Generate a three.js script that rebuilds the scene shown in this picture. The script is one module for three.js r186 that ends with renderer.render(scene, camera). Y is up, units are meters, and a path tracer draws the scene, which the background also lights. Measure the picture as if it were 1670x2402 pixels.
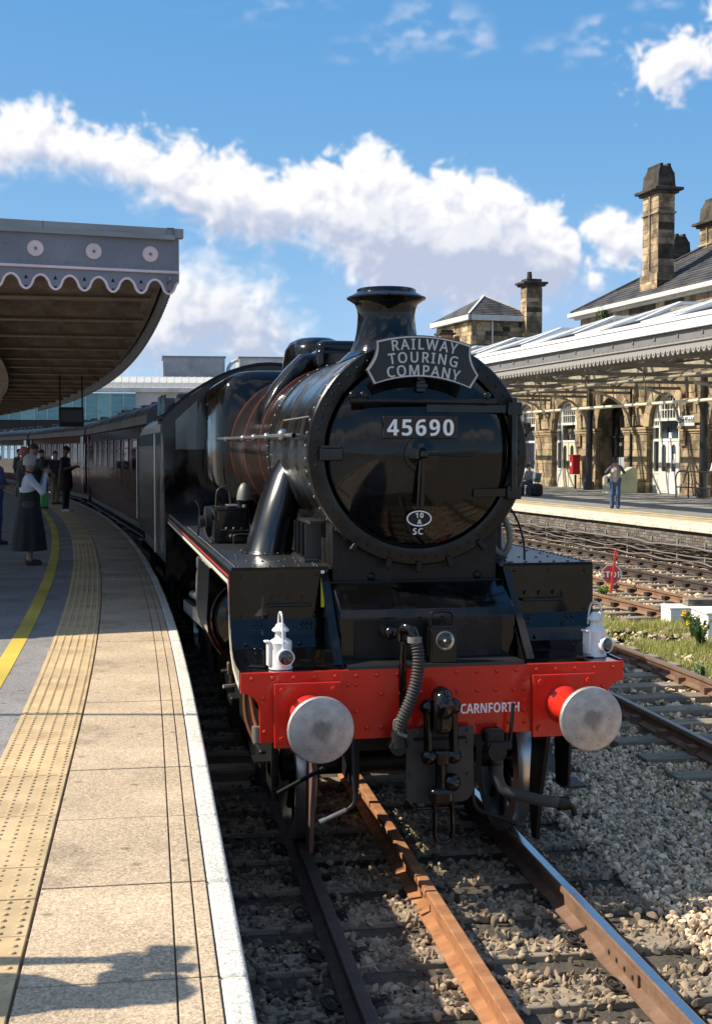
import * as THREE from 'three';
import { mergeGeometries, mergeVertices, toCreasedNormals } from 'three/addons/utils/BufferGeometryUtils.js';
import { RoundedBoxGeometry } from 'three/addons/geometries/RoundedBoxGeometry.js';
import { TextGeometry } from 'three/addons/geometries/TextGeometry.js';
import { FontLoader } from 'three/addons/loaders/FontLoader.js';
import { MarchingCubes } from 'three/addons/objects/MarchingCubes.js';

// ---------- camera, sky, sun, exposure ----------
const scene = new THREE.Scene();
const camera = new THREE.PerspectiveCamera(42.52, 711 / 1024, 0.1, 3000);
camera.position.set(-1.773, 2.684, 8.031);
camera.rotation.set(-0.0472, -0.1563, 0, 'YXZ');
camera.updateMatrixWorld();
const renderer = new THREE.WebGLRenderer({ antialias: true });
renderer.toneMapping = THREE.LinearToneMapping;
renderer.toneMappingExposure = 1.5;
renderer.shadowMap.enabled = true;
const SUN = new THREE.Vector3(-1, 0.93, -0.15).normalize();
const sun = new THREE.DirectionalLight(new THREE.Color(1, 0.90, 0.735), 5);
sun.position.copy(SUN).multiplyScalar(120).add(new THREE.Vector3(5, 0, -15));
sun.target.position.set(5, 0, -15);
sun.castShadow = true;
sun.shadow.mapSize.set(4096, 4096);
Object.assign(sun.shadow.camera, { left: -60, right: 60, top: 60, bottom: -60, near: 1, far: 300 });
sun.shadow.bias = -0.0004;
scene.add(sun, sun.target);

const clamp = (x, a, b) => (x < a ? a : x > b ? b : x), lerp = (a, b, t) => a + (b - a) * t;
const sstep = (a, b, x) => { const t = clamp((x - a) / (b - a), 0, 1); return t * t * (3 - 2 * t); };
function rng(seed) { let s = seed >>> 0; return () => { s = (s + 0x6d2b79f5) | 0; let t = Math.imul(s ^ (s >>> 15), 1 | s); t = (t + Math.imul(t ^ (t >>> 7), 61 | t)) ^ t; return ((t ^ (t >>> 14)) >>> 0) / 4294967296; }; }
const HASH = (() => { const r = rng(99), a = new Float32Array(65536); for (let i = 0; i < 65536; i++) a[i] = r(); return a; })();
// tileable value noise with the given period
function vn(x, y, per, seed = 0) {
  let ix = Math.floor(x), iy = Math.floor(y); const fx = x - ix, fy = y - iy, u = fx * fx * (3 - 2 * fx), v = fy * fy * (3 - 2 * fy);
  const m = (n) => ((n % per) + per) % per, h = (a, b) => HASH[(m(a) * 131 + m(b) * 7919 + seed * 3571) & 65535];
  return lerp(lerp(h(ix, iy), h(ix + 1, iy), u), lerp(h(ix, iy + 1), h(ix + 1, iy + 1), u), v);
}
function fbm(x, y, per, oct, seed = 0) { let s = 0, a = 0.5, n = 0; for (let i = 0; i < oct; i++) { s += a * vn(x, y, per, seed + i); n += a; x *= 2; y *= 2; per *= 2; a *= 0.5; } return s / n; }

// the sky: blue air with fair-weather cumulus, by azimuth (degrees right of north-ish heading) and elevation
(function makeSky() {
  const PI0 = Math.PI / 180, W = 4096, H = 2048, data = new Float32Array(W * H * 4);
  const HEAD = Math.atan2(-0.9867, 0.1555);   // azimuth zero of the cloud list below
  const topK = [[-40, 10], [-30, 12.6], [-19.2, 13.2], [-15.5, 13.6], [-13.64, 13.9], [-11.8, 13.3], [-9.4, 12.9], [-7.15, 12.2], [-5.1, 12.3], [-3.4, 11.9], [-0.65, 11.75], [0.84, 12.4], [1.95, 12.2], [3.06, 11.3], [4.73, 11.9], [5.85, 11.5], [7.3, 10.5], [8.6, 9.9], [9.4, 9.0], [9.8, 8]];
  const botK = [[-40, 10], [-30, 10.8], [-19.2, 10.8], [-15.5, 11.1], [-13.8, 11.3], [-11.8, 11.5], [-9.9, 10.7], [-8.4, 10.3], [-7.15, 9.2], [-4.9, 8.5], [-2.5, 8.8], [-0.65, 8.1], [-0.1, 7.0], [1.2, 6.3], [4.9, 5.4], [8.2, 6.0], [9.4, 7.2], [9.8, 8]];
  const at = (k, x) => { for (let i = 1; i < k.length; i++) if (x <= k[i][0]) return lerp(k[i - 1][1], k[i][1], (x - k[i - 1][0]) / (k[i][0] - k[i - 1][0])); return k[k.length - 1][1]; };
  const blobs = [[-6.8, 5.9, 3.4, 2.7], [-4.4, 5.2, 2.4, 2.3], [-9, 5.0, 3.4, 2.0], [13.1, 15.4, 1.0, 0.8], [13.9, 16.0, 0.8, 0.7], [15.3, 16.7, 0.6, 0.5], [11.3, 8.6, 1.0, 0.8], [10.5, 9.1, 0.6, 0.5], [9.9, 7.3, 0.4, 0.4]];
  const wisps = [[10.3, 16.9, 1.0, 0.8, 0.75], [3.1, 17.6, 2.2, 0.9, 0.5], [5.2, 16.9, 0.8, 0.6, 0.4], [12.6, 18.6, 1.0, 1.2, 0.5], [8.5, 16.4, 1.2, 0.6, 0.3], [0.5, 16.6, 1.6, 0.6, 0.3], [-4, 18.5, 3, 0.8, 0.25]];
  // further cumulus all round, like the ones in view
  const rr = rng(5); for (let i = 0; i < 74; i++) { const a = 24 + rr() * 312, e = 4 + Math.pow(rr(), 1.4) * 62, s = 2.5 + rr() * 5 + e * 0.05; for (let k = 0; k < 4; k++) blobs.push([a + (rr() - 0.5) * s * 2.4, e + (rr() - 0.4) * s * 0.4, s * (0.5 + rr() * 0.7), s * (0.3 + rr() * 0.35)]); }
  const cell = new Map();
  blobs.forEach((b) => { for (let a = Math.floor((b[0] - b[2] * 1.8) / 4); a <= Math.floor((b[0] + b[2] * 1.8) / 4); a++) { const k = ((a % 90) + 90) % 90; if (!cell.has(k)) cell.set(k, []); cell.get(k).push(b); } });
  const NP = 1 << 20;
  let soft = 0;
  const field = (az, el, fine) => {
    // signed thickness in degrees, before noise
    let d = -9; soft = 0;
    if (az > -40 && az < 9.9) { const t = at(topK, az), b = at(botK, az); d = Math.min(t - el, (el - b) * 0.9, (9.9 - az) * 1.2, (az + 40) * 0.5); soft = clamp((t - el) / Math.max(t - b, 0.5), 0, 1.2); soft *= soft; }
    const list = cell.get((Math.floor(az / 4) + 90) % 90);
    if (list) for (const b of list) { let dx = az - b[0]; if (dx > 180) dx -= 360; if (dx < -180) dx += 360; const q = Math.hypot(dx / b[2], (el - b[1]) / b[3]); d = Math.max(d, (1 - q) * Math.min(b[2], b[3])); }
    if (d < -1.6) return d;
    const wx = (fbm(az * 0.6 + 210, el * 0.8 + 90, NP, 3, 23) - 0.5) * 1.8, wy = (fbm(az * 0.6 + 610, el * 0.8 + 190, NP, 3, 29) - 0.5) * 1.2; az += wx; el += wy;
    const n = fbm(az * 0.8 + 500, el * 0.9 + 300, NP, 6, 3) - 0.5, m = fbm(az * 3.1 + 90, el * 3.1 + 700, NP, fine ? 4 : 2, 17) - 0.5;
    const puff = 1 - Math.abs(2 * fbm(az * 1.3 + 40, el * 1.5 + 10, NP, 3, 41) - 1) * 2;
    return d + 0.25 + n * 1.9 + m * 0.75 + puff * 0.3 + (fine ? (fbm(az * 9 + 11, el * 9 + 3, NP, 3, 57) - 0.5) * 0.45 : 0);
  };
  for (let row = 0; row < H; row++) {
    const el = ((row + 0.5) / H - 0.5) * 180, t = clamp(el / 90, 0, 1), h = Math.pow(1 - t, 3.2);
    for (let col = 0; col < W; col++) {
      const i = (row * W + col) * 4;
      let az = (((col + 0.5) / W - 0.5) * 2 * Math.PI - HEAD) * 180 / Math.PI; while (az < -180) az += 360; while (az >= 180) az -= 360;
      // air, brighter round the sun
      const ce = Math.cos(el * PI0), sx = ce * Math.cos(az * PI0 + HEAD), sz = ce * Math.sin(az * PI0 + HEAD), ang = Math.acos(clamp(sx * SUN.x + Math.sin(el * PI0) * SUN.y + sz * SUN.z, -1, 1)) / PI0, au = 1.6 * Math.exp(-ang / 7) + 0.42 * Math.exp(-ang / 24);
      const k = Math.exp(-Math.max(el, 0) / 8.5), k2 = Math.exp(-Math.max(el, 0) / 30);
      let r = lerp(0.024, 0.058, k2) + 0.30 * k, g = lerp(0.12, 0.27, k2) + 0.25 * k, b = lerp(0.33, 0.57, k2) + 0.10 * k;
      r = (r + au * 0.8) * 1.02; g = (g + au * 0.9) * 1.02; b = (b + au) * 1.0;
      { const v = 0.5 * Math.max(sstep(-3, 2, az) * sstep(12.5, 9, az) * sstep(1, 4, el) * sstep(9, 6.5, el), 0) * (0.7 + 0.6 * (fbm(az * 0.5 + 77, el * 0.7 + 31, 1 << 20, 4, 9) - 0.5)); r = lerp(r, 0.36, v); g = lerp(g, 0.42, v); b = lerp(b, 0.60, v); for (const [wa, we, wr, wh, ws] of wisps) { const q = Math.hypot((az - wa) / wr, (el - we) / wh); if (q < 1.6) { const w = ws * sstep(1.5, 0.1, q) * sstep(0.42, 0.75, fbm(az * 1.1 + 9, el * 2.4 + 5, 1 << 20, 5, 13)); r = lerp(r, 0.6, w); g = lerp(g, 0.62, w); b = lerp(b, 0.68, w); } } }
      if (el > -1) {
        const az2 = az < -40 ? az + 360 : az, d = field(az > -41 && az < 24 ? az : az2, el, true), sf = soft;
        if (d > -0.25) {
          const up = field(az > -41 && az < 24 ? az - 0.35 : az2 - 0.35, el + 0.55, false), up2 = field(az > -41 && az < 24 ? az - 0.9 : az2 - 0.9, el + 1.6, false);
          const a = sstep(-0.2, 0.45 + 1.3 * sf, d) * (el < 9 ? sstep(-0.5, 6, el + d) * 0.5 + 0.5 : 1);
          const lit = clamp(1.04 - 0.24 * clamp(up, 0, 1.6) - 0.15 * clamp(up2, 0, 2.4) + 0.42 * clamp(d - up, -0.7, 0.7), 0.2, 1.05);
          const cr = lerp(0.27, 0.69, lit), cg = lerp(0.325, 0.68, lit), cb = lerp(0.46, 0.69, lit);
          r = lerp(r, cr, a * 0.97); g = lerp(g, cg, a * 0.97); b = lerp(b, cb, a * 0.97);
        }
      }
      data[i] = r; data[i + 1] = g; data[i + 2] = b; data[i + 3] = 1;
    }
  }
  const t = new THREE.DataTexture(data, W, H, THREE.RGBAFormat, THREE.FloatType);
  t.mapping = THREE.EquirectangularReflectionMapping; t.magFilter = t.minFilter = THREE.LinearFilter; t.needsUpdate = true;
  scene.background = t; scene.environment = t;
})();

// ---------- helpers ----------
const V = (x, y, z) => new THREE.Vector3(x, y, z), PI = Math.PI;
const used = new Map();
function numbered(n) { const k = used.get(n) ?? 0; used.set(n, k + 1); return k ? n + '_' + String(k).padStart(3, '0') : n; }
function thing(name, label, category, pos = [0, 0, 0], turn = 0, group) {
  const o = new THREE.Group(); o.name = numbered(name); o.position.set(...pos); o.rotation.y = turn; scene.add(o);
  o.userData = { label, category }; if (group) o.userData.group = group; return o;
}
function setting(name, pos = [0, 0, 0], turn = 0) { const o = new THREE.Group(); o.name = numbered(name); o.position.set(...pos); o.rotation.y = turn; o.userData.kind = 'structure'; scene.add(o); return o; }
function boxUV(g) {
  g = g.index ? g.toNonIndexed() : g; const p = g.attributes.position, uv = new Float32Array(p.count * 2), a = V(), b = V(), c = V();
  for (let i = 0; i < p.count; i += 3) {
    a.fromBufferAttribute(p, i); b.fromBufferAttribute(p, i + 1).sub(a); c.fromBufferAttribute(p, i + 2).sub(a); b.cross(c);
    const x = Math.abs(b.x), y = Math.abs(b.y), z = Math.abs(b.z);
    for (let k = 0; k < 3; k++) { const X = p.getX(i + k), Y = p.getY(i + k), Z = p.getZ(i + k), j = (i + k) * 2; if (y >= x && y >= z) { uv[j] = X; uv[j + 1] = Z; } else if (x >= z) { uv[j] = Z; uv[j + 1] = Y; } else { uv[j] = X; uv[j + 1] = Y; } }
  }
  g.setAttribute('uv', new THREE.BufferAttribute(uv, 2)); return g;
}
function clean(g) { g = g.index ? g.toNonIndexed() : g; for (const k of Object.keys(g.attributes)) if (!['position', 'normal', 'uv', 'color'].includes(k)) g.deleteAttribute(k); if (!g.attributes.normal) g.computeVertexNormals(); return g.attributes.uv && g.userData.keepUV ? g : boxUV(g); }
const each = (name, list, mat, parent) => list.map((g) => part(name, g, mat, parent));
const M3 = (list) => { const l = (Array.isArray(list) ? list : [list]).map(clean); return l.length > 1 ? mergeGeometries(l) : l[0]; };
function part(name, geos, mat, parent, kind, label) {
  const m = new THREE.Mesh(M3(geos), mat); m.name = name; m.castShadow = m.receiveShadow = true; if (kind) m.userData.kind = kind; if (label) m.userData.label = label; parent.add(m); return m;
}
function place(g, x = 0, y = 0, z = 0, rx = 0, ry = 0, rz = 0) { g.applyMatrix4(new THREE.Matrix4().compose(V(x, y, z), new THREE.Quaternion().setFromEuler(new THREE.Euler(rx, ry, rz)), V(1, 1, 1))); return g; }
const box = (w, h, d, x, y, z, rx, ry, rz) => place(new THREE.BoxGeometry(w, h, d), x, y, z, rx, ry, rz);
const rbox = (w, h, d, r, x, y, z, rx, ry, rz, s = 2) => place(new RoundedBoxGeometry(w, h, d, s, r), x, y, z, rx, ry, rz);
const cylY = (r1, r2, h, x, y, z, n = 20) => place(new THREE.CylinderGeometry(r1, r2, h, n), x, y, z);
const cylZ = (r1, r2, h, x, y, z, n = 24) => place(new THREE.CylinderGeometry(r1, r2, h, n).rotateX(PI / 2), x, y, z);   // r1 at +z
const cylX = (r1, r2, h, x, y, z, n = 20) => place(new THREE.CylinderGeometry(r1, r2, h, n).rotateZ(-PI / 2), x, y, z);
const sph = (r, x, y, z, n = 12) => place(new THREE.SphereGeometry(r, n, Math.max(6, n * 0.6 | 0)), x, y, z);
function tube(pts, r, n = 8, seg, closed = false) { const c = new THREE.CatmullRomCurve3(pts.map((p) => V(...p)), closed, 'centripetal'); return new THREE.TubeGeometry(c, seg ?? Math.max(6, pts.length * 5), r, n, closed); }
function bar(a, b, r, n = 8) { const A = V(...a), B = V(...b), d = B.clone().sub(A), g = new THREE.CylinderGeometry(r, r, d.length(), n); g.applyQuaternion(new THREE.Quaternion().setFromUnitVectors(V(0, 1, 0), d.clone().normalize())); g.translate((A.x + B.x) / 2, (A.y + B.y) / 2, (A.z + B.z) / 2); return g; }
function beam(a, b, w, h) { const A = V(...a), B = V(...b), d = B.clone().sub(A), g = new THREE.BoxGeometry(w, h, d.length()); const m = new THREE.Matrix4().lookAt(B, A, V(0, 1, 0)); g.applyMatrix4(m); g.translate((A.x + B.x) / 2, (A.y + B.y) / 2, (A.z + B.z) / 2); return g; }
const lathe = (pts, n = 48) => toCreasedNormals(new THREE.LatheGeometry(pts.map((p) => new THREE.Vector2(...p)), n), 0.7);
function shape(pts) { const s = new THREE.Shape(); pts.forEach((p, i) => (i ? s.lineTo(p[0], p[1]) : s.moveTo(p[0], p[1]))); s.closePath(); return s; }
function extrude(s, d, bev = 0, seg = 2, curve = 12) { return new THREE.ExtrudeGeometry(Array.isArray(s) ? shape(s) : s, { depth: d, bevelEnabled: bev > 0, bevelSize: bev, bevelThickness: bev, bevelSegments: seg, curveSegments: curve }); }
const exX = (s, d, x, bev = 0) => { const g = extrude(s, d, bev); g.applyMatrix4(new THREE.Matrix4().set(0, 0, 1, x, 0, 1, 0, 0, -1, 0, 0, 0, 0, 0, 0, 1)); return g; };  // profile in (-z, y), from x to x + d
function exXz(pts, d, x, bev = 0) { return exX(pts.map(([z, y]) => [-z, y]), d, x, bev); }                   // profile given as (z, y)
function ringLoft(rings, closeEnds = true) { // rings: arrays of Vector3 with equal counts
  const n = rings[0].length, pos = [], idx = [];
  rings.forEach((r) => r.forEach((p) => pos.push(p.x, p.y, p.z)));
  for (let i = 0; i < rings.length - 1; i++) for (let j = 0; j < n; j++) { const a = i * n + j, b = i * n + (j + 1) % n, c = a + n, d = b + n; idx.push(a, b, c, b, d, c); }
  if (closeEnds) for (const [i, f] of [[0, 1], [rings.length - 1, 0]]) { const c = V(); rings[i].forEach((p) => c.add(p)); c.multiplyScalar(1 / n); const k = pos.length / 3; pos.push(c.x, c.y, c.z); for (let j = 0; j < n; j++) f ? idx.push(k, i * n + (j + 1) % n, i * n + j) : idx.push(k, i * n + j, i * n + (j + 1) % n); }
  const g = new THREE.BufferGeometry(); g.setAttribute('position', new THREE.Float32BufferAttribute(pos, 3)); g.setIndex(idx); g.computeVertexNormals(); return toCreasedNormals(g, 0.8);
}
function instanced(name, geo, mat, list, parent, colors) {
  const m = new THREE.InstancedMesh(clean(geo), mat, list.length); list.forEach((x, i) => m.setMatrixAt(i, x)); if (colors) colors.forEach((c, i) => m.setColorAt(i, c));
  m.name = name; m.userData.kind = 'stuff'; m.castShadow = m.receiveShadow = true; (parent ?? scene).add(m); return m;
}
const MX = (x, y, z, rx = 0, ry = 0, rz = 0, sx = 1, sy = sx, sz = sx) => new THREE.Matrix4().compose(V(x, y, z), new THREE.Quaternion().setFromEuler(new THREE.Euler(rx, ry, rz)), V(sx, sy, sz));

// ---------- procedural textures ----------
const enc = (k, srgb) => clamp((srgb ? Math.pow(Math.max(k, 0), 1 / 2.2) : k) * 255, 0, 255);
function tex(size, metres, fn, srgb = true) { // colour textures are given as multipliers of the base colour
  const d = new Uint8Array(size * size * 4);
  for (let y = 0; y < size; y++) for (let x = 0; x < size; x++) { const c = fn(x / size, y / size), i = (y * size + x) * 4; if (typeof c === 'number') d[i] = d[i + 1] = d[i + 2] = enc(c, srgb); else for (let k = 0; k < 3; k++) d[i + k] = enc(c[k], srgb); d[i + 3] = 255; }
  const t = new THREE.DataTexture(d, size, size); t.wrapS = t.wrapT = THREE.RepeatWrapping; t.magFilter = THREE.LinearFilter; t.minFilter = THREE.LinearMipmapLinearFilter; t.generateMipmaps = true; t.repeat.set(1 / metres, 1 / metres); if (srgb) t.colorSpace = THREE.SRGBColorSpace; t.needsUpdate = true; return t;
}
const spk = (u, v, n, s) => HASH[((u * n | 0) * 977 + (v * n | 0) * 7411 + s * 131) & 65535];
const T = {
  speckle: tex(512, 0.9, (u, v) => 0.56 + 0.30 * (vn(u * 128, v * 128, 128, 1) - 0.5) * 1.6 + 0.34 * (spk(u, v, 256, 2) - 0.5) + 0.26 * fbm(u * 6, v * 6, 6, 4, 3)),
  slab: tex(1024, 2.6, (u, v) => { const n = fbm(u * 6, v * 6, 6, 6, 3), st = sstep(0.60, 0.74, fbm(u * 7, v * 7, 7, 5, 103)), pale = sstep(0.64, 0.72, fbm(u * 9, v * 9, 9, 4, 107)); let gum = 0; const gx = u * 9, gy = v * 9, ix = Math.floor(gx), iy = Math.floor(gy), h = HASH[(ix * 53 + iy * 197) & 65535]; if (h > 0.62) { const dx = gx - ix - 0.3 - 0.4 * HASH[(ix * 91 + iy * 17) & 65535], dy = gy - iy - 0.3 - 0.4 * HASH[(ix * 29 + iy * 71) & 65535]; gum = sstep(0.075 + 0.03 * h, 0.05, Math.hypot(dx, dy * (0.7 + 0.5 * h))); } const k = 0.64 + 0.40 * (vn(u * 300, v * 300, 300, 1) - 0.5) + 0.36 * (spk(u, v, 512, 2) - 0.5) + 0.3 * (n - 0.4); return k * (1 - 0.22 * st) * (1 + 0.12 * pale) * (1 - 0.45 * gum); }),
  bufferFace: (() => { const t = tex(512, 0.4, (u, v) => { const x = (u - 0.5) * 2, y = (v - 0.5) * 2, r = Math.hypot(x, y), a = Math.atan2(y, x), n = fbm(u * 9, v * 9, 9, 5, 131), g = sstep(0.42 + 0.25 * (n - 0.5), 0.16, r + 0.3 * (n - 0.5)), sc = sstep(0.80, 0.9, vn(a * 3 + 40, r * 60, 512, 7)) * sstep(0.3, 0.6, r), pit = spk(u, v, 70, 9) > 0.985 ? 0.45 : 0; return (0.82 + 0.4 * (n - 0.5)) * (1 - 0.45 * g) * (1 - 0.2 * sc) * (1 - pit); }); t.offset.set(0.5, 0.5); return t; })(),
  smear: tex(512, 1.1, (u, v) => { const n = fbm(u * 5, v * 5, 5, 5, 141), s = sstep(0.52, 0.62, fbm(u * 16, v * 3, 16, 5, 147)), d = spk(u, v, 200, 3) > 0.985 ? 0.5 : 0; return clamp(0.26 + 0.5 * sstep(0.5, 0.75, n) + 0.22 * s + d, 0, 1); }, false),
  dust: tex(1024, 1.9, (u, v) => { const n = fbm(u * 6, v * 6, 6, 6, 151), f = fbm(u * 40, v * 40, 40, 3, 157), s = sstep(0.58, 0.72, fbm(u * 22, v * 3, 22, 5, 163)), sp = spk(u, v, 340, 4) > 0.992 ? 0.5 : 0; const k = clamp(0.15 + 0.55 * sstep(0.52, 0.82, n + 0.25 * (f - 0.5)) + 0.22 * s * f + sp * f, 0, 1); return [k, k * 0.95, k * 0.88]; }),
  speckleB: tex(512, 0.9, (u, v) => vn(u * 128, v * 128, 128, 1) * 0.6 + 0.4 * spk(u, v, 256, 2), false),
  blotch: tex(512, 3.1, (u, v) => 0.62 + 0.5 * (fbm(u * 5, v * 5, 5, 6, 11) - 0.3)),
  grime: tex(512, 1.7, (u, v) => { const n = fbm(u * 7, v * 7, 7, 6, 21); return 0.55 + 0.6 * (n - 0.25); }),
  rough: tex(512, 0.8, (u, v) => 0.35 + 0.75 * fbm(u * 9, v * 9, 9, 5, 31), false),
  bump: tex(512, 0.8, (u, v) => fbm(u * 14, v * 14, 14, 5, 41), false),
  wave: tex(256, 1.3, (u, v) => fbm(u * 4, v * 4, 4, 2, 51), false),
  stone: tex(512, 2.3, (u, v) => { const n = fbm(u * 8, v * 8, 8, 6, 61), s = sstep(0.48, 0.72, fbm(u * 5, v * 5, 5, 5, 66)), g = spk(u, v, 256, 5) * 0.12; const k = (0.72 + 0.5 * (n - 0.5) + g) * (1 - 0.55 * s); return [k, k * 0.97, k * 0.93]; }),
  rust: tex(512, 0.9, (u, v) => { const n = fbm(u * 6, v * 12, 6, 6, 71), m = fbm(u * 30, v * 30, 30, 3, 76); const k = 0.6 + 0.55 * (n - 0.3) + 0.2 * (m - 0.5); return [k, k * lerp(0.9, 1.05, n), k * lerp(0.85, 1.1, n)]; }),
  wood: tex(512, 1.2, (u, v) => { const n = fbm(u * 3, v * 40, 4, 5, 81), c = sstep(0.62, 0.7, fbm(u * 4, v * 24, 4, 4, 86)); return (0.6 + 0.5 * (n - 0.3)) * (1 - 0.5 * c); }),
  fabric: tex(256, 0.35, (u, v) => 0.75 + 0.22 * (fbm(u * 8, v * 8, 8, 5, 91) - 0.5) + 0.08 * Math.sin(v * 256 * PI)),
};
const matCache = [];
function mat(hex, o = {}) {
  const { tex: t, bump, bs = 0.002, lin, ...rest } = o;
  const m = new (rest.clearcoat !== undefined || rest.transmission !== undefined || rest.sheen !== undefined || rest.ior ? THREE.MeshPhysicalMaterial : THREE.MeshStandardMaterial)({ roughness: 0.8, ...rest });
  if (lin) m.color.setRGB(...lin); else m.color.set(hex);
  if (t) m.map = t; if (bump) { m.bumpMap = bump; m.bumpScale = bs; }
  m.side = THREE.DoubleSide; matCache.push(m); return m;
}
const fonts = {};
const loader = new FontLoader();
for (const k of ['sans_bold', 'sans_regular', 'serif_bold']) fonts[k] = await loader.loadAsync('fonts/droid/droid_' + k + '.typeface.json');
function text(str, size, depth, font = 'sans_bold', spacing = 0) {
  const list = []; let x = 0;
  for (const ch of str) {
    if (ch !== ' ') { const g = new TextGeometry(ch, { font: fonts[font], size, depth, curveSegments: 5, bevelEnabled: false }); g.translate(x, 0, 0); list.push(g); }
    const gl = fonts[font].data.glyphs[ch] ?? { ha: 500 }; x += gl.ha * size / fonts[font].data.resolution + spacing;
  }
  const g = mergeGeometries(list.map((a) => (a.index ? a.toNonIndexed() : a))); g.translate(-(x - spacing) / 2, 0, 0); return g;
}

// ---------- places: the curved line of this platform, and the straight platform opposite ----------
const RC = 263;
function P(o, s, y = 0) { if (s <= 0) return V(o, y, -s); const a = s / RC; return V(-RC + (RC + o) * Math.cos(a), y, -(RC + o) * Math.sin(a)); }
const pathTurn = (s) => (s <= 0 ? 0 : s / RC);
function sweep(profile, s0, s1, step, closed = true) { // profile: [offset, height] in order; follows the line from s0 back to s1
  const n = Math.max(1, Math.round((s1 - s0) / step)), pos = [], idx = [], k = profile.length, m = closed ? k : k - 1;
  for (let i = 0; i <= n; i++) { const s = lerp(s0, s1, i / n); profile.forEach(([o, y]) => { const p = P(o, s, y); pos.push(p.x, p.y, p.z); }); }
  for (let i = 0; i < n; i++) for (let j = 0; j < m; j++) { const a = i * k + j, b = i * k + (j + 1) % k; idx.push(a, a + k, b, b, a + k, b + k); }
  const g = new THREE.BufferGeometry(); g.setAttribute('position', new THREE.Float32BufferAttribute(pos, 3)); g.setIndex(idx);
  return toCreasedNormals(g, 0.5);
}
const AR = 6.3 * PI / 180, FY = 0.75;
function Q(t, y, s) { return V(10.34 + t * Math.cos(AR) + s * Math.sin(AR), y, -35 - t * Math.sin(AR) + s * Math.cos(AR)); }
const q = (t, y, s) => Q(t, y, s).toArray();

// ---------- materials ----------
const m = {
  ballastDark: mat(0, { lin: [0.10, 0.082, 0.062], tex: T.speckle, bump: T.bump, bs: 0.02, roughness: 1 }),
  ballastBase: mat(0, { lin: [0.34, 0.28, 0.21], tex: T.speckle, bump: T.bump, bs: 0.02, roughness: 0.95 }),
  stones: mat(0xffffff, { roughness: 0.95 }),
  earth: mat(0, { lin: [0.19, 0.16, 0.12], tex: T.blotch, roughness: 1 }),
  asphalt: mat(0, { lin: [0.34, 0.325, 0.315], tex: T.slab, bump: T.speckleB, bs: 0.002, roughness: 0.92 }),
  asphaltFar: mat(0, { lin: [0.32, 0.31, 0.285], tex: T.slab, roughness: 0.92 }),
  slab: mat(0, { lin: [0.69, 0.53, 0.36], tex: T.slab, bump: T.speckleB, bs: 0.0015, roughness: 0.9 }),
  slab2: mat(0, { lin: [0.65, 0.50, 0.34], tex: T.slab, bump: T.speckleB, bs: 0.0015, roughness: 0.9 }),
  groove: mat(0, { lin: [0.16, 0.125, 0.09], roughness: 1 }),
  nosing: mat(0, { lin: [0.88, 0.84, 0.74], tex: T.slab, bump: T.speckleB, bs: 0.003, roughness: 0.85 }),
  tactile: mat(0, { lin: [0.73, 0.525, 0.285], tex: T.grime, bump: T.speckleB, bs: 0.0008, roughness: 0.85 }),
  tactile2: mat(0, { lin: [0.68, 0.50, 0.28], tex: T.grime, bump: T.speckleB, bs: 0.0008, roughness: 0.85 }),
  yellow: mat(0, { lin: [0.80, 0.59, 0.09], tex: T.blotch, bump: T.speckleB, bs: 0.001, roughness: 0.75 }),
  platWall: mat(0, { lin: [0.10, 0.09, 0.08], tex: T.stone, bump: T.bump, bs: 0.01, roughness: 0.95 }),
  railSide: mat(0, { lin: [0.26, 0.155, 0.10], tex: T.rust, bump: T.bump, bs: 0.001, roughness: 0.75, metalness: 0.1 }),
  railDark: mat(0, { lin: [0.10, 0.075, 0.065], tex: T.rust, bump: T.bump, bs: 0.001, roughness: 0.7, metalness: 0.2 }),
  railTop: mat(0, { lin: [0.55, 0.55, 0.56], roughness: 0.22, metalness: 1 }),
  orangeRail: mat(0, { lin: [0.44, 0.20, 0.085], tex: T.rust, bump: T.bump, bs: 0.0015, roughness: 0.9 }),
  sleeper: mat(0, { lin: [0.38, 0.31, 0.225], tex: T.wood, bump: T.bump, bs: 0.004, roughness: 0.95 }),
  sleeper2: mat(0, { lin: [0.31, 0.255, 0.19], tex: T.wood, bump: T.bump, bs: 0.004, roughness: 0.95 }),
  iron: mat(0, { lin: [0.05, 0.04, 0.035], tex: T.rust, roughness: 0.7, metalness: 0.3 }),
  farCoping: mat(0, { lin: [0.86, 0.81, 0.66], tex: T.speckle, roughness: 0.9 }),
  farTactile: mat(0, { lin: [0.66, 0.50, 0.27], tex: T.grime, roughness: 0.9 }),
  farBrick: mat(0xffffff, { tex: T.stone, roughness: 0.92 }),
  mortar: mat(0, { lin: [0.22, 0.20, 0.18], roughness: 1 }),
  white: mat(0, { lin: [0.80, 0.79, 0.75], tex: T.blotch, roughness: 0.55 }),
  whiteClean: mat(0, { lin: [0.86, 0.86, 0.84], roughness: 0.45 }),
  black: mat(0, { lin: [0.012, 0.012, 0.013], roughness: 0.4, clearcoat: 0.5, clearcoatRoughness: 0.3 }),
  blackMatt: mat(0, { lin: [0.014, 0.014, 0.014], roughness: 0.75 }),
  glass: mat(0, { lin: [0.02, 0.022, 0.024], roughness: 0.06, ior: 1.5, clearcoat: 0 }),
};

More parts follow.
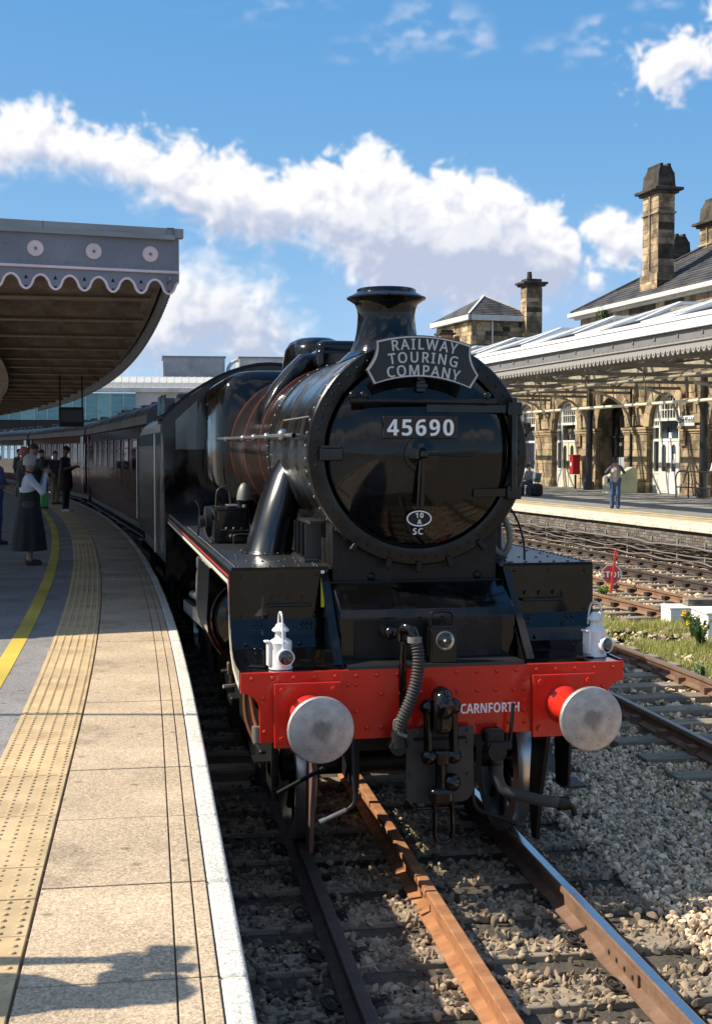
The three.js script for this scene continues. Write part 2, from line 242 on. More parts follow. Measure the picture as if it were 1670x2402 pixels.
// ---------- ground ----------
{
  const g = new THREE.PlaneGeometry(2400, 2400, 1, 1).rotateX(-PI / 2); const gr = part('ground', place(g, 0, -0.245, 0), m.ballastBase, scene, 'structure');
  const rr = rng(11), variants = [], lists = [[], [], [], []], cols = [[], [], [], []];
  for (let v = 0; v < 4; v++) {
    const r = rng(200 + v), gg = mergeVertices(new THREE.IcosahedronGeometry(1, 2).deleteAttribute('uv').deleteAttribute('normal')), p = gg.attributes.position;
    const planes = []; for (let k = 0; k < 8; k++) { const n = V(r() - 0.5, r() - 0.5, r() - 0.5).normalize(); planes.push([n, 0.34 + r() * 0.3]); }
    for (let i = 0; i < p.count; i++) { const a = V().fromBufferAttribute(p, i); for (const [n, d] of planes) { const k = a.dot(n); if (k > d) a.addScaledVector(n, d - k); } a.x *= 1.25; a.y *= 0.8; p.setXYZ(i, a.x, a.y, a.z); }
    const f = gg.toNonIndexed(); f.computeVertexNormals(); variants.push(f);
  }
  const c = new THREE.Color();
  const level = (x) => (Math.abs(x) < 1.34 ? -0.183 : x < 1.9 ? -0.18 : x < 2.7 ? lerp(-0.18, -0.235, (x - 1.9) / 0.8) : -0.225), stone = (x, z, size, lift, tone) => {
    const v = rr() * 4 | 0; lists[v].push(MX(x, level(x) + lift, z, rr() * 6, rr() * 6, rr() * 6, size * (0.75 + rr() * 0.5), size * (0.6 + rr() * 0.4), size * (0.75 + rr() * 0.5)));
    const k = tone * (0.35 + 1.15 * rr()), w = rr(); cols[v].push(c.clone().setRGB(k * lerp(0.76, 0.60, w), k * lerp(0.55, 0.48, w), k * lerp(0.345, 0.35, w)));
  };
  const ours = (x) => Math.abs(x) < 1.32;
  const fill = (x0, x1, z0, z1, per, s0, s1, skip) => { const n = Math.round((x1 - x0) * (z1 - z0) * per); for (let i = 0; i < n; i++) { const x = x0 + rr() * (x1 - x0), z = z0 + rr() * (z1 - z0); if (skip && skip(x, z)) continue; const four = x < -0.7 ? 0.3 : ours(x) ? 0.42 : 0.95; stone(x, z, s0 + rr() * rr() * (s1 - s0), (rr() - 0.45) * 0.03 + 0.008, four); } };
  const onSleeper = (x, z) => ours(x) && Math.abs(((z + 0.2) / 0.66) - Math.round((z + 0.2) / 0.66)) * 0.66 < 0.135 && rr() > 0.08;
  const nearRail = (x) => Math.abs(Math.abs(x) - 0.752) < 0.08;
  fill(-1.46, 2.0, -3, 5.6, 1250, 0.018, 0.040, (x, z) => onSleeper(x, z) || nearRail(x)); fill(2.0, 5.0, -4, 5.6, 1150, 0.017, 0.037, (x, z) => onSleeper(x, z) || nearRail(x));
  fill(-1.46, 2.4, -12, -4, 160, 0.025, 0.045, (x, z) => onSleeper(x, z));
  fill(2.2, 14, -34, -4, 210, 0.03, 0.055, (x, z) => (x > 5.0 - z * z / 560 && x < 7.2 && z > -15 && rr() > 0.25) || Math.abs(x - (4.05 - z * z / 526)) < 0.85 && rr() > 0.45);
  variants.forEach((g, i) => instanced(i ? 'ballast_stones' : 'ballast_stones', g, m.stones, lists[i], scene, cols[i]).name = 'ballast_stones' + (i ? '_00' + i : ''));
}

// ---------- tracks ----------
const railProfile = (o) => [[-0.035, -0.003], [-0.03, 0], [0.03, 0], [0.035, -0.003], [0.035, -0.038], [0.012, -0.05], [0.01, -0.12], [0.07, -0.146], [0.07, -0.158], [-0.07, -0.158], [-0.07, -0.146], [-0.01, -0.12], [-0.012, -0.05], [-0.035, -0.038]].map(([a, b]) => [a + o, b]);
const topStrip = (o, w = 0.05) => [[o - w / 2, 0.0015], [o + w / 2, 0.0015], [o + w / 2, -0.001], [o - w / 2, -0.001]];
const sleeperGeo = [1, 2, 3].map((k) => { const g = new RoundedBoxGeometry(2.6, 0.14, 0.25, 1, 0.012), p = g.attributes.position, r = rng(k); for (let i = 0; i < p.count; i++) p.setXYZ(i, p.getX(i) + (HASH[(i * 7 + k * 31) & 65535] - 0.5) * 0.01, p.getY(i), p.getZ(i)); g.translate(k * 0.37, 0, k * 0.11); const c = clean(g); c.translate(-k * 0.37, 0, -k * 0.11); return c; });
const clipGeo = clean(mergeGeometries([tube([[0, 0, -0.05], [0.05, 0.02, -0.05], [0.07, 0.035, 0], [0.03, 0.045, 0.04], [-0.015, 0.02, 0.03], [-0.02, 0.01, -0.02]], 0.009, 6, 20), box(0.11, 0.02, 0.14, 0.0, -0.008, 0)].map((g) => g.toNonIndexed())));
{
  part('ballast_bed', sweep([[-1.5, -0.20], [1.3, -0.205], [1.9, -0.19], [2.7, -0.243], [2.7, -0.3], [-1.5, -0.3]], -8, 60, 1.5), m.ballastDark, scene, 'structure');
  const tr = setting('railway_track');
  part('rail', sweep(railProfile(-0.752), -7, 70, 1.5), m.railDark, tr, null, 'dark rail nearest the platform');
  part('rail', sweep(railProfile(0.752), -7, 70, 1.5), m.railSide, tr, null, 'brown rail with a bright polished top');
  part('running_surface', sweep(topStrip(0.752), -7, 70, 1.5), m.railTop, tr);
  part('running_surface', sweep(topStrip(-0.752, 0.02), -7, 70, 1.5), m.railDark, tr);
  const r = rng(4);
  for (let i = -7; i < 34; i++) {
    const z = i * 0.66 - 0.2, s = i < 10 ? z : z, p = P(0, z), o = new THREE.Mesh(sleeperGeo[((i % 3) + 3) % 3], r() > 0.4 ? m.sleeper : m.sleeper2); o.name = 'sleeper'; o.position.set(p.x, -0.235, p.z); o.rotation.y = pathTurn(z) + (r() - 0.5) * 0.015; o.castShadow = o.receiveShadow = true; tr.add(o);
    if (i < 6) for (const x of [-0.752, 0.752]) for (const d of [-1, 1]) { const c = new THREE.Mesh(clipGeo, m.iron); c.name = 'rail_clip'; c.position.set(p.x + x + d * 0.1, -0.15, p.z); c.rotation.y = d > 0 ? 0 : PI; c.castShadow = true; tr.add(c); }
  }
  // fishplates at the joint of the right-hand rail
  part('fishplate', [rbox(0.016, 0.075, 0.5, 0.004, 0.772, -0.085, 1.35), rbox(0.016, 0.075, 0.5, 0.004, 0.732, -0.085, 1.35), ...[-0.18, -0.06, 0.06, 0.18].map((d) => cylX(0.016, 0.016, 0.08, 0.752, -0.085, 1.35 + d, 8))], m.railSide, tr);
  const t2 = setting('railway_track');
  for (const o of [3.33, 4.77]) { part('rail', sweep(railProfile(o), -6, 60, 1.5), m.railSide, t2); part('running_surface', sweep(topStrip(o), -6, 60, 1.5), mat(0, { lin: [0.36, 0.33, 0.30], roughness: 0.4, metalness: 0.8 }), t2); }
  for (let i = -8; i < 40; i++) { const s = i * 0.7, p = P(4.05, s); const o = new THREE.Mesh(sleeperGeo[((i % 3) + 3) % 3], r() > 0.5 ? m.sleeper : m.sleeper2); o.name = 'sleeper'; o.position.set(p.x, -0.235, p.z); o.rotation.y = pathTurn(s); tr.receiveShadow = true; t2.add(o); if (i < 24) for (const x of [-0.72, 0.72]) for (const d of [-1, 1]) { const c = new THREE.Mesh(clean(box(0.09, 0.1, 0.12, x + d * 0.06, 0.1, 0)), m.railSide); c.name = 'rail_chair'; o.add(c); } }
}
// tracks that follow the opposite platform
function straightTrack(ts, s0, s1, side, top, sleepers) {
  const tr = setting('railway_track', q(0, 0, 0), AR);
  for (const [t, a, b] of ts) { part('rail', extrude(shape(railProfile(t)), b - a).translate(0, 0, a), side, tr); if (top) part('running_surface', box(0.05, 0.004, b - a, t, 0.001, (a + b) / 2), top, tr); }
  const mid = (ts[0][0] + ts[1][0]) / 2; let k = 0;
  for (let s = s0; s < s1; s += 0.7) { const o = new THREE.Mesh(sleeperGeo[k++ % 3], sleepers); o.name = 'sleeper'; o.position.set(mid, -0.225, s); tr.add(o); if (s > -6) for (const t of ts) for (const d of [-1, 1]) { const c = new THREE.Mesh(clean(box(0.1, 0.1, 0.13, t[0] - mid + d * 0.07, 0.1, 0)), m.iron); c.name = 'rail_chair'; o.add(c); } }
  return tr;
}
straightTrack([[-1.5, -40, 24], [-3.0, -40, 24]], -20, 24, m.railDark, mat(0, { lin: [0.10, 0.09, 0.085], roughness: 0.5, metalness: 0.7 }), m.sleeper2);
straightTrack([[-4.55, -14, 26], [-5.95, -8, 21.4]], -4, 24, mat(0, { lin: [0.30, 0.175, 0.105], tex: T.rust, bump: T.bump, bs: 0.001, roughness: 0.85 }), null, m.sleeper);
// the spare rail lying in the four-foot
{
  const t = thing('spare_rail', 'orange rusty spare rail lying loose on the sleepers between the running rails', 'rail', [-0.09, 0.0, 0], 0.0);
  part('rail_section', extrude(shape(railProfile(0)), 9.5, 0.002, 1).translate(0, 0, -4.6), m.orangeRail, t);
}

// ---------- this platform ----------
const PY = 0.92;
const plat = setting('platform');
{
  part('platform_wall', sweep([[-1.52, -0.3], [-1.52, 0.80], [-1.9, 0.80], [-1.9, -0.3]], -40, 75, 2), m.platWall, plat);
  part('asphalt_surface', sweep([[-2.62, PY - 0.003], [-13, PY - 0.003], [-13, PY - 0.3], [-2.62, PY - 0.3]], -40, 75, 2), m.asphalt, plat);
  part('yellow_line', sweep([[-2.86, PY + 0.001], [-3.0, PY + 0.001], [-3.0, PY - 0.01], [-2.86, PY - 0.01]], -40, 70, 1.2), m.yellow, plat);
  part('bedding', sweep([[-1.5, PY - 0.014], [-2.63, PY - 0.014], [-2.63, PY - 0.12], [-1.5, PY - 0.12]], -40, 75, 2), m.groove, plat);
  const r = rng(8), H = 0.06;
  const strip = (o0, o1, s0, s1, y, b = 0.004) => { const c = P((o0 + o1) / 2, (s0 + s1) / 2), g = new RoundedBoxGeometry(Math.abs(o1 - o0), H, s1 - s0, 1, b); return place(g, c.x, y - H / 2, c.z, 0, pathTurn((s0 + s1) / 2), 0); };
  const slabRows = [[-2.21, -1.695], [-1.689, -1.615], [-1.609, -1.553]];
  for (let i = -5; i < 26; i++) {
    const jt = (r() - 0.5) * 0.02, a = i * 0.99 - 0.7 + 0.006, b = a + 0.99 - 0.012, dy = (r() - 0.5) * 0.004;
    part('paving_slab', slabRows.map(([x, y]) => strip(x, y, a, b, PY + dy)), r() > 0.45 ? m.slab : m.slab2, plat);
    const c = P(-1.5, (a + b) / 2), g = new RoundedBoxGeometry(0.098, 0.12, b - a, 3, 0.022); part('edge_stone', place(g, c.x, PY - 0.06 + dy, c.z, 0, pathTurn((a + b) / 2), 0), m.nosing, plat);
  }
  for (let i = -12; i < 60; i++) { const a = i * 0.4 + 0.003, b = a + 0.394; part('tactile_tile', strip(-2.62, -2.222, a, b, PY + 0.002 + (r() - 0.5) * 0.003, 0.003), r() > 0.5 ? m.tactile : m.tactile2, plat); }
  const dome = new THREE.CylinderGeometry(0.0095, 0.0135, 0.0055, 10), list = [];
  for (let i = -12; i < 45; i++) for (let a = 0; a < 6; a++) for (let b = 0; b < 6; b++) { const p = P(-2.589 + a * 0.0668, i * 0.4 + 0.033 + b * 0.0668); list.push(MX(p.x, PY + 0.005, p.z)); }
  instanced('tactile_domes', dome, m.tactile, list, plat);
  // further along, and behind the camera, the same strips run on
  for (const [a, b] of [[25.03, 75], [-40, -5.66]]) { part('paving_strip', sweep([[-2.21, PY], [-1.553, PY], [-1.553, PY - 0.06], [-2.21, PY - 0.06]], a, b, 1.5), m.slab, plat); part('edge_strip', sweep([[-1.547, PY], [-1.452, PY], [-1.452, PY - 0.12], [-1.547, PY - 0.12]], a, b, 1.5), m.nosing, plat); }
  for (const [a, b] of [[24, 75], [-40, -4.8]]) part('tactile_strip', sweep([[-2.62, PY + 0.002], [-2.222, PY + 0.002], [-2.222, PY - 0.06], [-2.62, PY - 0.06]], a, b, 1.5), m.tactile, plat);
}

// ---------- the platform opposite ----------
const far = setting('platform', q(0, 0, 0), AR);
{
  part('platform_core', box(14, FY + 0.3, 75, 7.12, (FY - 0.3) / 2 - 0.08, -8), m.mortar, far);
  part('asphalt_surface', box(12.3, 0.1, 75, 8.0, FY - 0.055, -8), m.asphaltFar, far);
  part('tactile_strip', box(0.75, 0.1, 75, 1.86, FY - 0.049, -8), m.farTactile, far);
  part('yellow_line', box(0.14, 0.1, 75, 2.62, FY - 0.0505, -8), mat(0, { lin: [0.8, 0.66, 0.3], tex: T.blotch, roughness: 0.8 }), far);
  const r = rng(31), cg = clean(rbox(1.5, 0.12, 0.965, 0.02, 0, 0, 0));
  for (let i = 0; i < 44; i++) { const o = new THREE.Mesh(cg, m.farCoping); o.name = 'coping_stone'; o.position.set(0.72, FY - 0.06 + (r() - 0.5) * 0.008, 24 - i * 0.97); o.castShadow = o.receiveShadow = true; far.add(o); }
  // blue-grey brick face: the nearest bricks singly, the rest together
  const bg = clean(new THREE.BoxGeometry(0.06, 0.068, 0.222)), rest = [], cols = [], tones = [[0.30, 0.28, 0.27], [0.38, 0.35, 0.32], [0.24, 0.23, 0.24], [0.44, 0.40, 0.35], [0.30, 0.22, 0.18]].map((c) => mat(0, { lin: c, tex: T.stone, roughness: 0.9 })); let n = 0;
  for (let j = 0; j < 8; j++) for (let i = 0; i < 130; i++) {
    const s = 16 - i * 0.232 - (j % 2) * 0.116, y = FY - 0.16 - j * 0.078, k = r() * 5 | 0, x = 0.105 + (r() - 0.5) * 0.012;
    if (s > -3 && s < 13 && j < 4 && n < 290) { n++; const o = new THREE.Mesh(bg, tones[k]); o.name = 'brick'; o.position.set(x, y, s); far.add(o); } else { rest.push(MX(x, y, s)); const w = 0.7 + r() * 0.6; cols.push(new THREE.Color().setRGB(0.33 * w, 0.31 * w, 0.29 * w)); }
  }
  instanced('brickwork', bg.clone(), m.farBrick, rest, far, cols);
}

// ---------- the locomotive ----------
const PH = 0.0384;
const LW = (x, y, z) => [0.01 + x * Math.cos(PH) + z * Math.sin(PH), y, -x * Math.sin(PH) + z * Math.cos(PH)];
Object.assign(m, {
  gloss: mat(0, { lin: [0.020, 0.020, 0.022], tex: T.dust, roughness: 0.22, roughnessMap: T.smear, ior: 1.46, bump: T.wave, bs: 0.004 }),
  doorGloss: mat(0, { lin: [0.018, 0.018, 0.020], tex: T.dust, roughness: 0.12, roughnessMap: T.smear, ior: 1.42, bump: T.wave, bs: 0.003 }),
  smoke: mat(0, { lin: [0.040, 0.038, 0.036], tex: T.dust, roughness: 0.5, roughnessMap: T.smear, ior: 1.38, bump: T.bump, bs: 0.0006 }),
  boiler: mat(0, { lin: [0.040, 0.025, 0.019], tex: T.grime, roughness: 0.10, ior: 1.38, bump: T.wave, bs: 0.003 }),
  deck: mat(0, { lin: [0.030, 0.030, 0.032], tex: T.grime, roughness: 0.34, bump: T.bump, bs: 0.0012 }),
  sooty: mat(0, { lin: [0.010, 0.010, 0.010], tex: T.grime, roughness: 0.5, ior: 1.4, bump: T.bump, bs: 0.0015 }),
  saddle: mat(0, { lin: [0.036, 0.035, 0.035], tex: T.dust, roughness: 0.4, ior: 1.36, bump: T.bump, bs: 0.001 }),
  red: mat(0, { lin: [0.78, 0.034, 0.018], tex: T.blotch, roughness: 0.14, ior: 1.42, bump: T.wave, bs: 0.004 }),
  satin: mat(0, { lin: [0.005, 0.006, 0.008], roughness: 0.2, ior: 1.7, bump: T.wave, bs: 0.003 }),
  bandLine: mat(0, { lin: [0.24, 0.035, 0.025], roughness: 0.4 }),
  redLine: mat(0, { lin: [0.40, 0.03, 0.03], roughness: 0.4 }),
  creamLine: mat(0, { lin: [0.55, 0.52, 0.44], roughness: 0.45 }),
  steelWorn: mat(0, { lin: [0.50, 0.475, 0.46], tex: T.grime, roughness: 0.55, metalness: 0.65, bump: T.bump, bs: 0.002 }),
  bufferFace: mat(0, { lin: [0.56, 0.52, 0.49], tex: T.bufferFace, roughness: 0.5, metalness: 0.6, bump: T.bump, bs: 0.0015 }),
  steel: mat(0, { lin: [0.45, 0.45, 0.45], tex: T.grime, roughness: 0.3, metalness: 0.9 }),
  tyre: mat(0, { lin: [0.50, 0.49, 0.47], roughness: 0.3, metalness: 0.95 }),
  silverPaint: mat(0, { lin: [0.26, 0.25, 0.22], tex: T.blotch, roughness: 0.5, metalness: 0.2 }),
  lampWhite: mat(0, { lin: [1.0, 1.0, 0.98], tex: T.blotch, roughness: 0.42, clearcoat: 0.4, clearcoatRoughness: 0.2 }),
  lens: mat(0, { lin: [0.03, 0.03, 0.032], roughness: 0.12, clearcoat: 1, clearcoatRoughness: 0.05 }),
  brass: mat(0, { lin: [0.24, 0.17, 0.09], tex: T.grime, roughness: 0.4, metalness: 0.8 }),
  rubber: mat(0, { lin: [0.055, 0.052, 0.048], tex: T.grime, roughness: 0.75 }),
  lettering: mat(0, { lin: [0.82, 0.82, 0.80], roughness: 0.5 }),
  boardLetter: mat(0, { lin: [0.50, 0.50, 0.48], roughness: 0.4, metalness: 0.3 }),
  cabGlass: mat(0, { lin: [0.09, 0.10, 0.10], roughness: 0.12, clearcoat: 1, clearcoatRoughness: 0.06 }),
});
const latheZ = (pts, x, y, n = 64, crease = 0.6) => { const g = toCreasedNormals(new THREE.LatheGeometry(pts.map(([r, z]) => new THREE.Vector2(r, z)), n).rotateX(PI / 2), crease); return g.translate(x, y, 0); };
const rivetGeo = (r) => { const g = new THREE.SphereGeometry(r, 10, 5, 0, PI * 2, 0, PI / 2); g.scale(1, 0.75, 1); return g; };
// rivets: [x, y, z, nx, ny, nz]
function rivets(list, r, material, parent, name = 'rivets') { const g = rivetGeo(r); return part(name, list.map(([x, y, z, a, b, c]) => { const k = g.clone(); k.applyQuaternion(new THREE.Quaternion().setFromUnitVectors(V(0, 1, 0), V(a, b, c).normalize())); return k.translate(x, y, z); }), material, parent, list.length > 1 ? 'stuff' : null); }

const loco = thing('steam_locomotive', 'large black steam locomotive with red buffer beam standing at the curved platform', 'locomotive', [0.01, 0, 0], PH);
const BY = 2.665;   // boiler centre
{
  // --- buffer beam ---
  const L = [[-1.235, 1.318], [-1.235, 1.20], ...[0, 1, 2, 3, 4, 5, 6].map((i) => { const a = i / 6 * PI / 2; return [-1.235 + 0.115 * Math.sin(a), 1.20 - 0.12 * (1 - Math.cos(a))]; }), [-1.115, 0.89]];
  const outline = [...L, ...L.slice().reverse().map(([x, y]) => [-x, y])];
  const bb = part('buffer_beam', extrude(shape(outline), 0.028, 0.003, 2).translate(0, 0, -0.03), m.red, loco);
  const rv = []; for (let i = 0; i < 19; i++) { const x = -1.17 + i * 0.13; if (Math.abs(x) > 0.05) rv.push([x, 1.285, 0.0, 0, 0, 1]); }
  for (const x of [-1.1, -1.0, -0.36, -0.24, -0.11, 0.01, 0.13, 0.26, 0.38, 0.5, 0.57, 0.69, 1.02, 1.1]) { rv.push([x, 1.165, 0, 0, 0, 1]); }
  for (const x of [-1.09, -1.0, -0.45, -0.36, -0.11, 0.26, 0.38, 0.47, 0.57, 0.69, 1.0, 1.08]) rv.push([x, 0.955, 0, 0, 0, 1]);
  for (const x of [0.57, 0.69]) for (const y of [1.225, 1.09, 1.03]) rv.push([x, y, 0, 0, 0, 1]);
  for (const x of [-0.57, -0.52]) for (const y of [1.23, 1.06]) rv.push([x, y, 0, 0, 0, 1]);
  rivets(rv, 0.0165, m.red, bb);
  part('lettering', text('CARNFORTH', 0.062, 0.002, 'sans_bold', -0.003).scale(0.82, 1, 1).translate(0.345, 1.02, -0.0005), m.lettering, bb);
  for (const x of [-0.826, 0.826]) {
    const b = new THREE.Group(); b.name = 'buffer'; b.position.set(x, 1.06, 0); loco.add(b);
    part('base_plate', [rbox(0.42, 0.40, 0.035, 0.006, 0, -0.005, 0.014), ...[-0.16, 0.16].flatMap((a) => [-0.15, 0.15].map((c) => cylZ(0.022, 0.022, 0.03, a, c, 0.04, 6)))], m.red, b);
    part('housing', latheZ([[0.125, 0.03], [0.12, 0.05], [0.098, 0.075], [0.092, 0.20], [0.09, 0.34], [0.098, 0.345], [0.098, 0.40], [0.08, 0.403], [0.0, 0.403]], 0, 0, 40), m.red, b);
    part('plunger', latheZ([[0.085, 0.37], [0.085, 0.44], [0.12, 0.475]], 0, 0, 32), m.steelWorn, b);
    part('head', latheZ([[0, 0.47], [0.185, 0.474], [0.196, 0.484], [0.196, 0.500], [0.190, 0.510], [0.12, 0.524], [0.055, 0.530], [0.0, 0.531]], 0, 0, 64, 0.4), m.bufferFace, b);
  }
  // --- low front deck, curved drop and upper running plate ---
  const curve = [[0, 1.32], [-0.22, 1.322], [-0.36, 1.345], [-0.46, 1.40], [-0.52, 1.48], [-0.548, 1.58], [-0.55, 1.70], [-0.55, 1.918]];
  const inner = curve.slice(0, -1).map(([z, y], i) => [z - (i > 3 ? 0.02 : i * 0.005), y - (i > 4 ? 0.004 : 0.02)]);
  for (const sgn of [-1, 1]) {
    const x0 = sgn < 0 ? -1.235 : 0.60;
    part('front_deck', exXz([...curve, [-0.57, 1.918], ...inner.reverse()], 0.635, x0), m.gloss, loco); inner.reverse();
    const rp = part('running_plate', box(0.66, 0.02, 7.5, sgn * 0.905, 1.909, -4.3), m.deck, loco);
    const dv = []; for (let i = 0; i < 60; i++) dv.push([sgn * 1.2, 1.919, -0.62 - i * 0.075, 0, 1, 0]); for (let i = 0; i < 6; i++) dv.push([sgn * (0.68 + i * 0.1), 1.919, -0.61, 0, 1, 0]);
    for (let i = 0; i < 9; i++) dv.push([sgn * 0.66, 1.919, -0.6 - i * 0.09, 0, 1, 0]); for (const [a, b] of [[0.75, 0.95], [0.86, 1.0], [0.98, 0.98], [1.08, 1.02], [0.8, 1.12], [1.12, 1.3], [0.72, 1.25], [1.1, 1.55]]) dv.push([sgn * a, 1.919, -b, 0, 1, 0]);
    rivets(dv, 0.0115, m.deck, rp);
    // valance with its lining
    const vp = [[-8, 1.90], [-0.56, 1.90], [-0.556, 1.6], [-0.53, 1.49], [-0.47, 1.41], [-0.37, 1.355], [-0.22, 1.332], [-0.02, 1.33], [-0.02, 1.21], [-0.16, 1.22], [-0.38, 1.27], [-0.52, 1.35], [-0.60, 1.46], [-0.64, 1.6], [-0.66, 1.74], [-0.72, 1.785], [-8, 1.785]];
    const va = part('valance', exXz(vp, 0.016, sgn < 0 ? -1.243 : 1.227), m.gloss, loco);
    const xo = sgn < 0 ? -1.246 : 1.243;
    part('lining', exXz([[-8, 1.800], [-0.715, 1.80], [-0.672, 1.75], [-0.648, 1.60], [-0.61, 1.47], [-0.53, 1.36], [-0.39, 1.282], [-0.17, 1.232], [-0.03, 1.225], [-0.03, 1.25], [-0.17, 1.257], [-0.38, 1.306], [-0.51, 1.378], [-0.588, 1.478], [-0.626, 1.602], [-0.65, 1.765], [-0.705, 1.825], [-8, 1.825]], 0.003, xo), m.creamLine, va);
    part('lining', exXz([[-8, 1.845], [-0.66, 1.845], [-0.61, 1.79], [-0.594, 1.61], [-0.604, 1.61], [-0.622, 1.785], [-0.665, 1.858], [-8, 1.858]], 0.003, xo), m.redLine, va);
    // studs, foot rail and lamp iron on the drop plate
    const fv = [[1.18, 1.86], [0.92, 1.87], [0.68, 1.87], [1.18, 1.60], [0.69, 1.60]].map(([x, y]) => [sgn * x, y, -0.549, 0, 0, 1]);
    for (const x of [1.09, 1.05]) for (const y of [1.55, 1.51]) fv.push([sgn * x, y, -0.536, 0, 0.2, 1]); for (const x of [0.72, 0.75, 0.78]) for (const y of [1.55, 1.52, 1.49]) fv.push([sgn * x, y, -0.536, 0, 0.2, 1]);
    for (const x of [1.09, 1.05]) for (const z of [-0.46, -0.42]) fv.push([sgn * x, 1.345 + (z < -0.43 ? 0.052 : 0.03), z, 0, 0.8, 0.6]); for (const x of [1.15, 0.8]) fv.push([sgn * x, 1.43, -0.47, 0, 0.7, 0.7]);
    rivets(fv, 0.0125, m.gloss, loco);
    part('foot_rail', [rbox(0.28, 0.018, 0.05, 0.006, sgn * 0.86, 1.672, -0.52), ...[-0.1, 0, 0.1].map((d) => cylZ(0.016, 0.016, 0.03, sgn * 0.86 + d, 1.715, -0.54, 6))], m.gloss, loco);
    part('lamp_iron', [box(0.05, 0.012, 0.09, sgn * 1.0, 1.337, -0.12), box(0.05, 0.09, 0.008, sgn * 1.0, 1.37, -0.17), box(0.11, 0.004, 0.07, sgn * 1.11, 1.329, -0.2, 0, 0.5 * sgn, 0), box(0.012, 0.1, 0.012, sgn * 1.07, 1.38, -0.2)], m.sooty, loco);
    // frame plates either side of the cylinder casing, with their sloping stays
    part('frame_plate', exXz([[-0.9, 1.9], [-0.62, 1.9], [-0.06, 1.325], [-0.9, 1.325]], 0.028, sgn * 0.60 - 0.014, 0.002), m.gloss, loco);
    part('stay', beam([sgn * 0.625, 1.895, -0.575], [sgn * 0.625, 1.345, -0.04], 0.05, 0.014), m.gloss, loco);
    // main frames, guard irons and steps below
    part('main_frame', box(0.03, 0.75, 9.2, sgn * 0.56, 1.12, -4.9), m.sooty, loco);
    part('guard_iron', exXz([[-0.05, 0.9], [-0.35, 0.9], [-0.42, 0.35], [-0.36, 0.10], [-0.28, 0.10], [-0.22, 0.4]], 0.025, sgn * 0.76 - 0.012, 0.002), sgn < 0 ? mat(0, { lin: [0.16, 0.09, 0.075], tex: T.grime, roughness: 0.6 }) : m.sooty, loco);
    part('footstep', [exXz([[-0.30, 0.9], [-0.62, 0.9], [-0.58, 0.42], [-0.34, 0.42]], 0.016, sgn * 1.0 - 0.008), box(0.16, 0.014, 0.24, sgn * 1.05, 0.42, -0.46), box(0.12, 0.014, 0.2, sgn * 1.05, 0.68, -0.46)], m.sooty, loco);
  }
  part('sticker', box(0.022, 0.18, 0.002, -0.637, 1.74, -0.545), mat(0, { lin: [0.8, 0.7, 0.05], roughness: 0.6 }), loco, null, 'yellow and white warning strip');
  part('sticker', box(0.022, 0.06, 0.002, -0.637, 1.862, -0.545), m.lettering, loco);
  // --- inside cylinder casing and saddle ---
  part('cylinder_casing', [exXz([[-0.62, 1.80], [-0.52, 1.79], [-0.30, 1.685], [-0.255, 1.655], [-0.24, 1.61], [-0.24, 1.345], [-0.7, 1.345], [-0.7, 1.80]], 1.14, -0.57, 0.012)], m.gloss, loco);
  part('casing_door', [rbox(0.98, 0.255, 0.012, 0.004, 0, 1.475, -0.228)], m.saddle, loco);
  part('casing_ledge', box(1.14, 0.02, 0.24, 0, 1.332, -0.12), m.deck, loco);
  part('saddle', [exXz([[-0.60, 1.78], [-0.6, 2.25], [-2.4, 2.25], [-2.4, 1.78]], 1.12, -0.56, 0.004), box(1.2, 0.03, 0.06, 0, 1.80, -0.59)], m.saddle, loco);
  for (const x of [-0.3, 0.43]) rivets([[x, 1.84, -0.598, 0, 0, 1]], 0.03, m.saddle, loco, 'plug');
  for (const sgn of [-1, 1]) part('saddle_bracket', [box(0.1, 0.02, 0.62, sgn * 0.66, 1.93, -1.15), box(0.1, 0.02, 0.5, sgn * 0.62, 2.19, -1.1), ...[-0.9, -1.08, -1.26, -1.4].map((z) => exXz([[z, 1.93], [z, 2.18], [z - 0.018, 2.18], [z - 0.018, 1.93]], 0.11, sgn * 0.64 - 0.055)), ...[-0.92, -1.04, -1.16, -1.28].map((z) => cylY(0.016, 0.016, 0.025, sgn * 0.70, 1.945, z, 6))], m.deck, loco);
  // --- smokebox, door and fittings ---
  part('smokebox', latheZ([[0.735, -2.62], [0.735, -0.53]], 0, BY, 96), m.smoke, loco);
  part('smokebox_ring', latheZ([[0.735, -0.56], [0.746, -0.55], [0.746, -0.515], [0.737, -0.503], [0.66, -0.497], [0.635, -0.50], [0.628, -0.52]], 0, BY, 96, 0.4), m.smoke, loco);
  part('wrapper_band', latheZ([[0.736, -2.58], [0.744, -2.575], [0.744, -2.50], [0.736, -2.495]], 0, BY, 96), m.smoke, loco);
  const dr = part('smokebox_door', latheZ([[0.0, -0.385], [0.1, -0.388], [0.2, -0.396], [0.3, -0.409], [0.4, -0.427], [0.48, -0.444], [0.55, -0.463], [0.585, -0.474], [0.605, -0.483], [0.612, -0.495], [0.612, -0.52]], 0, BY, 128, 0.35), m.doorGloss, loco);
  const ring = []; for (let i = 0; i < 54; i++) { const a = i / 54 * PI * 2; ring.push([0.69 * Math.cos(a), BY + 0.69 * Math.sin(a), -0.498, 0, 0, 1]); }
  rivets(ring, 0.0105, m.smoke, loco);
  for (const [z, n] of [[-0.60, 54], [-2.54, 54]]) { const l = []; for (let i = 0; i < n; i++) { const a = (i + 0.5) / n * PI * 2; l.push([0.739 * Math.cos(a), BY + 0.739 * Math.sin(a), z, Math.cos(a), Math.sin(a), 0]); } rivets(l, 0.0155, mat(0, { lin: [0.09, 0.085, 0.08], roughness: 0.3, metalness: 0.5 }), loco); }
